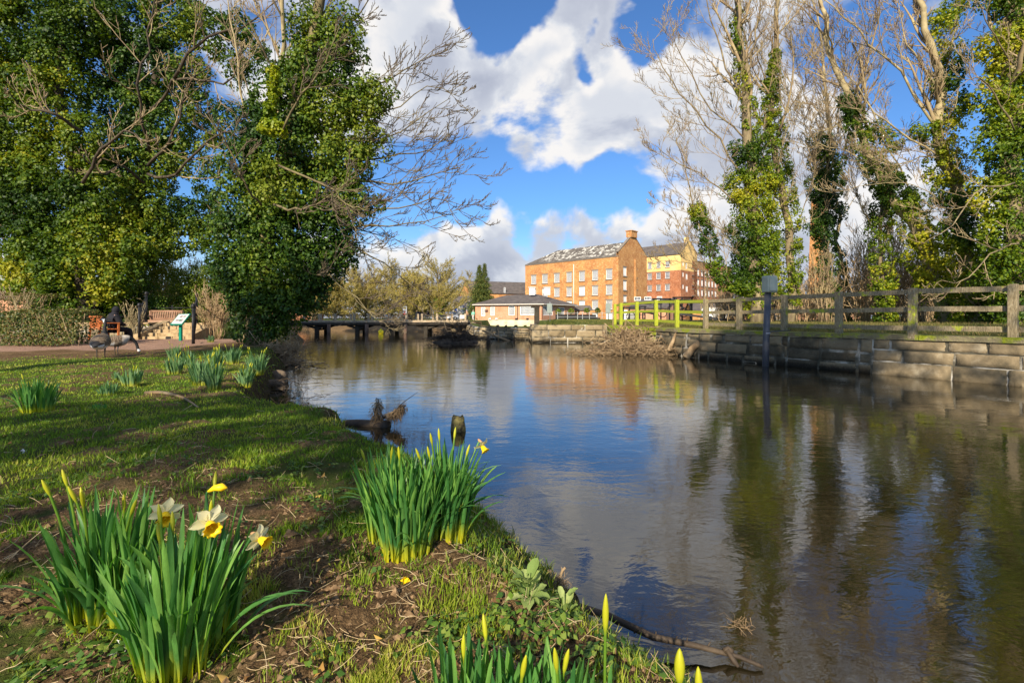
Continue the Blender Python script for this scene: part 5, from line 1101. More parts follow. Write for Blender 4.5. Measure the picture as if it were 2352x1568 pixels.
def railing(label, pts, hh=1.05, rails=(1.0, .55), r=.022, base=None):
    t = thing('iron_railing', label, 'railing', pts[0])
    for p in pts: MB().tubes(np.array([p, np.add(p, (0, 0, hh))]), [.032, .03], 6).ell(np.add(p, (0, 0, hh + .03)), (.045, .045, .055), 6).build('post', m_metal, t)
    for z in rails: mb = MB(); mb.tubes(np.array([np.add(p, (0, 0, z)) for p in pts]), [r] * len(pts), 6); mb.build('rail', m_metal, t)
    return t
def balustrade(label, a, b, hh=1.1, n=9):
    t = thing('iron_railing', label, 'railing', a); a = np.array(a, float); b = np.array(b, float)
    for p in (a, b): MB().tubes(np.array([p, p + (0, 0, hh + .1)]), [.05, .045], 8).ell(p + (0, 0, hh + .14), (.07, .07, .09), 8).build('post', m_metal, t)
    for z in (.15, hh): MB().tubes(np.array([a + (0, 0, z), b + (0, 0, z)]), [.025, .025], 6).build('rail', m_metal, t)
    mb = MB()
    for k in range(1, n): p = a + (b - a) * k / n; mb.tubes(np.array([p + (0, 0, .15), p + (0, 0, hh)]), [.012, .012], 4)
    mb.build('baluster', m_metal, t)
balustrade('black iron handrail down the left side of the steps', (P(320, 0, 19.4)[0], 19.4, .62), (P(331, 0, 21.4)[0] + .1, 21.4, 1.17), 1.12)
balustrade('black iron handrail down the right side of the steps, nearest the water', (P(444, 0, 16.2)[0], 16.2, .5), (P(446, 0, 21.2)[0] + .1, 21.2, 1.1), 1.12, 16)
railing('thin grey two-rail railing behind the terrace bench', [(P(x, 0, 25.5)[0], 25.5, .85) for x in (262, 330, 396, 450)], 1.1, (1.05, .6))
m_teak = M('teak', [(.20, .105, .06), (.32, .18, .11), (.40, .25, .17)], 8, .7, .2, stretch=(.2, 1, 1)); m_orange = M('orange_wood', [(.34, .09, .02), (.48, .15, .04)], 8, .6, .2)
def bench(label, x, y, z, w, rz, mat, arms=True):
    t = thing('park_bench', label, 'bench', (0, 0, 0))
    for i in range(5): pass
    mb = MB()
    for i in range(5): mb.box((0, -.22 + i * .11, .43), (w, .085, .03), bev=.006)
    mb.box((0, -.26, .38), (w - .06, .03, .09)); mb.build('seat', mat, t, smooth=False)
    mb = MB(); mb.box((0, .28, .86), (w, .04, .08), bev=.01, rx=.15); mb.box((0, .25, .50), (w, .035, .06), rx=.15)
    for k in np.arange(-w / 2 + .08, w / 2 - .04, .085): mb.box((k, .265, .68), (.045, .018, .32), rx=.15)
    mb.build('backrest', mat, t, smooth=False)
    for sx in (-1, 1):
        X = sx * (w / 2 - .03)
        MB().box((X, -.26, .31), (.06, .06, .62), bev=.006).build('leg', mat, t, smooth=False); MB().box((X, .26, .44), (.06, .06, .88), rx=.1, bev=.006).build('leg', mat, t, smooth=False)
        if arms: MB().box((X, .0, .64), (.07, .6, .035), bev=.008).build('armrest', mat, t, smooth=False)
    t.location = (x, y, z); t.rotation_euler = (0, 0, rz); return t
bench('brown slatted teak bench on the terrace above the steps', P(374, 0, 23.6)[0], 23.6, .845, 1.58, 0, m_teak)
# board on a post
t = thing('information_board', 'slanted green-edged information board on a green post in front of the steps', 'information board', (P(415, 0, 18.8)[0], 18.8, .53))
m_teal = Mplain('teal_paint', (.0, .20, .13), .4); X = P(415, 0, 18.8)[0]; g0 = .53
MB().box((X, 18.8, g0 + .38), (.10, .10, .82), bev=.012).build('post', m_teal, t, smooth=False)
mb = MB(); A3 = [P(391, 746, 18.6), P(418, 746, 18.6), P(438, 721, 19.05), P(411, 722, 19.05)]
q = np.array(A3); nn = unit(np.cross(q[1] - q[0], q[3] - q[0])); qq = np.concatenate([q - nn * .03, q + nn * .02]); mb.add(qq, [[3, 2, 1, 0], [4, 5, 6, 7], [0, 1, 5, 4], [1, 2, 6, 5], [2, 3, 7, 6], [3, 0, 4, 7]]); mb.build('frame', m_teal, t, smooth=False)
def quadon(q, n, u0, u1, v0, v1, off): f = lambda u, v: q[0] * (1 - u) * (1 - v) + q[1] * u * (1 - v) + q[2] * u * v + q[3] * (1 - u) * v + n * off; return [f(u0, v0), f(u1, v0), f(u1, v1), f(u0, v1)]
mb = MB(); mb.add(quadon(q, nn, .06, .94, .07, .95, .024), [[0, 1, 2, 3]]); pn = mb.build('panel', Mplain('panel_print', (.58, .54, .50), .4), t, smooth=False)
mb = MB(); mb.add(quadon(q, nn, .3, .55, .62, .84, .027), [[0, 1, 2, 3]]); mb.add(quadon(q, nn, .6, .82, .66, .82, .027), [[0, 1, 2, 3]]); mb.add(quadon(q, nn, .2, .45, .3, .48, .027), [[0, 1, 2, 3]]); mb.add(quadon(q, nn, .5, .8, .25, .5, .027), [[0, 1, 2, 3]]); mb.build('picture', Mplain('panel_picture', (.22, .20, .20), .4), t, smooth=False)

# ------------------------------------------------------------------ people
def skinfig(name, V, Ed, Rd, mat, parent, levels=2):
    me = bpy.data.meshes.new(name); me.from_pydata([tuple(map(float, v)) for v in V], Ed, []); o = bpy.data.objects.new(name, me); S.collection.objects.link(o); o.parent = parent
    if parent is not None: o.matrix_parent_inverse = inv_of(parent)
    m = o.modifiers.new('skin', 'SKIN'); m.use_smooth_shade = True; me.skin_vertices.new() if not me.skin_vertices else None
    for sv, r in zip(me.skin_vertices[0].data, Rd): sv.radius = r if isinstance(r, tuple) else (r, r)
    me.skin_vertices[0].data[0].use_root = True
    s = o.modifiers.new('sub', 'SUBSURF'); s.levels = levels; s.render_levels = levels; me.materials.append(mat); return o
m_skin = Mplain('skin', (.55, .33, .24), .6)
def person(label, x, y, z, h, face, top, legs, hair, stride=.12, arm=.1, group=None):
    """a standing or strolling figure, face = direction looked in"""
    t = thing('person', label, 'person', (0, 0, 0), group=group); k = h / 1.75
    V = [(0, 0, .95), (0, .0, 1.12), (0, .01, 1.36), (0, .01, 1.47), (0, .02, 1.56), (0, .03, 1.66), (0, .02, 1.72),
         (-.19, 0, 1.40), (-.25, -.02, 1.14), (-.24, arm, .90), (-.24, arm + .03, .80), (.19, 0, 1.40), (.25, -.02, 1.14), (.24, arm * .6, .90), (.24, arm * .6 + .03, .80),
         (-.09, 0, .86), (-.10, stride, .48), (-.10, stride * .5, .08), (-.10, stride * .5 + .13, .03), (.09, 0, .86), (.10, -stride * .3, .48), (.10, -stride, .08), (.10, -stride + .13, .03)]
    Ed = [(0, 1), (1, 2), (2, 3), (3, 4), (4, 5), (5, 6), (2, 7), (7, 8), (8, 9), (9, 10), (2, 11), (11, 12), (12, 13), (13, 14), (0, 15), (15, 16), (16, 17), (17, 18), (0, 19), (19, 20), (20, 21), (21, 22)]
    Rd = [(.15, .10), (.14, .10), (.16, .10), .06, (.075, .085), (.078, .095), (.06, .07), .06, .045, .035, .03, .06, .045, .035, .03, .085, .06, .045, .035, .085, .06, .045, .035]
    V = [(a * k, b * k, c * k) for a, b, c in V]; skinfig('body', V, Ed, [tuple(np.multiply(r, k)) if isinstance(r, tuple) else r * k for r in Rd], m_skin, t)
    ti = [0, 1, 2, 3, 7, 8, 9, 11, 12, 13]; mp = {a: i for i, a in enumerate(ti)}; e = [(mp[a], mp[b]) for a, b in Ed if a in mp and b in mp]
    skinfig('jacket', [np.array(V[i]) - ((0, 0, .06) if i == 0 else (0, 0, 0)) for i in ti], e, [(.19 * k, .14 * k), (.18 * k, .135 * k), (.19 * k, .13 * k), .075 * k, .085 * k, .068 * k, .05 * k, .085 * k, .068 * k, .05 * k], top, t)
    li = [0, 15, 16, 17, 19, 20, 21]; mp = {a: i for i, a in enumerate(li)}; e = [(mp[a], mp[b]) for a, b in Ed if a in mp and b in mp]
    skinfig('trousers', [V[i] for i in li], e, [(.165 * k, .125 * k), .105 * k, .08 * k, .065 * k, .105 * k, .08 * k, .065 * k], legs, t)
    MB().ell((0, -.005 * k, 1.70 * k), (.088 * k, .10 * k, .085 * k), 8).build('hair', hair, t)
    t.location = (x, y, z); t.rotation_euler = (0, 0, face); return t
cl = lambda n, c: Mplain(n, c, .9)
navy, red_, grey_, tan_, mint, dark_, denim, cream_ = cl('navy_cloth', (.02, .025, .06)), cl('red_cloth', (.50, .02, .02)), cl('grey_cloth', (.25, .23, .24)), cl('tan_cloth', (.35, .22, .13)), cl('mint_cloth', (.22, .52, .38)), cl('dark_cloth', (.015, .015, .02)), cl('denim', (.06, .12, .22)), cl('white_hair', (.6, .58, .55))
R7 = lambda cx: (900 + cx * .11905) * .9408
def on(cx, Z): return P(R7(cx), 0, Z)[0], Z
for lab, cx, Z_, h, f, a, b, c in [('person in red jacket standing under the tall white sign on the bridge walk', 740, 78, 1.72, 2.6, red_, dark_, dark_), ('person in grey top and blue jeans, left of the group of three beyond the bridge', 980, 80, 1.74, 1.2, grey_, denim, dark_),
        ('person in navy coat, middle of the group of three beyond the bridge', 1035, 82, 1.72, 3.3, navy, dark_, cream_), ('tall white-haired person in dark coat, right of the group of three', 1110, 79, 1.82, 2.2, dark_, navy, cream_), ('person in dark coat partly behind the small red-print notice', 1218, 84, 1.70, 3.9, navy, tan_, cream_),
        ('person in tan jacket beside the lamp post near the restaurant', 2010, 80, 1.66, 3.3, tan_, dark_, cream_), ('person in mint-green coat walking next to the low restaurant', 2143, 79, 1.62, 3.0, mint, cream_, cream_), ('person in brown coat left of the group of three on the bridge walk', 840, 84, 1.66, 4.0, tan_, dark_, dark_)]:
    x, y = on(cx, Z_); person(lab, x, y, .98, h, f, a, b, c)
# seated person in black and the orange bench
bx, by = P(243, 0, 17.6)[0], 17.6
bench('orange-brown slatted bench with a person in black sitting on it', bx - .05, by, .56, 1.0, 2.55, m_orange)
t = thing('person', 'person in black hooded coat sitting on the orange bench, seen from behind', 'person', (0, 0, 0))
V = [(0, 0, .55), (0, .03, .75), (.02, .05, .98), (.03, .09, 1.08), (.05, .13, 1.18), (.06, .15, 1.26), (-.2, .05, .97), (-.27, .12, .72), (-.12, .34, .66), (-.05, .42, .66), (.22, .06, .97), (.28, .14, .72), (.14, .34, .66), (.06, .42, .66), (-.12, .1, .52), (-.13, .50, .50), (-.13, .52, .10), (-.13, .66, .05), (.12, .1, .52), (.13, .50, .50), (.13, .54, .10), (.13, .68, .05)]
Ed = [(0, 1), (1, 2), (2, 3), (3, 4), (4, 5), (2, 6), (6, 7), (7, 8), (8, 9), (2, 10), (10, 11), (11, 12), (12, 13), (0, 14), (14, 15), (15, 16), (16, 17), (0, 18), (18, 19), (19, 20), (20, 21)]
skinfig('body', V, Ed, [(.16, .12), (.15, .11), (.16, .1), .06, (.08, .09), (.075, .085), .06, .05, .04, .03, .06, .05, .04, .03, .09, .07, .05, .04, .09, .07, .05, .04], m_skin, t)
ti = [0, 1, 2, 3, 6, 7, 8, 10, 11, 12]; mp = {a: i for i, a in enumerate(ti)}
skinfig('coat', [V[i] for i in ti], [(mp[a], mp[b]) for a, b in Ed if a in mp and b in mp], [(.25, .2), (.22, .18), (.21, .16), .12, .11, .085, .07, .11, .085, .07], dark_, t)
MB().ell((.045, .10, 1.20), (.108, .115, .14), 10).ell((.035, .07, 1.06), (.13, .12, .10), 10).build('hood', dark_, t)
ti = [0, 14, 15, 16, 18, 19, 20]; mp = {a: i for i, a in enumerate(ti)}
skinfig('trousers', [V[i] for i in ti], [(mp[a], mp[b]) for a, b in Ed if a in mp and b in mp], [(.18, .14), .11, .09, .07, .11, .09, .07], dark_, t)
t.location = (bx + .12, by + .12, .46); t.rotation_euler = (0, 0, -.5)

# ------------------------------------------------------------------ geese and duck: one continuous body each, coloured by place
def bird(name, label, cat, spine, colf, x, y, z, rz, sc, legs=None, feet=.0, bill=None, n=28, wing=None):
    t = thing(name, label, cat, (0, 0, 0)); s_ = np.array(spine, float); K = 110; p = resample(s_[:, :3], K); r = np.maximum(np.stack([np.interp(np.linspace(0, 1, K), np.linspace(0, 1, len(s_)), s_[:, 3 + i]) for i in (0, 1)], 1), .004)
    T = unit(np.gradient(p, axis=0)); sd = unit(np.cross(T, (1.0, 0, 0))); X_ = np.array([1.0, 0, 0]); a = np.arange(n) / n * 2 * np.pi
    V = p[:, None] + np.cos(a)[None, :, None] * r[:, None, :1] * X_ + np.sin(a)[None, :, None] * r[:, None, 1:] * sd[:, None]
    u = np.repeat(np.linspace(0, 1, K), n).reshape(K, n); mb = MB(); mb.grid(V, wrap=True); cap0 = [list(range(n))[::-1], [(K - 1) * n + i for i in range(n)]]
    for c in cap0: mb.F.append(np.array([c], np.int64)); mb.U.append(None)
    cols = colf(u, V, a)
    base = len(V.reshape(-1, 3)); extra = []
    if legs:
        for lx, ly, zt in legs:
            mb.tubes(np.array([[lx, ly, zt], [lx, ly - .01, zt * .5], [lx, ly, .015]]), [.022, .009, .008], 6)
            for dx in (-.035, 0, .035): mb.tubes(np.array([[lx, ly, .012], [lx + dx * .6, ly + .05, .012], [lx + dx, ly + .085, .005]]), [.007, .008, .004], 5)
            mb.add([(lx, ly - .01, .01), (lx - .035, ly + .08, .008), (lx, ly + .09, .008), (lx + .035, ly + .08, .008)], [[0, 3, 2, 1], [0, 1, 2, 3]])
    tot = mb.n; C4 = np.zeros((tot, 4), np.float32); C4[:, 3] = 1; C4[:base, :3] = cols.reshape(-1, 3); C4[base:, :3] = (.05, .045, .04) if name != 'duck' else (.5, .2, .03)
    m, nt, b, o = newmat(name + '_plumage'); ca = attr(nt, 'plumage'); tx = nt.nodes.new('ShaderNodeTexCoord').outputs['Object']; f = noise_(nt, tx, 70, 4, .6)
    nt.links.new(mixc(nt, 1.0, ca.outputs['Color'], ramp(nt, f, [(.3, .7), (.7, 1.2)]), 'MULTIPLY'), b.inputs['Base Color']); b.inputs['Roughness'].default_value = .75; bump(nt, b, f, .3, .004)
    o = mb.build('body', m, t); ca = o.data.color_attributes.new('plumage', 'FLOAT_COLOR', 'POINT'); ca.data.foreach_set('color', C4.ravel())
    if bill is not None: MB().tubes(np.array(bill[0]), bill[1], 8).build('bill', bill[2], t)
    t.location = (x, y, z); t.rotation_euler = (0, 0, rz); t.scale = (sc,) * 3; return t
# spine runs tail -> breast -> neck -> head; y is forward
gs = [(0, -.43, .285, .004, .004), (0, -.37, .295, .05, .025), (0, -.28, .315, .105, .08), (0, -.14, .35, .18, .155), (0, 0, .40, .20, .175), (0, .11, .46, .155, .15), (0, .185, .54, .082, .090), (0, .225, .62, .045, .052), (0, .232, .72, .034, .038), (0, .235, .81, .032, .036), (0, .25, .89, .035, .038), (.0, .29, .925, .038, .042), (0, .335, .918, .030, .032), (0, .365, .905, .016, .016)]
TILT = .28
def goosecol(u, V, a, tilt=None):
    y = V[..., 1]; zr = V[..., 2]; z = np.where((y < .14), zr - (TILT if tilt is None else tilt) * y - .02 * bool(TILT if tilt is None else 1), zr); x = V[..., 0]; c = np.zeros(V.shape); bar = .5 + .5 * np.sin(y * 150 - np.abs(x) * 55 + 3 * np.sin(x * 31)); bar = np.clip((bar - .72) * 4, 0, 1)[..., None]
    c[:] = np.array((.085, .055, .032)) * (1 - bar) + np.array((.33, .25, .16)) * bar; lo = z < .34; c[lo] = ((np.array((.20, .15, .10)) * (1 - bar) + np.array((.42, .36, .27)) * bar))[lo]
    c[(z < .315) & (y < -.08)] = (.78, .76, .73); c[(y < -.22) & (z < .385)] = (.82, .80, .78); c[(y < -.28) & (z >= .385)] = (.014, .012, .012); c[(y < -.36)] = (.012, .012, .014)
    c[(y > .10) & (zr < .56)] = (.52, .45, .37); c[(zr > .56) & (y > .10)] = (.014, .014, .016); ch = (zr > .845) & (zr < .925) & (y > .225) & (y < .31) & (np.abs(x) > .008); c[ch] = (.80, .78, .76); return c
m_bill = Mplain('black_bill', (.012, .012, .012), .4)
gp = G(232, 820, .53); x, y = gp[0], gp[1]
g1 = bird('goose', 'canada goose standing upright seen from behind, its head turned to the left', 'goose', gs, goosecol, x, y, zat(x, y) - .01, .38, .92, legs=[(-.07, -.02, .25), (.07, .02, .25)], bill=([(0, .355, .908), (0, .385, .900), (0, .415, .893)], [.018, .014, .007], m_bill), wing=True)
# turn the head of the first goose: bend the neck mesh
me = [c for c in g1.children if c.name.startswith('body')][0].data
def bendhead(ob, ang, z0=.70):
    for v in ob.vertices:
        if v.co.z > z0 and v.co.y > .1:
            k = min(1, (v.co.z - z0) / .12) * ang; dx, dy = v.co.x, v.co.y - .24; v.co.x, v.co.y = dx * math.cos(k) - dy * math.sin(k), .24 + dx * math.sin(k) + dy * math.cos(k)
for c in g1.children:
    if c.name.startswith(('body', 'bill')): bendhead(c.data, .95)
gs2 = [(0, -.46, .40, .004, .004), (0, -.40, .40, .05, .025), (0, -.30, .39, .10, .08), (0, -.15, .37, .155, .135), (0, 0, .37, .17, .155), (0, .13, .40, .145, .145), (0, .23, .44, .085, .09), (0, .33, .42, .048, .05), (0, .41, .33, .036, .036), (0, .45, .22, .032, .034), (0, .47, .13, .034, .036), (.0, .49, .09, .036, .038), (0, .50, .06, .028, .028), (0, .505, .035, .014, .014)]
def goosecol2(u, V, a): c = goosecol(u, V, a, 0.0); c[(V[..., 1] > .27)] = (.014, .014, .016); c[(V[..., 1] > .45) & (V[..., 2] < .14) & (V[..., 2] > .07)] = (.8, .78, .76); return c
x, y = P(268, 0, 11.6)[0], 11.6
bird('goose', 'second canada goose with its head down, just behind the upright one', 'goose', gs2, goosecol2, x, y, zat(x, y) - .01, -.75 + math.pi * .0, .86, legs=[(-.07, -.02, .25), (.07, .02, .25)], bill=([(0, .503, .045), (0, .507, .02), (0, .51, .0)], [.016, .012, .006], m_bill), wing=True)
ds = [(0, -.30, .10, .004, .004), (0, -.24, .085, .04, .025), (0, -.12, .06, .085, .06), (0, 0, .05, .10, .075), (0, .12, .06, .08, .07), (0, .17, .11, .04, .045), (0, .175, .16, .03, .032), (0, .19, .20, .034, .036), (0, .225, .205, .026, .026), (0, .24, .20, .012, .012)]
def duckcol(u, V, a):
    y, z = V[..., 1], V[..., 2]; c = np.zeros(V.shape); c[:] = (.35, .33, .31); c[z > .11] = (.12, .09, .07); c[y < -.22] = (.015, .015, .015); c[(y > .08) & (z < .13)] = (.10, .045, .03); c[(y > .12) & (z > .125) & (z < .14)] = (.8, .8, .78); c[(y > .12) & (z >= .14)] = (.01, .07, .04); return c
p = P(668, 0, 15)
bird('duck', 'green-headed drake mallard swimming beside the left bank', 'duck', ds, duckcol, p[0], 15.0, -.012, 1.75, 1.25, bill=([(0, .235, .20), (0, .265, .193), (0, .29, .19)], [.014, .013, .009], Mplain('yellow_bill', (.5, .4, .05), .4)))
ds2 = P(641, 0, 14.2); bird('duck', 'brown duck partly hidden by the bank next to the drake', 'duck', ds, lambda u, V, a: np.broadcast_to(np.array((.09, .065, .045)), V.shape) * 1.0, ds2[0], 14.2, -.01, 2.6, 1.2, bill=([(0, .235, .20), (0, .265, .193), (0, .29, .19)], [.014, .013, .009], m_bill))

# ------------------------------------------------------------------ gauge pole
bp = P(1758, 0, 14.2); X, Y = bp[0] + .02, 14.2
t = thing('gauge_pole', 'dark pipe standing in the river with a grey-green gauge box on top', 'gauge', (X, Y, 0)); m_pipe = Mplain('dark_pipe', (.075, .078, .09), .5, .3)
zt_ = EYE + (HY - 672) / F * 14.2
MB().tubes(np.array([[X - .03, Y, -.8], [X, Y, .8], [X + .06, Y, zt_ + .05]]), [.09, .09, .087], 20).build('pole', m_pipe, t)
hb = 38 / F * 14.2; g = MB(); g.box((X + .09, Y - .02, zt_ + hb / 2), (.34, .28, hb), .28, bev=.03); bx_ = g.build('gauge_box', Mplain('grey_green_box', (.30, .33, .27), .5), t, smooth=False)
g = MB(); g.box((X + .09 + .042, Y - .02 - .145, zt_ + hb / 2), (.26, .02, hb - .09), .28, bev=.008); g.build('door', Mplain('grey_green_door', (.33, .36, .30), .45), bx_, smooth=False)
MB().tubes(np.array([[X + .02, Y - .0, .93], [X + .02, Y, .955]]), [.098, .098], 20).build('band', Mplain('grey_band', (.3, .32, .36), .4), t)
MB().bar((X, Y, .98), (X + .9, Y + .35, 1.02), .03).build('bracket', m_pipe, t)
# yellow sign on the green wall
p = P(1443.5, 749, 22.4); t = thing('yellow_sign', 'small bright yellow warning sign on the mossy green wall', 'sign', tuple(p)); a = math.atan2(23.6 - 19.8, 4.66 - 5.75)
n_ = np.array([-(23.6 - 19.8), 4.66 - 5.75]); n_ = n_ / np.linalg.norm(n_); c = np.array([5.02, 22.35]) + n_ * .13
MB().box((c[0], c[1], .83), (.17, .02, .33), 2.0 * 0 + math.radians(-62)).build('plate', Mplain('yellow_sign', (.75, .72, .02), .5), t, smooth=False)
g = MB()
for zz in (.9, .84, .80, .76): g.box((c[0] + n_[0] * .013, c[1] + n_[1] * .013, zz), (.10 if zz < .88 else .05, .006, .012 if zz < .88 else .05), math.radians(-62))
g.build('print', Mplain('dark_olive_print', (.25, .24, .03)), t, smooth=False)

# ------------------------------------------------------------------ driftwood
m_drift = M('driftwood', [(.10, .065, .035), (.24, .165, .09), (.40, .30, .18)], 3, .9, .3); m_driftd = M('wet_driftwood', [(.018, .013, .01), (.05, .036, .024), (.11, .08, .05)], 5, .7, .4)
def sticks(mb, c, ext, n, L, r, flat=.5, arch=.3, K=5):
    p = np.asarray(c) + rng.normal(size=(n, 3)) * ext; d = unit(rng.normal(size=(n, 3)) * (1, 1, flat)); l = L * rng.uniform(.3, 1.3, n)[:, None, None]; s = np.linspace(-.5, .5, K)[None, :, None]
    bend = unit(np.cross(d, rng.normal(size=d.shape)))[:, None] * (s ** 2 - .08) * arch * l * 2; pts = p[:, None] + d[:, None] * s * l + bend + rng.normal(size=(n, K, 3)) * .012
    rr = (r * rng.uniform(.35, 1.3, n))[:, None] * np.linspace(1, .45, K)[None]; mb.tubes(pts, rr, 4); return mb
def pile(name, label, cat, parts_, mat, base, extra=None):
    t = thing(name, label, cat, base); mb = MB(); [sticks(mb, *q) for q in parts_]; o = mb.build('sticks', mat, t)
    if extra: extra(t)
    return t
def dbase(t):
    mb = MB()
    for px, py, rx, rz_ in ((1445, 800, .9, .30), (1400, 806, .7, .16), (1500, 806, .9, .22), (1420, 790, .5, .35), (1470, 780, .5, .45), (1540, 812, .6, .12)):
        Z = 18.6 + (822 - py) * .05; p = P(px, py, Z); mb.ell((p[0], Z + .6, .0), (rx, .8, rz_), 10, .3, .35, 5)
    mb.build('silt', M('leaf_litter', [(.07, .045, .022), (.17, .11, .06), (.30, .21, .12)], 14, .95, .8, 40, .03), t)
    mb = MB(); mb.tubes(np.array([P(1575, 822, 16.9), P(1590, 800, 17.0), P(1612, 782, 17.1), P(1616, 775, 17.1)]), [.13, .11, .10, .07], 9); mb.build('log', m_drift, t); mb = MB(); mb.tubes(np.array([P(1536, 805, 18.2), P(1545, 785, 18.3), P(1552, 765, 18.4)]), [.08, .07, .04], 7); mb.build('log', m_drift, t)
c = P(1450, 795, 19.4); c2 = P(1440, 780, 20.4); c3 = P(1380, 812, 18.9); c4 = P(1510, 808, 18.6)
pile('driftwood_heap', 'heap of tangled brown sticks and reeds against the mossy wall corner', 'driftwood', [((c[0], c[1], .25), (.75, .45, .13), 420, .8, .016), ((c2[0] + .1, c2[1], .55), (.32, .4, .16), 320, .8, .018, .7, .6), ((c3[0], c3[1], .07), (.6, .4, .05), 260, .5, .012, .2), ((c4[0], c4[1], .12), (.6, .35, .09), 280, .6, .013, .4), ((c[0] + .2, c[1] + 1.0, .5), (.6, .5, .2), 160, 1.0, .02, .8, .5)], m_drift, (*c[:2], 0), dbase)
c = P(1048, 780, 28)
def isl(t):
    mb = MB(); mb.ell((c[0], 28, -.08), (1.35, 1.0, .30), 12, .3, .3, 3); mb.ell((c[0] + .3, 28.3, .05), (.7, .7, .32), 10, .3, .3, 3); mb.build('silt', m_driftd, t)
pile('driftwood_island', 'dark low island of branches stranded mid-river before the bridge end', 'driftwood', [((c[0], 28, .22), (.6, .4, .10), 220, 1.2, .022, .35), ((c[0] + .1, 28, .5), (.45, .4, .25), 60, 1.6, .018, 1.2, .5), ((c[0] - .6, 28, .35), (.5, .3, .2), 30, 1.5, .016, .9, .4)], m_driftd, (*c[:2], 0), isl)
# snag near the bank
def snagroot(px0, py0, tops, Z, r0, shag, label, name='root_snag', low=None):
    b = P(px0, py0, Z); t = thing(name, label, 'driftwood', (b[0], Z, 0)); mb = MB(); sh = MB()
    for lst, ra, rb in tops:
        q = resample(path(lst, Z), 9); q[1:-1] += rng.normal(size=(7, 3)) * .01; mb.tubes(q, np.linspace(ra, rb, 9), 8)
        m = shag; tt = rng.random(m); c, T = interp(np.broadcast_to(q, (m, 9, 3)), tt); rr_ = (ra + (rb - ra) * tt)[:, None] * 1.15 + .012; d = unit(np.cross(T, rng.normal(size=T.shape))); p = c + d * rr_
        e = p + d * .012 + np.array([0, 0, -1.0]) * rng.uniform(.02, .07, m)[:, None] + rng.normal(size=p.shape) * .025; sh.tubes(np.stack([p, (p + e) / 2 + d * .018, e], 1), np.tile([.004, .004, .0025], (m, 1)), 3, cap=False)
    mb.build('root', m_driftd, t); sh.build('shaggy_fibres', m_drift, t); return t
snagroot(868, 975, [([(868, 985), (866, 960), (866, 938), (870, 915)], .05, .006), ([(866, 968), (885, 958), (905, 950), (932, 930)], .014, .012), ([(895, 956), (910, 945), (925, 932)], .020, .008)], 6.35, .1, 240, 'shaggy upright root snag hung with dry weed near the left bank')
q = resample(np.array([P(795, 972, 6.5), P(830, 974, 6.4), P(868, 978, 6.35), P(890, 985, 6.3)]), 8); q[:, 2] = np.clip(q[:, 2], .0, .06); tag(MB().tubes(q, np.linspace(.05, .085, 8), 9).build('sunken_log', m_driftd, None), 'dark wet log lying in the water from the bank to the shaggy snag', 'log')
tag(MB().tubes(np.concatenate([resample(path([(900, 952), (925, 925), (960, 900)], 6.3), 6)[None], resample(path([(880, 960), (872, 940), (868, 925)], 6.3), 6)[None]]), np.tile(np.linspace(.008, .002, 6), (2, 1)), 4).build('twig', m_driftd, None), 'long thin curved twig sticking out of the snag over the water', 'twig')
b = P(1052, 985, 6.1); mb = MB(); u = np.linspace(0, 1, 12); a = np.arange(22) / 22 * 2 * np.pi; q = []
for z in np.linspace(-.2, .17, 12): rr_ = .078 * (1.0 + .16 * math.sin((z + .2) * 8)) * (1 if z < .14 else .8); q.append(np.stack([b[0] + rr_ * (1 + .22 * (fbm3(np.stack([np.cos(a) * 2, np.sin(a) * 2, a * 0 + z * 9], -1)) - .5) * 2) * np.cos(a), b[1] + rr_ * np.sin(a), z + .02 * np.sin(a * 3) * (z > .12)], -1))
mb.grid(np.array(q), wrap=True); mb.F.append(np.array([[11 * 22 + i for i in range(22)]], np.int64)); mb.U.append(None)
tag(mb.build('tree_stump', M('mossy_stump', [(.03, .022, .012), (.12, .09, .04), (.22, .19, .06), (.30, .24, .10)], 14, .9, .9, 40, .02), None), 'rounded mossy stump poking out of the water behind the middle daffodils', 'stump')
# branch in the near water
K = resample(np.array([P(1325, 1392, 2.25), P(1400, 1415, 2.25), P(1500, 1460, 2.15), P(1600, 1480, 2.1), P(1700, 1508, 2.02), P(1755, 1530, 1.97)]), 16); K[:, 2] = np.clip(K[:, 2] * 0 + np.linspace(.10, .012, 16), .0, 1) + rng.normal(size=16) * .004
K = np.array([[ (px - CX) / F * ((EYE - z) * F / (py - HY)), (EYE - z) * F / (py - HY), z] for (px, py), z in zip(zip(np.interp(np.linspace(0, 5, 16), range(6), [1325, 1400, 1500, 1600, 1700, 1752]), np.interp(np.linspace(0, 5, 16), range(6), [1392, 1415, 1462, 1482, 1508, 1530])), K[:, 2])])
t = thing('fallen_branch', 'long dark wet branch reaching from the near bank into the water', 'branch', tuple(K[0])); MB().tubes(K, np.linspace(.018, .007, 16), 9).build('branch', m_driftd, t)
q, r = grow(K[None], np.linspace(.018, .008, 16)[None], 9, .2, .95, 60, .06, 4, .4, (0, 0, .2), .3, .0025); MB().tubes(q, r, 5).build('twigs', m_driftd, t)
p = K[11]; mb = MB(); mb.ell(p + (.01, .0, .012), (.022, .018, .016), 7, .3, .3); mb.tubes(np.array([p + (.0, -.01, .02), p + (.02, -.03, -.01), p + (.03, -.05, -.02)]), [.01, .012, .006], 6); mb.build('snagged_leaves', m_driftd, t)
p = G(1700, 1440, .0); tg = MB(); sticks(tg, (p[0], p[1], .01), (.02, .02, .006), 26, .09, .0014, .4); tg.build('grass_tuft', m_drift, tag(thing('floating_grass', 'little tuft of dead grass floating above the fallen branch', 'debris', (p[0], p[1], 0))))
pts = [P(1128, 783, 27), P(1134, 780, 27)]
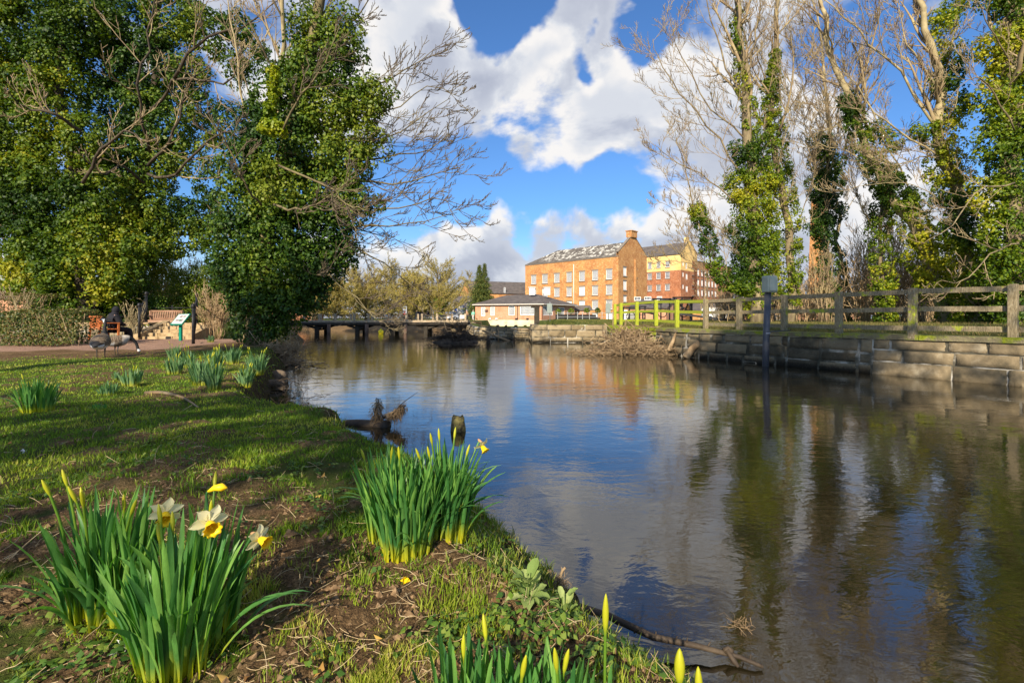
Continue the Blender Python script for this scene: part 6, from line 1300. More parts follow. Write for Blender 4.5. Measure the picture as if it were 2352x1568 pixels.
for px, lab in ((1122, 'small dark stump standing in the river right of the branch island'), (1181, 'dark snag low in the water before the crumbling bank wall')):
    p = P(px, 787, 27 if px < 1150 else 29); tag(sticks(MB().tubes(np.array([[p[0], p[1], -.2], [p[0] - .02, p[1], .45 if px < 1150 else .12]]), [.12, .05], 7), (p[0], p[1], .15), (.08, .08, .1), 14, .5, .02, 1).build('river_snag', m_driftd, None), lab, 'driftwood')
t = thing('pipe_rail', 'long rusty pipe rail along the crumbling bank wall below the restaurant', 'pipe', (-1, 31, .6)); mb = MB(); mb.tubes(np.array([P(1100, 747, 33), P(1150, 753, 31.6), P(1222, 758, 30.6)]), [.03, .03, .03], 6); mb.build('pipe', m_drift, t)
MB().tubes(np.array([P(1145, 785, 31.2), P(1145, 746, 31.2)]), [.045, .045], 6).build('post', m_drift, t)
tag(MB().tubes(resample(path([(1108, 759, 31), (1140, 772, 30.6), (1172, 784, 30.3)]), 6), np.linspace(.05, .07, 6), 7).build('leaning_pole', m_drift, None), 'brown pole slanting down against the crumbling bank wall', 'pole')
# reeds and rubbish at the foot of the leaning ivy tree
c = P(655, 812, 14.6); pile('driftwood_heap', 'brown tangle of twigs and dead stems where the ivy tree meets the water', 'driftwood', [((c[0] - .1, 14.6, .30), (.42, .5, .2), 420, .7, .008, .9), ((c[0] + .35, 14.2, .08), (.35, .3, .05), 60, .9, .012, .2)], m_drift, (c[0], 14.6, 0))
c = P(610, 900, 8.7); pile('driftwood_heap', 'broken roots and dry stems in the hollow of the near left bank', 'driftwood', [((-3.15, 6.55, .16), (.35, .35, .05), 110, .32, .004, .5), ((-4.5, 9.4, .16), (.3, .5, .05), 70, .4, .005, .5)], m_driftd, (-3.3, 6.8, 0))
for px, py, s, lab in ((640, 868, .17, 'grey-brown rock at the tip of the left bank'), (628, 885, .2, 'flat slab of stone at the water edge below the daffodils')):
    p = G(px, py, .05); tag(MB().ell((p[0], p[1], .1), (s * 1.2, s, s * (.75 if px == 640 else .35)), 9, .4, .22, 2.5).build('rock', M('bank_rock', [(.07, .05, .035), (.2, .15, .10)], 6, .9, .6), None), lab, 'rock')

# ------------------------------------------------------------------ lock side: machinery, railings, patio, vehicles
def balance(label, cx, Z, w, h_):
    t = thing('lock_gear', label, 'lock gear', (P(D6(cx, 0)[0], 0, Z)[0], Z, 1.05)); x = P(D6(cx, 0)[0], 0, Z)[0]
    for dx in (-w / 2, w / 2): MB().box((x + dx, Z, 1.05 + h_ / 2), (.07, .07, h_)).build('post', m_metal, t, smooth=False)
    mb = MB(); mb.bar((x - w / 2 - .1, Z, 1.05 + h_), (x + w / 2 + .1, Z, 1.05 + h_), .07, .09); mb.bar((x - w / 2, Z, 1.05 + h_ * .5), (x + w / 2, Z, 1.05 + h_ * .5), .04); mb.build('beam', m_metal, t, smooth=False)
    mb = MB(); a = np.linspace(0, 2 * np.pi, 20); mb.tubes(np.stack([x + .28 * np.cos(a), a * 0 + Z - .1, 1.05 + h_ * .42 + .28 * np.sin(a)], 1), [.03] * 20, 5); mb.tubes(np.array([[x - .06, Z, 1.05], [x - .06, Z, 1.05 + h_]]), [.05, .05], 6); mb.build('winding_gear', m_metal, t)
balance('black iron lock winding frame behind the mossy fence, nearest its left end', 330, 32, .9, 1.0); balance('tall black iron lock winding frame behind the middle of the mossy fence', 760, 32, 1.0, 1.55); balance('black lock winding frame with top beam right of the tall one', 1050, 31, 1.1, 1.6)
balance('short black iron frame at the left of the lock, beside a grey cabinet', 470, 34, .6, 1.1)
for lab, pa, pb, Z in [('long slanting black balance beam of the lock behind the grey fence', (700, 310), (1150, 285), 30), ('low black balance beam behind the fence rails', (1000, 480), (1880, 600), 27), ('black lock beam crossing behind the first mossy bays', (500, 450), (650, 480), 30)]:
    a = P(*D6(*pa), Z); b = P(*D6(*pb), Z - 1); t = thing('lock_beam', lab, 'lock beam', tuple(a)); MB().bar(a, b, .09, .11).build('beam', m_metal, t, smooth=False)
    for p in (a, b): MB().bar((p[0], p[1], 1.0), p, .07).build('post', m_metal, t, smooth=False)
railing('black iron hand railing beside the lock, right of the mossy fence', [(P(D6(c, 0)[0], 0, 27)[0], 27, 1.05) for c in (1000, 1400, 1620, 1700)], 1.15, (1.15, .6), .025)
railing('black railing running towards the broad ivy trunk behind the fence', [(P(D6(c, 0)[0], 0, 25)[0], 25, 1.05) for c in (1670, 1860, 2100, 2300)], .95, (.92, .5), .022)
MBx = MB().box((P(D6(240, 0)[0], 0, 36)[0], 36, 1.55), (.5, .3, .8), bev=.02); tag(MBx.build('control_cabinet', m_white, None, smooth=False), 'white control cabinet seen through the left bay of the mossy fence', 'cabinet')
tag(MB().box((P(D6(330, 0)[0], 0, 37)[0], 37, 1.5), (1.0, .4, .8), bev=.02).box((P(D6(330, 0)[0], 0, 36.78)[0], 36.78, 1.55), (.5, .03, .4)).build('grey_cabinet', Mplain('grey_cab', (.3, .3, .28)), None, smooth=False), 'grey cabinet right of the white one behind the mossy fence', 'cabinet')
# grey post-and-wire railing of the patio
t = thing('patio_railing', 'pale galvanised railing along the restaurant lawn', 'railing', (8, 56, 1)); m_galv = Mplain('galvanised_steel', (.42, .43, .42), .4, .6)
pp = [P(D3(c, 0)[0], 0, Z)[0] for c, Z in zip((1290, 1420, 1550, 1615, 1705, 1870, 1960, 2010), (58,) * 8)]
for x in pp: MB().box((x, 58, 1.05 + .45), (.07, .07, 1.2)).build('post', m_galv, t, smooth=False)
for z in (1.95, 1.5, 1.2): MB().bar((pp[0], 58, z), (pp[-1], 58, z), .035).build('rail', m_galv, t, smooth=False)
for c, lab in ((1190, 'grey sign plate on a pole at the left end of the lawn'), (1955, 'pale green sign plate on a pole at the right end of the lawn')):
    Z = 50; x = P(D3(c, 0)[0], 0, Z)[0]; t = thing('pole_sign', lab, 'sign', (x, Z, 1)); MB().tubes(np.array([[x, Z, 1.0], [x, Z, 3.0 if c < 1500 else 2.9]]), [.045, .045], 6).build('pole', m_galv, t); MB().box((x - .05, Z - .06, 2.35), (.5, .04, .95)).build('plate', Mplain('sign_grey', (.22, .26, .24)), t, smooth=False)
m_rattan = Mplain('dark_rattan', (.02, .02, .02), .8)
def seatset(x, y): 
    t = thing('garden_sofa', 'x', 'seat', (0, 0, 0), group='dark rattan seats on the restaurant patio'); MB().box((0, 0, .22), (1.3, .7, .42), bev=.04).build('base', m_rattan, t, smooth=False); MB().box((0, .3, .62), (1.3, .14, .45), bev=.04).build('backrest', m_rattan, t, smooth=False); MB().box((0, -.05, .47), (1.15, .55, .1), bev=.03).build('cushion', Mplain('seat_cushion', (.08, .08, .08), .9), t, smooth=False); return t
labs = ['dark rattan patio seat nearest the restaurant door', 'second dark rattan patio seat from the restaurant', 'dark rattan patio seat left of the white cabinet hut', 'dark rattan patio seat in the middle of the lawn railing', 'dark rattan patio seat right of the topiary ball', 'dark rattan patio seat furthest from the restaurant']
proto = seatset(0, 0)
for i, c in enumerate((1325, 1395, 1460, 1560, 1640, 1760)):
    loc = (P(D3(c, 0)[0], 0, 70)[0], 70 + (i % 2), 1.02)
    if i == 0: proto.location = loc; proto['label'] = labs[0]
    else: copy_thing(proto, labs[i], loc, (i % 3 - 1) * .2)
for i, (c, cy) in enumerate(((1300, 590), (1465, 588), (1672, 582), (1812, 580))):
    Z = 66; x = P(D3(c, 0)[0], 0, Z)[0]; z = EYE + (HY - D3(0, cy)[1]) / F * Z; t = thing('topiary', ['clipped round topiary beside the restaurant door', 'clipped ball topiary beside the green shutter', 'broad clipped ball topiary before the mill windows', 'ball topiary nearest the curved flue pipe'][i], 'topiary', (x, Z, 1.02)); mb = MB(); domes(mb, np.array([[x, Z, z]]), .42, 260, .14, spread=.6); mb.build('crown', ivy, t); MB().tubes(np.array([[x, Z, 1.0], [x, Z, z]]), [.05, .04], 6).box((x, Z, 1.2), (.5, .5, .4), taper=1.2).build('pot', m_rattan, t)
x = P(D3(1560, 0)[0], 0, 92)[0]; t = thing('patio_hut', 'small brown-roofed hut behind the patio seats', 'hut', (x, 92, 1)); MB().box((x - 1.0, 92, 2.0), (6.0, 3, 2.0)).build('wall', b_pink, t, smooth=False); MB().box((x - 1.0, 92, 3.2), (7.0, 3.6, .9), taper=.85).build('roof', m_slate, t, smooth=False)
# car behind the bridge
cx0, cx1 = P(R7(1425), 0, 82)[0], P(R7(1865), 0, 82)[0]; L_ = cx1 - cx0; xm = (cx0 + cx1) / 2; yy = 82
t = thing('parked_car', 'dark blue-grey car parked behind the footbridge railing', 'car', (xm, yy, .98)); prof = [(-.5, .35), (-.49, .62), (-.40, .78), (-.25, .86), (-.10, 1.30), (.10, 1.42), (.28, 1.36), (.42, 1.02), (.49, .88), (.5, .40), (.40, .25), (-.40, .25)]
mb = MB(); q = []
for s_, w in ((-.82, .86), (-.86, 1.0), (.86, 1.0), (.82, .86)): q.append([(xm + u * L_, yy + s_ * (1 if z < .9 else .82), .98 + .05 + z * 1.0) for u, z in prof])
mb.grid(np.array(q), wrap=True); mb.F[-1] = mb.F[-1][:, ::-1]; n_ = len(prof); mb.F.append(np.array([list(range(n_)), [3 * n_ + i for i in range(n_)][::-1]], np.int64)); mb.U.append(None); mb.build('body', Mplain('dark_car_paint', (.02, .03, .05), .25, .3), t, smooth=False)
for u0, u1 in ((-.20, -.02), (.0, .22)): MB().add([(xm + u0 * L_, yy - .84, .98 + 1.0), (xm + u1 * L_, yy - .84, .98 + 1.0), (xm + (u1 - .02) * L_, yy - .74, .98 + 1.36), (xm + (u0 + .09 if u0 < -.1 else u0) * L_, yy - .74, .98 + 1.36)], [[0, 1, 2, 3]]).build('window', m_glass, t, smooth=False)
for u in (-.32, .32): w = MB().tubes(np.array([[xm + u * L_, yy - .88, .98 + .32], [xm + u * L_, yy - .68, .98 + .32]]), [.32, .32], 16).build('wheel', m_rattan, t); MB().tubes(np.array([[xm + u * L_, yy - .90, .98 + .32], [xm + u * L_, yy - .87, .98 + .32]]), [.18, .18], 12).build('rim', m_galv, w)
x = P(D6(1400, 0)[0], 0, 74)[0]; t = thing('white_van', 'white van parked beyond the lock seen under the fence rail', 'van', (x, 74, 1.0)); mb = MB(); prof = [(-2.0, .4), (-2.0, 1.5), (-1.7, 1.9), (.9, 1.9), (1.5, 1.3), (2.1, 1.1), (2.15, .4)]
q = [[(x + 1.2 + u, 74 + s_, 1.0 + z) for u, z in prof] for s_ in (-.9, .9)]; mb.grid(np.array(q), wrap=True); mb.F[-1] = mb.F[-1][:, ::-1]; n_ = 7; mb.F.append(np.array([list(range(n_)), [n_ + i for i in range(n_)][::-1]], np.int64)); mb.U.append(None); mb.build('body', m_white, t, smooth=False)
for u in (-1.3, 1.4): MB().tubes(np.array([[x + 1.2 + u, 73.05, 1.35], [x + 1.2 + u, 73.3, 1.35]]), [.34, .34], 14).build('wheel', m_rattan, t)
MB().add([(x + 1.9, 73.08, 2.35), (x + 2.6, 73.08, 2.35), (x + 2.25, 73.08, 2.75), (x + 1.9, 73.08, 2.75)], [[0, 1, 2, 3]]).build('window', m_glass, t, smooth=False)
x = P(R7(1985), 0, 60)[0]; t = thing('lamp_post', 'short black lamp post at the right end of the footbridge', 'lamp post', (x, 60, 1)); MB().tubes(np.array([[x, 60, .9], [x, 60, 2.7]]), [.06, .05], 8).build('pole', m_metal, t); MB().box((x, 60, 2.95), (.3, .3, .45), taper=.7).build('lantern', m_metal, t, smooth=False)
t = thing('dark_gate_post', 'dark weathered timber post standing in front of the restaurant corner', 'post', (P(1233, 0, 40)[0], 40, .9)); p = P(1233, 0, 40); MB().box((p[0], 40, 1.55), (.42, .3, 1.5), bev=.03).box((p[0] - .12, 40, 2.25), (.7, .32, .12)).build('post', m_bdark, t, smooth=False)

# ------------------------------------------------------------------ daffodils
def gpt(px, py):
    """where the line of sight through a pick meets the ground"""
    Z = np.exp(np.linspace(math.log(.45), math.log(40), 900)); x = (px - CX) / F * Z; zr = EYE + (HY - py) / F * Z; h = land(x, Z)[0]
    i = np.argmax(zr < h); i = max(i, 1); return np.array([x[i], Z[i], h[i]])
yel_ = (.55, .50, .012)
m_leafd = Mleaf('daffodil_leaf', [(.035, .13, .035), (.07, .20, .045), (.12, .28, .06), (.19, .36, .07)], .30, .42, (1.6, 1.9, .5), [(0, 1.0, yel_), (.10, .75, yel_), (.34, 0.0, yel_), (1, 0.0, yel_)], .5, streak=55)
m_leaff = Mleaf('far_daffodil_leaf', [(.07, .16, .07), (.12, .23, .10), (.19, .31, .13)], .30, .5, (1.5, 1.7, .6), [(0, 1.0, yel_), (.12, .6, yel_), (.4, 0.0, yel_), (1, 0, yel_)], .4)
m_bud = Mleaf('daffodil_bud', [(.10, .22, .02), (.16, .26, .02)], .25, .45, (1.5, 1.4, .4), [(0, 0.0, (.46, .46, .02)), (.74, 0.0, yel_), (.82, .9, yel_), (1, 1.0, yel_)], .4)
m_petal = Mleaf('cream_petal', [(.78, .72, .42), (.86, .81, .54)], .35, .5, (1, 1, .8)); m_trump = Mleaf('yellow_trumpet', [(.93, .66, .012), (.98, .76, .02)], .3, .45, (1, .9, .2)); m_spathe = Mplain('papery_spathe', (.42, .24, .12), .8)
def straps(mb, B0, lean, L, W_, th0, th1, K=9, tw=.5, v=None):
    """strap leaves from bases B0 leaning towards the plan angle lean, bending from th0 to th1 off the vertical"""
    n = len(B0); s = np.linspace(0, 1, K); th = th0[:, None] + (th1 - th0)[:, None] * s[None] ** 1.6
    hd = np.stack([np.cos(lean), np.sin(lean), 0 * lean], 1); d = np.sin(th)[..., None] * hd[:, None] + np.cos(th)[..., None] * np.array([0, 0, 1.0])
    p = B0[:, None] + np.concatenate([np.zeros((n, 1, 3)), np.cumsum(d[:, :-1], 1)], 1) * (L / (K - 1))[:, None, None]
    a = lean + np.pi / 2 + rng.normal(size=n) * tw; a = a[:, None] + rng.normal(size=n)[:, None] * .5 * s[None]; wd = np.stack([np.cos(a), np.sin(a), 0 * a], -1); wd = unit(wd - (wd * d).sum(-1, keepdims=True) * d); nn = np.cross(wd, d)
    prof = np.interp(s, [0, .1, .5, .85, .96, 1], [.62, .72, 1.0, .85, .45, .08]); w = W_[:, None] * prof[None] * .5
    V = np.stack([p - wd * w[..., None], p + nn * (w * .35)[..., None], p + wd * w[..., None]], 2)
    i = np.arange(n)[:, None, None] * K * 3 + np.arange(K - 1)[None, :, None] * 3; j = np.arange(2)[None, None]
    Fc = np.stack([i + j, i + j + 1, i + 3 + j + 1, i + 3 + j], -1).reshape(-1, 4); v = rng.random(n) if v is None else v
    mb.add(V.reshape(-1, 3), Fc, np.repeat(v, K * 3), np.tile(np.repeat(s, 3), n)); return p
def bud(root, b, lean, L, th, bl=.05, br=.0075, r=.0032, nod=0.0, mat=None):
    K = 14; s = np.linspace(0, 1, K); f = bl / L; s = np.concatenate([np.linspace(0, 1 - f, 7), 1 - f * (1 - np.array([.08, .2, .4, .6, .78, .92, 1.0]))]); a = th * s ** 1.3; hd = np.array([math.cos(lean), math.sin(lean), 0]); d = np.sin(a)[:, None] * hd + np.cos(a)[:, None] * np.array([0, 0, 1.0])
    p = b + np.concatenate([np.zeros((1, 3)), np.cumsum(d[:-1] * (np.diff(s) * L)[:, None], 0)]); rad = np.concatenate([np.full(7, r), np.array([.55, .8, 1.0, 1.0, .75, .42, .08]) * br]); mb = MB()
    A0 = len(mb.V); mb.tubes(p, rad, 8); t = np.repeat(np.clip((s - (1 - f)) / f * .25 + .75, 0, 1), 8); mb.A[-1][:, 1] = t; mb.build('flower_bud', mat or m_bud, root); return p
def daffodils(label, bases, n, L, W_, spread, nb=6, mat=None, budL=1.12, K=9, lean_bias=None, group='daffodil clumps on the bank', budk=1.0, dark=False):
    c = bases[0][:3]; t = thing('daffodil_clump', label, 'daffodils', (c[0], c[1], c[2]), group=group); mb = MB(); bl_ = []
    for bx_, by_, bz_, rad, fr in bases:
        m = int(n * fr); a = rng.random(m) * 2 * np.pi; q = np.sqrt(rng.random(m)); B0 = np.stack([bx_ + np.cos(a) * q * rad, by_ + np.sin(a) * q * rad * .8, np.full(m, bz_ - .015)], 1)
        le = a + rng.normal(size=m) * .55; th1 = np.radians(spread) * (.25 + .75 * q) * rng.uniform(.5, 1.35, m); th1 = np.where(rng.random(m) < .07, th1 + rng.uniform(.6, 1.5, m), th1); th0 = th1 * .25
        Ls = L * rng.uniform(.62, 1.06, m) * (1 - .18 * q); straps(mb, B0, le, Ls, W_ * rng.uniform(.7, 1.2, m), th0, th1, K); bl_.append((bx_, by_, bz_, rad, fr))
    mb.build('leaves', mat or m_leafd, t)
    for k in range(nb):
        bx_, by_, bz_, rad, fr = bl_[rng.choice(len(bl_), p=np.array([b[4] for b in bl_]) / sum(b[4] for b in bl_))]; a = rng.random() * 2 * np.pi; q = rng.random() ** .5
        bud(t, np.array([bx_ + math.cos(a) * q * rad, by_ + math.sin(a) * q * rad, bz_]), a, L * budL * rng.uniform(.86, 1.08), math.radians(spread * .8) * q, .062 * budk, .0060 * budk)
    return t
def flower(root, c, face, up=(0, 0, 1), s=1.0, base=None, roll=0.0):
    """an open daffodil: six cream petals behind a ruffled yellow trumpet, on its stem"""
    f = unit(np.array(face, float)); x = unit(np.cross(np.array(up, float), f)); y = np.cross(f, x); c = np.array(c, float)
    fl = MB()
    for k in range(6):
        a = roll + k * np.pi / 3; off = 0.0 if k % 2 else .002; g = []
        for i, (rr_, w) in enumerate(((.004, .005), (.014, .012), (.026, .0155), (.036, .012), (.044, .005), (.048, .0006))):
            row = []
            for j in (-1, -.5, 0, .5, 1):
                ra, ta = rr_ * s, w * j * s; back = (-.004 - (rr_ / .048) ** 1.5 * (.012 + .006 * math.sin(k * 2.1)) + .003 * abs(j)) * s; row.append(c + (x * math.cos(a) + y * math.sin(a)) * ra + (-x * math.sin(a) + y * math.cos(a)) * ta + f * (back - off) + (-x * math.sin(a) + y * math.cos(a)) * .004 * s * math.sin(i + k))
            g.append(row)
        fl.grid(np.array(g), v=rng.random())
    o = fl.build('petals', m_petal, root); tr = MB(); g = []; m = 36
    for i, (d, r) in enumerate(((-.006, .004), (0, .0105), (.008, .0130), (.018, .0145), (.027, .0175), (.032, .0225))):
        aa = np.arange(m) / m * 2 * np.pi; rf = (1 + (.10 if i == 5 else .03 if i == 4 else 0) * np.sin(aa * 9)); g.append(c + f * (d + (.002 * np.sin(aa * 9 + 1) if i == 5 else 0 * aa))[:, None] * s + (np.cos(aa)[:, None] * x + np.sin(aa)[:, None] * y) * (r * s * rf)[:, None])
    tr.grid(np.array(g), wrap=True); q = tr.build('trumpet', m_trump, root); sm = q.modifiers.new('thick', 'SOLIDIFY'); sm.thickness = .0008
    MB().tubes(np.array([c + f * .004, c + f * .022 * s]), [.0022 * s, .003 * s], 6).build('stamen', m_trump, root)
    if base is not None:
        b = np.array(base, float); nk = c - f * .03 * s; k = resample(np.array([b, b * .6 + nk * .4 + (0, 0, .03), nk * .93 + b * .07 + (0, 0, .012), nk, c - f * .006]), 12); MB().tubes(k, np.r_[np.full(9, .0034), .003, .004, .005], 8).build('stem', m_leafd, root)
        MB().tubes(resample(np.array([nk - f * .01 + (0, 0, .003), nk + f * .008 + (0, 0, .008), nk + (0, 0, .018) + f * .02]), 5), [.003, .006, .005, .003, .001], 6).build('spathe', m_spathe, root)

b1, b2, b3, b4 = gpt(402, 1545), gpt(225, 1425), gpt(290, 1420), gpt(470, 1470)
NC = daffodils('large nearest daffodil clump with three open cream and yellow flowers', [(*b1, .075, .34), (*b2, .07, .20), (*b3, .08, .22), (*b4, .075, .24)], 360, .385, .0145, 36, 12, budL=1.04, K=11, budk=.85)
for px, py, Z, fc, s, bb, rl in ((380, 1180, 1.26, (.50, -.78, -.42), .84, b3, .3), (482, 1202, 1.24, (.66, -.70, -.26), .92, b4, .1), (598, 1238, 1.28, (.92, -.36, -.24), .76, b4, .5)):
    flower(NC, P(px, py, Z), fc, s=s, base=bb, roll=rl)
for px, py, Z in ((503, 1120, 1.36),): p = P(px, py, Z); MB().tubes(np.array([p + (-.03, 0, -.01), p + (-.012, 0, .0), p + (.008, 0, .002), p + (.022, 0, .0)]), [.003, .008, .011, .002], 8).build('opening_bud', m_trump, NC); MB().tubes(resample(np.array([b4, (b4 + p) / 2 + (0, 0, .05), p + (-.035, 0, -.03), p + (-.028, 0, -.009)]), 8), [.0032] * 8, 6).build('stem', m_leafd, NC)
b1, b2, b3 = gpt(935, 1268), gpt(885, 1245), gpt(1022, 1232)
MC = daffodils('tall dense daffodil clump at the water edge full of closed yellow buds', [(*b1, .085, .40), (*b2, .06, .18), (*b3, .075, .32), (b1[0] + .06, b1[1] + .12, b1[2], .08, .10)], 480, .395, .0125, 34, 9, budL=1.0, K=11, budk=.8)
p = P(1108, 1025, 1.95); flower(MC, p, (.55, -.45, -.70), s=.72, base=b3, roll=.2)
a_ = np.array([gpt(870, 1200)]) ; mb = MB(); a_ = np.repeat(np.array([[b2[0] - .02, b2[1], b2[2] + .12]]), 8, 0) + rng.normal(size=(8, 3)) * .012; straps(mb, a_, np.full(8, math.pi) + rng.normal(size=8) * .25, np.full(8, .17), np.full(8, .012), np.full(8, .7), np.full(8, 1.75)); mb.build('flopped_leaves', m_leafd, MC)
a_ = np.repeat(np.array([[b3[0] + .03, b3[1], b3[2] + .10]]), 12, 0) + rng.normal(size=(12, 3)) * .02; mb = MB(); straps(mb, a_, rng.normal(size=12) * .5, np.full(12, .26) * rng.uniform(.6, 1.1, 12), np.full(12, .011), np.full(12, .45), np.full(12, 1.3) * rng.uniform(.7, 1.3, 12)); mb.build('arching_leaves', m_leafd, MC)
zg = zat(-.02, .93); daffodils('row of daffodil tips rising at the bottom edge with fat yellow-green buds', [(-.10, .96, zg, .05, .3), (-.02, .94, zg, .05, .25), (.05, .95, zg, .05, .25), (.10, .93, zg, .035, .2)], 150, .255, .0145, 24, 5, budL=.98, K=9, budk=.85)
def lone(label, px, py, Z, L, th, a, bl, br):
    b = P(px, py, Z); x, y = b[0], b[1]; z = min(zat(x, y), b[2] - .05); t = thing('daffodil_bud', label, 'daffodil bud', (x, y, z)); bud(t, np.array([x, y, z - .02]), a, b[2] - z + .02, th, bl, br, .003)
    mb = MB(); m = 5; straps(mb, np.repeat([[x, y, z - .02]], m, 0) + rng.normal(size=(m, 3)) * .01, rng.random(m) * 6, np.full(m, .13), np.full(m, .012), np.full(m, .1), np.full(m, .35)); mb.build('leaves', m_leafd, t)
lone('tall single daffodil bud on a long stem against the water', 1389, 1362, .98, .3, .02, 0, .08, .0065)
lone('twin-tipped daffodil bud low against the water beside the fallen branch', 1560, 1490, .95, .3, .04, 1, .07, .010)
lone('short daffodil bud furthest right at the bottom edge', 1607, 1532, .93, .3, .05, 2, .06, .007)
mids = [('dark shaded daffodil clump standing alone on the lawn at the far left', 68, 948, 120, 84, 90, 2, m_leafd), ('small daffodil clump with two tall buds on the open lawn', 294, 886, 62, 44, 60, 5, None), ('tiny daffodil tuft touching the two-budded clump', 262, 872, 20, 22, 16, 0, None), ('low leafy daffodil tuft without buds on the lawn below the two-budded clump', 240, 909, 60, 34, 40, 0, None),
        ('sparse dark daffodil shoots lowest on the shaded lawn', 224, 940, 55, 18, 26, 0, m_leafd), ('daffodil clump leftmost of the big bank group, leaves fanning left', 395, 860, 56, 44, 80, 4, None), ('daffodil clump behind the leftmost one, closest to the path', 397, 828, 50, 38, 60, 5, None), ('narrow daffodil clump between the front and back rows of the bank group', 431, 845, 38, 46, 50, 4, None),
        ('largest sunlit daffodil clump in front of the bank group', 455, 886, 62, 66, 120, 8, None), ('sunlit daffodil clump leaning right beside the largest of the bank group', 488, 897, 48, 66, 80, 6, None), ('tall daffodil clump in the middle of the bank group with many yellow buds', 488, 853, 56, 56, 80, 8, None), ('daffodil clump at the back near the trunk of the leaning ivy tree', 532, 836, 50, 42, 70, 6, None),
        ('wide daffodil clump rightmost on the bank above the water', 584, 862, 62, 54, 90, 8, None), ('daffodil clump low on the bank edge just over the hollow', 560, 889, 44, 48, 60, 5, None), ('small pale daffodil tuft beside the foot of the steps', 482, 786, 26, 18, 30, 0, None)]
for lab, px, py, wp, hp, n, nb, mt in mids:
    b = gpt(px, py); Z = b[1]; L = hp / F * Z * 1.06; w = wp / F * Z * .5
    daffodils(lab, [(b[0], b[1] + w * .3, b[2], w * .55, 1.0)], int(n * 1.4), L, .018 if mt is None else .016, 36, max(0, nb - 1), mt or m_leaff, 1.06, 6, budk=1.0)

# ------------------------------------------------------------------ grass, weeds, straw on the near bank
def lawn():
    n = 420000; th = rng.uniform(-58, 30, n) * np.pi / 180; r = np.exp(rng.uniform(math.log(.8), math.log(15), n)); x, y = r * np.sin(th), r * np.cos(th); h, pa, so_, mu, rg, ins = land(x, y)
    cl_ = fbm2(x, y, 9, 3, 4.0); pr = (1 - so_ * .80) * (1 - pa) * (1 - .35 * mu) * np.where(r < 3.2, ss(cl_, .38, .60), .55 + .45 * ss(cl_, .3, .6)); k = (~rg) & (h > .06) & (rng.random(n) < pr) & (pa < .3)
    x, y, h, r, mu, cl_ = (q[k] for q in (x, y, h, r, mu, cl_)); n = len(x); L = np.where(r < 3.2, .012 + .030 * ss(cl_, .45, .75), .018 + .014 * cl_) * rng.uniform(.6, 1.5, n) * (1 + .5 * mu); W_ = .0016 + .0011 * r ** .9
    a = rng.random(n) * 2 * np.pi; le = rng.random(n) * 2 * np.pi; tl = rng.uniform(.15, 1.0, n); b = np.stack([x, y, h - .004], 1); wd = np.stack([np.cos(a), np.sin(a), 0 * a], 1) * (W_ * .5)[:, None]; ld = np.stack([np.cos(le) * np.sin(tl), np.sin(le) * np.sin(tl), np.cos(tl)], 1); md = unit(ld + (0, 0, 1.1))
    m1 = b + md * (L * .5)[:, None]; tp = m1 + ld * (L * .55)[:, None]; V = np.stack([b - wd, b + wd, m1 + wd * .8, m1 - wd * .8, tp], 1); i = np.arange(n)[:, None] * 5; mb = MB(); v = np.clip(.5 + (fbm2(x, y, 2.5, 3, 8.0) - .5) * 1.4 + rng.normal(size=n) * .16, 0, 1)
    mb.add(V.reshape(-1, 3), i + np.array([0, 1, 2, 3]), np.repeat(v, 5), np.tile([0, 0, .5, .5, 1], n)); o = mb.s if False else None
    mb.F.append(i + np.array([3, 2, 4])); mb.U.append(None)
    tag(mb.build('grass', Mleaf('grass_blade', [(.05, .11, .010), (.10, .19, .014), (.17, .27, .018), (.27, .34, .025), (.42, .39, .09)], .3, .55, (1.4, 1.4, .4), spec=.25), None), 'short green grass growing over the near bank and lawn', 'grass', kind='stuff')
lawn()
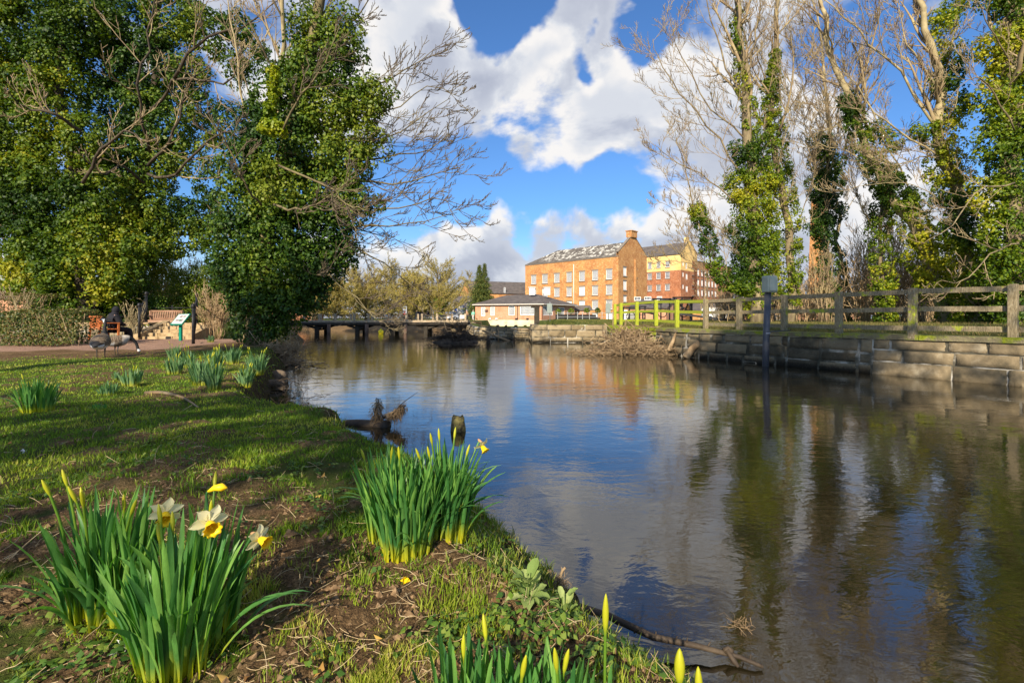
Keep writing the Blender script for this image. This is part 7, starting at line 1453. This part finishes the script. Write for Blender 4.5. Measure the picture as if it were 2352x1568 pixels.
def tufts():
    """longer coarse tufts and creeping weeds"""
    n = 2600; th = rng.uniform(-56, 30, n) * np.pi / 180; r = np.exp(rng.uniform(math.log(.85), math.log(6), n)); x, y = r * np.sin(th), r * np.cos(th); h, pa, so_, mu, rg, ins = land(x, y); c2 = fbm2(x, y, 3, 3, 21.0)
    k = (~rg) & (h > .05) & (rng.random(n) < (.10 + .9 * mu + .8 * ss(c2, .52, .66)) * (1 - .8 * pa)) & (r < 9); x, y, h, mu, r = x[k], y[k], h[k], mu[k], r[k]; m = 9; n = len(x) * m
    B0 = np.repeat(np.stack([x, y, h - .005], 1), m, 0) + rng.normal(size=(n, 3)) * (.010, .010, 0); mb = MB(); L = (np.repeat(.03 + .035 * mu, m)) * rng.uniform(.5, 1.4, n); straps(mb, B0, rng.random(n) * 6.28, L, np.repeat(.0022 + .0008 * r, m), rng.uniform(.1, .5, n), rng.uniform(.5, 1.7, n), 4)
    tag(mb.build('grass_tufts', Mleaf('tuft_blade', [(.06, .12, .012), (.13, .21, .018), (.24, .30, .03), (.40, .36, .12)], .35, .5, (1.4, 1.4, .4)), None), 'longer grass tufts scattered on the bank', 'grass', kind='stuff')
    n = 4200; th = rng.uniform(-50, 30, n) * np.pi / 180; r = np.exp(rng.uniform(math.log(.9), math.log(6.5), n)); x, y = r * np.sin(th), r * np.cos(th); h, pa, so_, mu, rg, ins = land(x, y); c2 = fbm2(x, y, 2.2, 3, 41.0)
    k = (~rg) & (h > .04) & (rng.random(n) < (.03 + .7 * mu + .8 * ss(c2, .54, .66) * (r < 4.5))); x, y, h, r = x[k], y[k], h[k], r[k]; m = 8; n = len(x) * m; a = rng.random(n) * 6.28; q = rng.uniform(.004, .035, n)
    C = np.repeat(np.stack([x, y, h + .008], 1), m, 0) + np.stack([np.cos(a) * q, np.sin(a) * q, rng.uniform(0, .022, n)], 1); N = np.stack([np.cos(a) * .35, np.sin(a) * .35, 1 + 0 * a], 1) + rng.normal(size=(n, 3)) * .25; mb = MB(); mb.leaves(C, N, rng.uniform(.010, .026, n), .8, 0, .2, tipdir=np.stack([np.cos(a), np.sin(a), 0 * a - .1], 1))
    tag(mb.build('weeds', Mleaf('weed_leaf', [(.03, .085, .015), (.07, .15, .02), (.13, .22, .025), (.22, .28, .05)], .3, .5), None), 'low leafy weeds creeping over the bank edge', 'weeds', kind='stuff')
    n = 3600; th = rng.uniform(-56, 32, n) * np.pi / 180; r = np.exp(rng.uniform(math.log(.85), math.log(7), n)); x, y = r * np.sin(th), r * np.cos(th); h, pa, so_, mu, rg, ins = land(x, y); k = (~rg) & (h > .03) & (rng.random(n) < .25 + .5 * so_ + .6 * mu); x, y, h, r, mu = x[k], y[k], h[k], r[k], mu[k]; n = len(x)
    L = rng.uniform(.02, .11, n); a = rng.random(n) * 6.28; s = np.linspace(-.5, .5, 5)[None]; cv = rng.normal(size=n)[:, None] * .5; px_ = x[:, None] + np.cos(a)[:, None] * s * L[:, None] - np.sin(a)[:, None] * cv * s ** 2 * L[:, None]; py_ = y[:, None] + np.sin(a)[:, None] * s * L[:, None] + np.cos(a)[:, None] * cv * s ** 2 * L[:, None]
    hz = land(px_.ravel(), py_.ravel())[0].reshape(px_.shape) + .006 + (s + .5) * (rng.random(n)[:, None] ** 3) * L[:, None] * .9; mb = MB(); mb.tubes(np.stack([px_, py_, hz], -1), (np.full((n, 5), .00045) + (.00028 * r)[:, None]), 3, cap=False)
    tag(mb.build('dry_straw', M('dry_straw', [(.24, .16, .08), (.44, .33, .18), (.58, .47, .30)], 30, .85, 0), None), 'dry straw stems and thin roots lying on the bank', 'straw', kind='stuff')
    n = 260; th = rng.uniform(-50, 25, n) * np.pi / 180; r = np.exp(rng.uniform(math.log(.9), math.log(10), n)); x, y = r * np.sin(th), r * np.cos(th); h, pa, so_, mu, rg, ins = land(x, y); k = (~rg) & (h > .2); mb = MB(); mb.leaves(np.stack([x, y, h + .012], 1)[k], rng.normal(size=(k.sum(), 3)) * .4 + (0, 0, 1), rng.uniform(.014, .04, k.sum()), .7, 0, .5)
    tag(mb.build('fallen_leaves', Mleaf('fallen_leaf', [(.10, .05, .02), (.24, .12, .04), (.42, .24, .06), (.55, .36, .10)], .2, .7), None), 'brown and orange fallen leaves lying on the soil', 'leaves', kind='stuff')
    # clods and crumbs of soil
    n = 11000; th = rng.uniform(-56, 30, n) * np.pi / 180; r = np.exp(rng.uniform(math.log(.8), math.log(4.5), n)); x, y = r * np.sin(th), r * np.cos(th); h, pa, so_, mu, rg, ins = land(x, y); k = (~rg) & (h > .15) & (rng.random(n) < .15 + .7 * so_); x, y, h = x[k], y[k], h[k]; n = len(x); s_ = rng.gamma(2, .0022, n) + .002
    o = np.array([[1, 0, 0], [-1, 0, 0], [0, 1, 0], [0, -1, 0], [0, 0, 1], [0, 0, -1]], float); V = np.stack([x, y, h + .001], 1)[:, None] + o[None] * s_[:, None, None] * rng.uniform(.6, 1.3, (n, 6, 1)) + rng.normal(size=(n, 6, 3)) * s_[:, None, None] * .2
    f = np.array([[0, 2, 4], [2, 1, 4], [1, 3, 4], [3, 0, 4], [2, 0, 5], [1, 2, 5], [3, 1, 5], [0, 3, 5]]); mb = MB(); mb.add(V.reshape(-1, 3), (np.arange(n)[:, None, None] * 6 + f[None]).reshape(-1, 3), np.repeat(rng.random(n), 6))
    tag(mb.build('soil_crumbs', M('soil_crumb', [(.06, .038, .02), (.16, .10, .05), (.30, .20, .11)], 60, .95, 0), None, smooth=False), 'small clods and crumbs of soil on the bare ground', 'soil', kind='stuff')
tufts()
# grass along the right bank behind the fence
def farlawn():
    n = 60000; u = rng.random(n); y = 5 + u * 26; lo = np.interp(y, [2, 10, 17, 23.6, 27.8], [15.6, 10.9, 7.0, 5.3, 5.6]); x = lo + rng.random(n) ** 1.6 * 9; h = land(x, y)[0]; L = rng.uniform(.03, .12, n); B0 = np.stack([x, y, h - .01], 1)
    a = rng.random(n) * 6.28; W_ = .012; wd = np.stack([np.cos(a), np.sin(a), 0 * a], 1) * W_ * .5; tp = B0 + np.stack([rng.normal(size=n) * .4, rng.normal(size=n) * .4, 1 + 0 * a], 1) * L[:, None]; V = np.stack([B0 - wd, B0 + wd, tp], 1); i = np.arange(n)[:, None] * 3; mb = MB(); mb.add(V.reshape(-1, 3), i + np.array([0, 1, 2]), np.repeat(rng.random(n), 3))
    x = rng.uniform(-0, 9, 9000); y = rng.uniform(28.3, 54, 9000); x = np.where(y < 31.5, np.maximum(x, 1.2), x); k = ~((x < 4.4) & (y > 31.2)); x, y = x[k], y[k]; h = land(x, y)[0]; n = len(x); B0 = np.stack([x, y, h - .01], 1); tp = B0 + rng.normal(size=(n, 3)) * (.05, .05, 0) + (0, 0, .12); V = np.stack([B0 - (.02, 0, 0), B0 + (.02, 0, 0), tp], 1); i = np.arange(n)[:, None] * 3; mb.add(V.reshape(-1, 3), i + np.array([0, 1, 2]), np.repeat(rng.random(n) * .6, 3))
    tag(mb.build('grass', Mleaf('rough_grass', [(.05, .07, .014), (.10, .11, .02), (.20, .16, .05), (.30, .20, .09)], .25, .7), None), 'rough grass behind the fence and on the quay', 'grass', kind='stuff')
farlawn()
# broad-leaved plant and dead root at the tip of the bank
m_sage = Mleaf('felted_leaf', [(.16, .24, .06), (.25, .33, .10), (.34, .40, .15)], .25, .75, (1.3, 1.4, .7), spec=.15)
def broadplant(label, px, py, sc, n, seed):
    b = gpt(px, py); t = thing('broad_leaved_plant', label, 'plant', tuple(b)); mb = MB(); rg = np.random.default_rng(seed)
    for k in range(n):
        a = k * 2.4 + rg.normal() * .3; el = rg.uniform(.15, 1.35) if k < n * .7 else rg.uniform(-.1, .4); L = rg.uniform(.045, .075) * sc; w = L * .27; hd = np.array([math.cos(a), math.sin(a), 0]); st = b + (0, 0, .01 + .10 * sc * (k / n) * (el > .6)) + hd * .012; g = []
        sd = np.array([-math.sin(a), math.cos(a), 0])
        for i in range(8):
            u = i / 7; e = el - u * .75; c = st + hd * L * u * math.cos(el * .8) + np.array([0, 0, 1]) * L * (u * math.sin(el) - .25 * u * u); ww = w * math.sin(min(1, .08 + u * .95) * math.pi) ** .7; row = []
            for j in (-1, -.5, 0, .5, 1): row.append(c + sd * ww * j + np.array([-math.cos(a) * math.sin(e), -math.sin(a) * math.sin(e), math.cos(e)]) * abs(j) * ww * .35 + np.array([0, 0, .002]) * math.sin(i * 2 + j * 3))
            g.append(row)
        mb.grid(np.array(g), v=rg.random())
    mb.build('leaves', m_sage, t); st = MB()
    for k in range(4): st.tubes(np.array([b + (0, 0, -.01), b + rg.normal(size=3) * .004 + (0, 0, .08 * sc)]), [.003, .002], 5)
    st.build('stems', m_sage, t)
broadplant('grey-green felted broad-leaved plant at the tip of the near bank', 1212, 1378, .92, 20, 3); broadplant('lower broad-leaved plant half hanging over the water beside the dead root', 1296, 1415, .72, 12, 5)
b = gpt(1272, 1352); t = thing('dead_root', 'pale broken dead root stub with shredded fibres on the bank tip', 'root', tuple(b)); mb = MB()
for lx, ly, L, r0, r1 in ((-.010, 0, .085, .017, .010), (.022, .01, .095, .008, .006), (.0, -.01, .05, .02, .012)): mb.tubes(resample(np.array([b + (lx, ly, -.02), b + (lx * 1.4, ly, L * .5), b + (lx * 2.4, ly, L)]), 6) + rng.normal(size=(6, 3)) * .0015, np.linspace(r0, r1, 6), 9)
mb.build('stub', m_drift, t); sh = MB(); sticks(sh, b + (0.01, 0, .02), (.02, .015, .014), 130, .085, .0011, .8, .8); sticks(sh, b + (.05, .0, -.05), (.015, .015, .03), 60, .12, .001, 1.5, .6); sh.build('shredded_fibres', m_drift, t)
for px, py, lab in ((268, 1506, 'small white feather on the soil beside the nearest daffodils'), (57, 1040, 'tiny white feather on the shaded lawn')):
    p = gpt(px, py); mb = MB(); mb.leaves(p + rng.normal(size=(9, 3)) * .006 + (0, 0, .01), rng.normal(size=(9, 3)) + (0, 0, 1), .035, .3); tag(mb.build('feather', m_white, None), lab, 'feather')
p = gpt(930, 1338); mb = MB(); mb.leaves(p + rng.normal(size=(5, 3)) * .003 + (0, 0, .008), rng.normal(size=(5, 3)) * .6 + (0, 0, 1), .026, 1.0); tag(mb.build('fallen_petals', m_trump, None), 'crumpled yellow daffodil bloom lying on the sandy soil', 'flower')
q = resample(np.array([gpt(x, y) + (0, 0, .01) for x, y in ((335, 905), (375, 905), (420, 918), (455, 938))]), 10); tag(MB().tubes(q, np.linspace(.022, .008, 10), 8).build('surface_root', m_drift, None), 'smooth surface root snaking through the lawn towards the hollow', 'root')
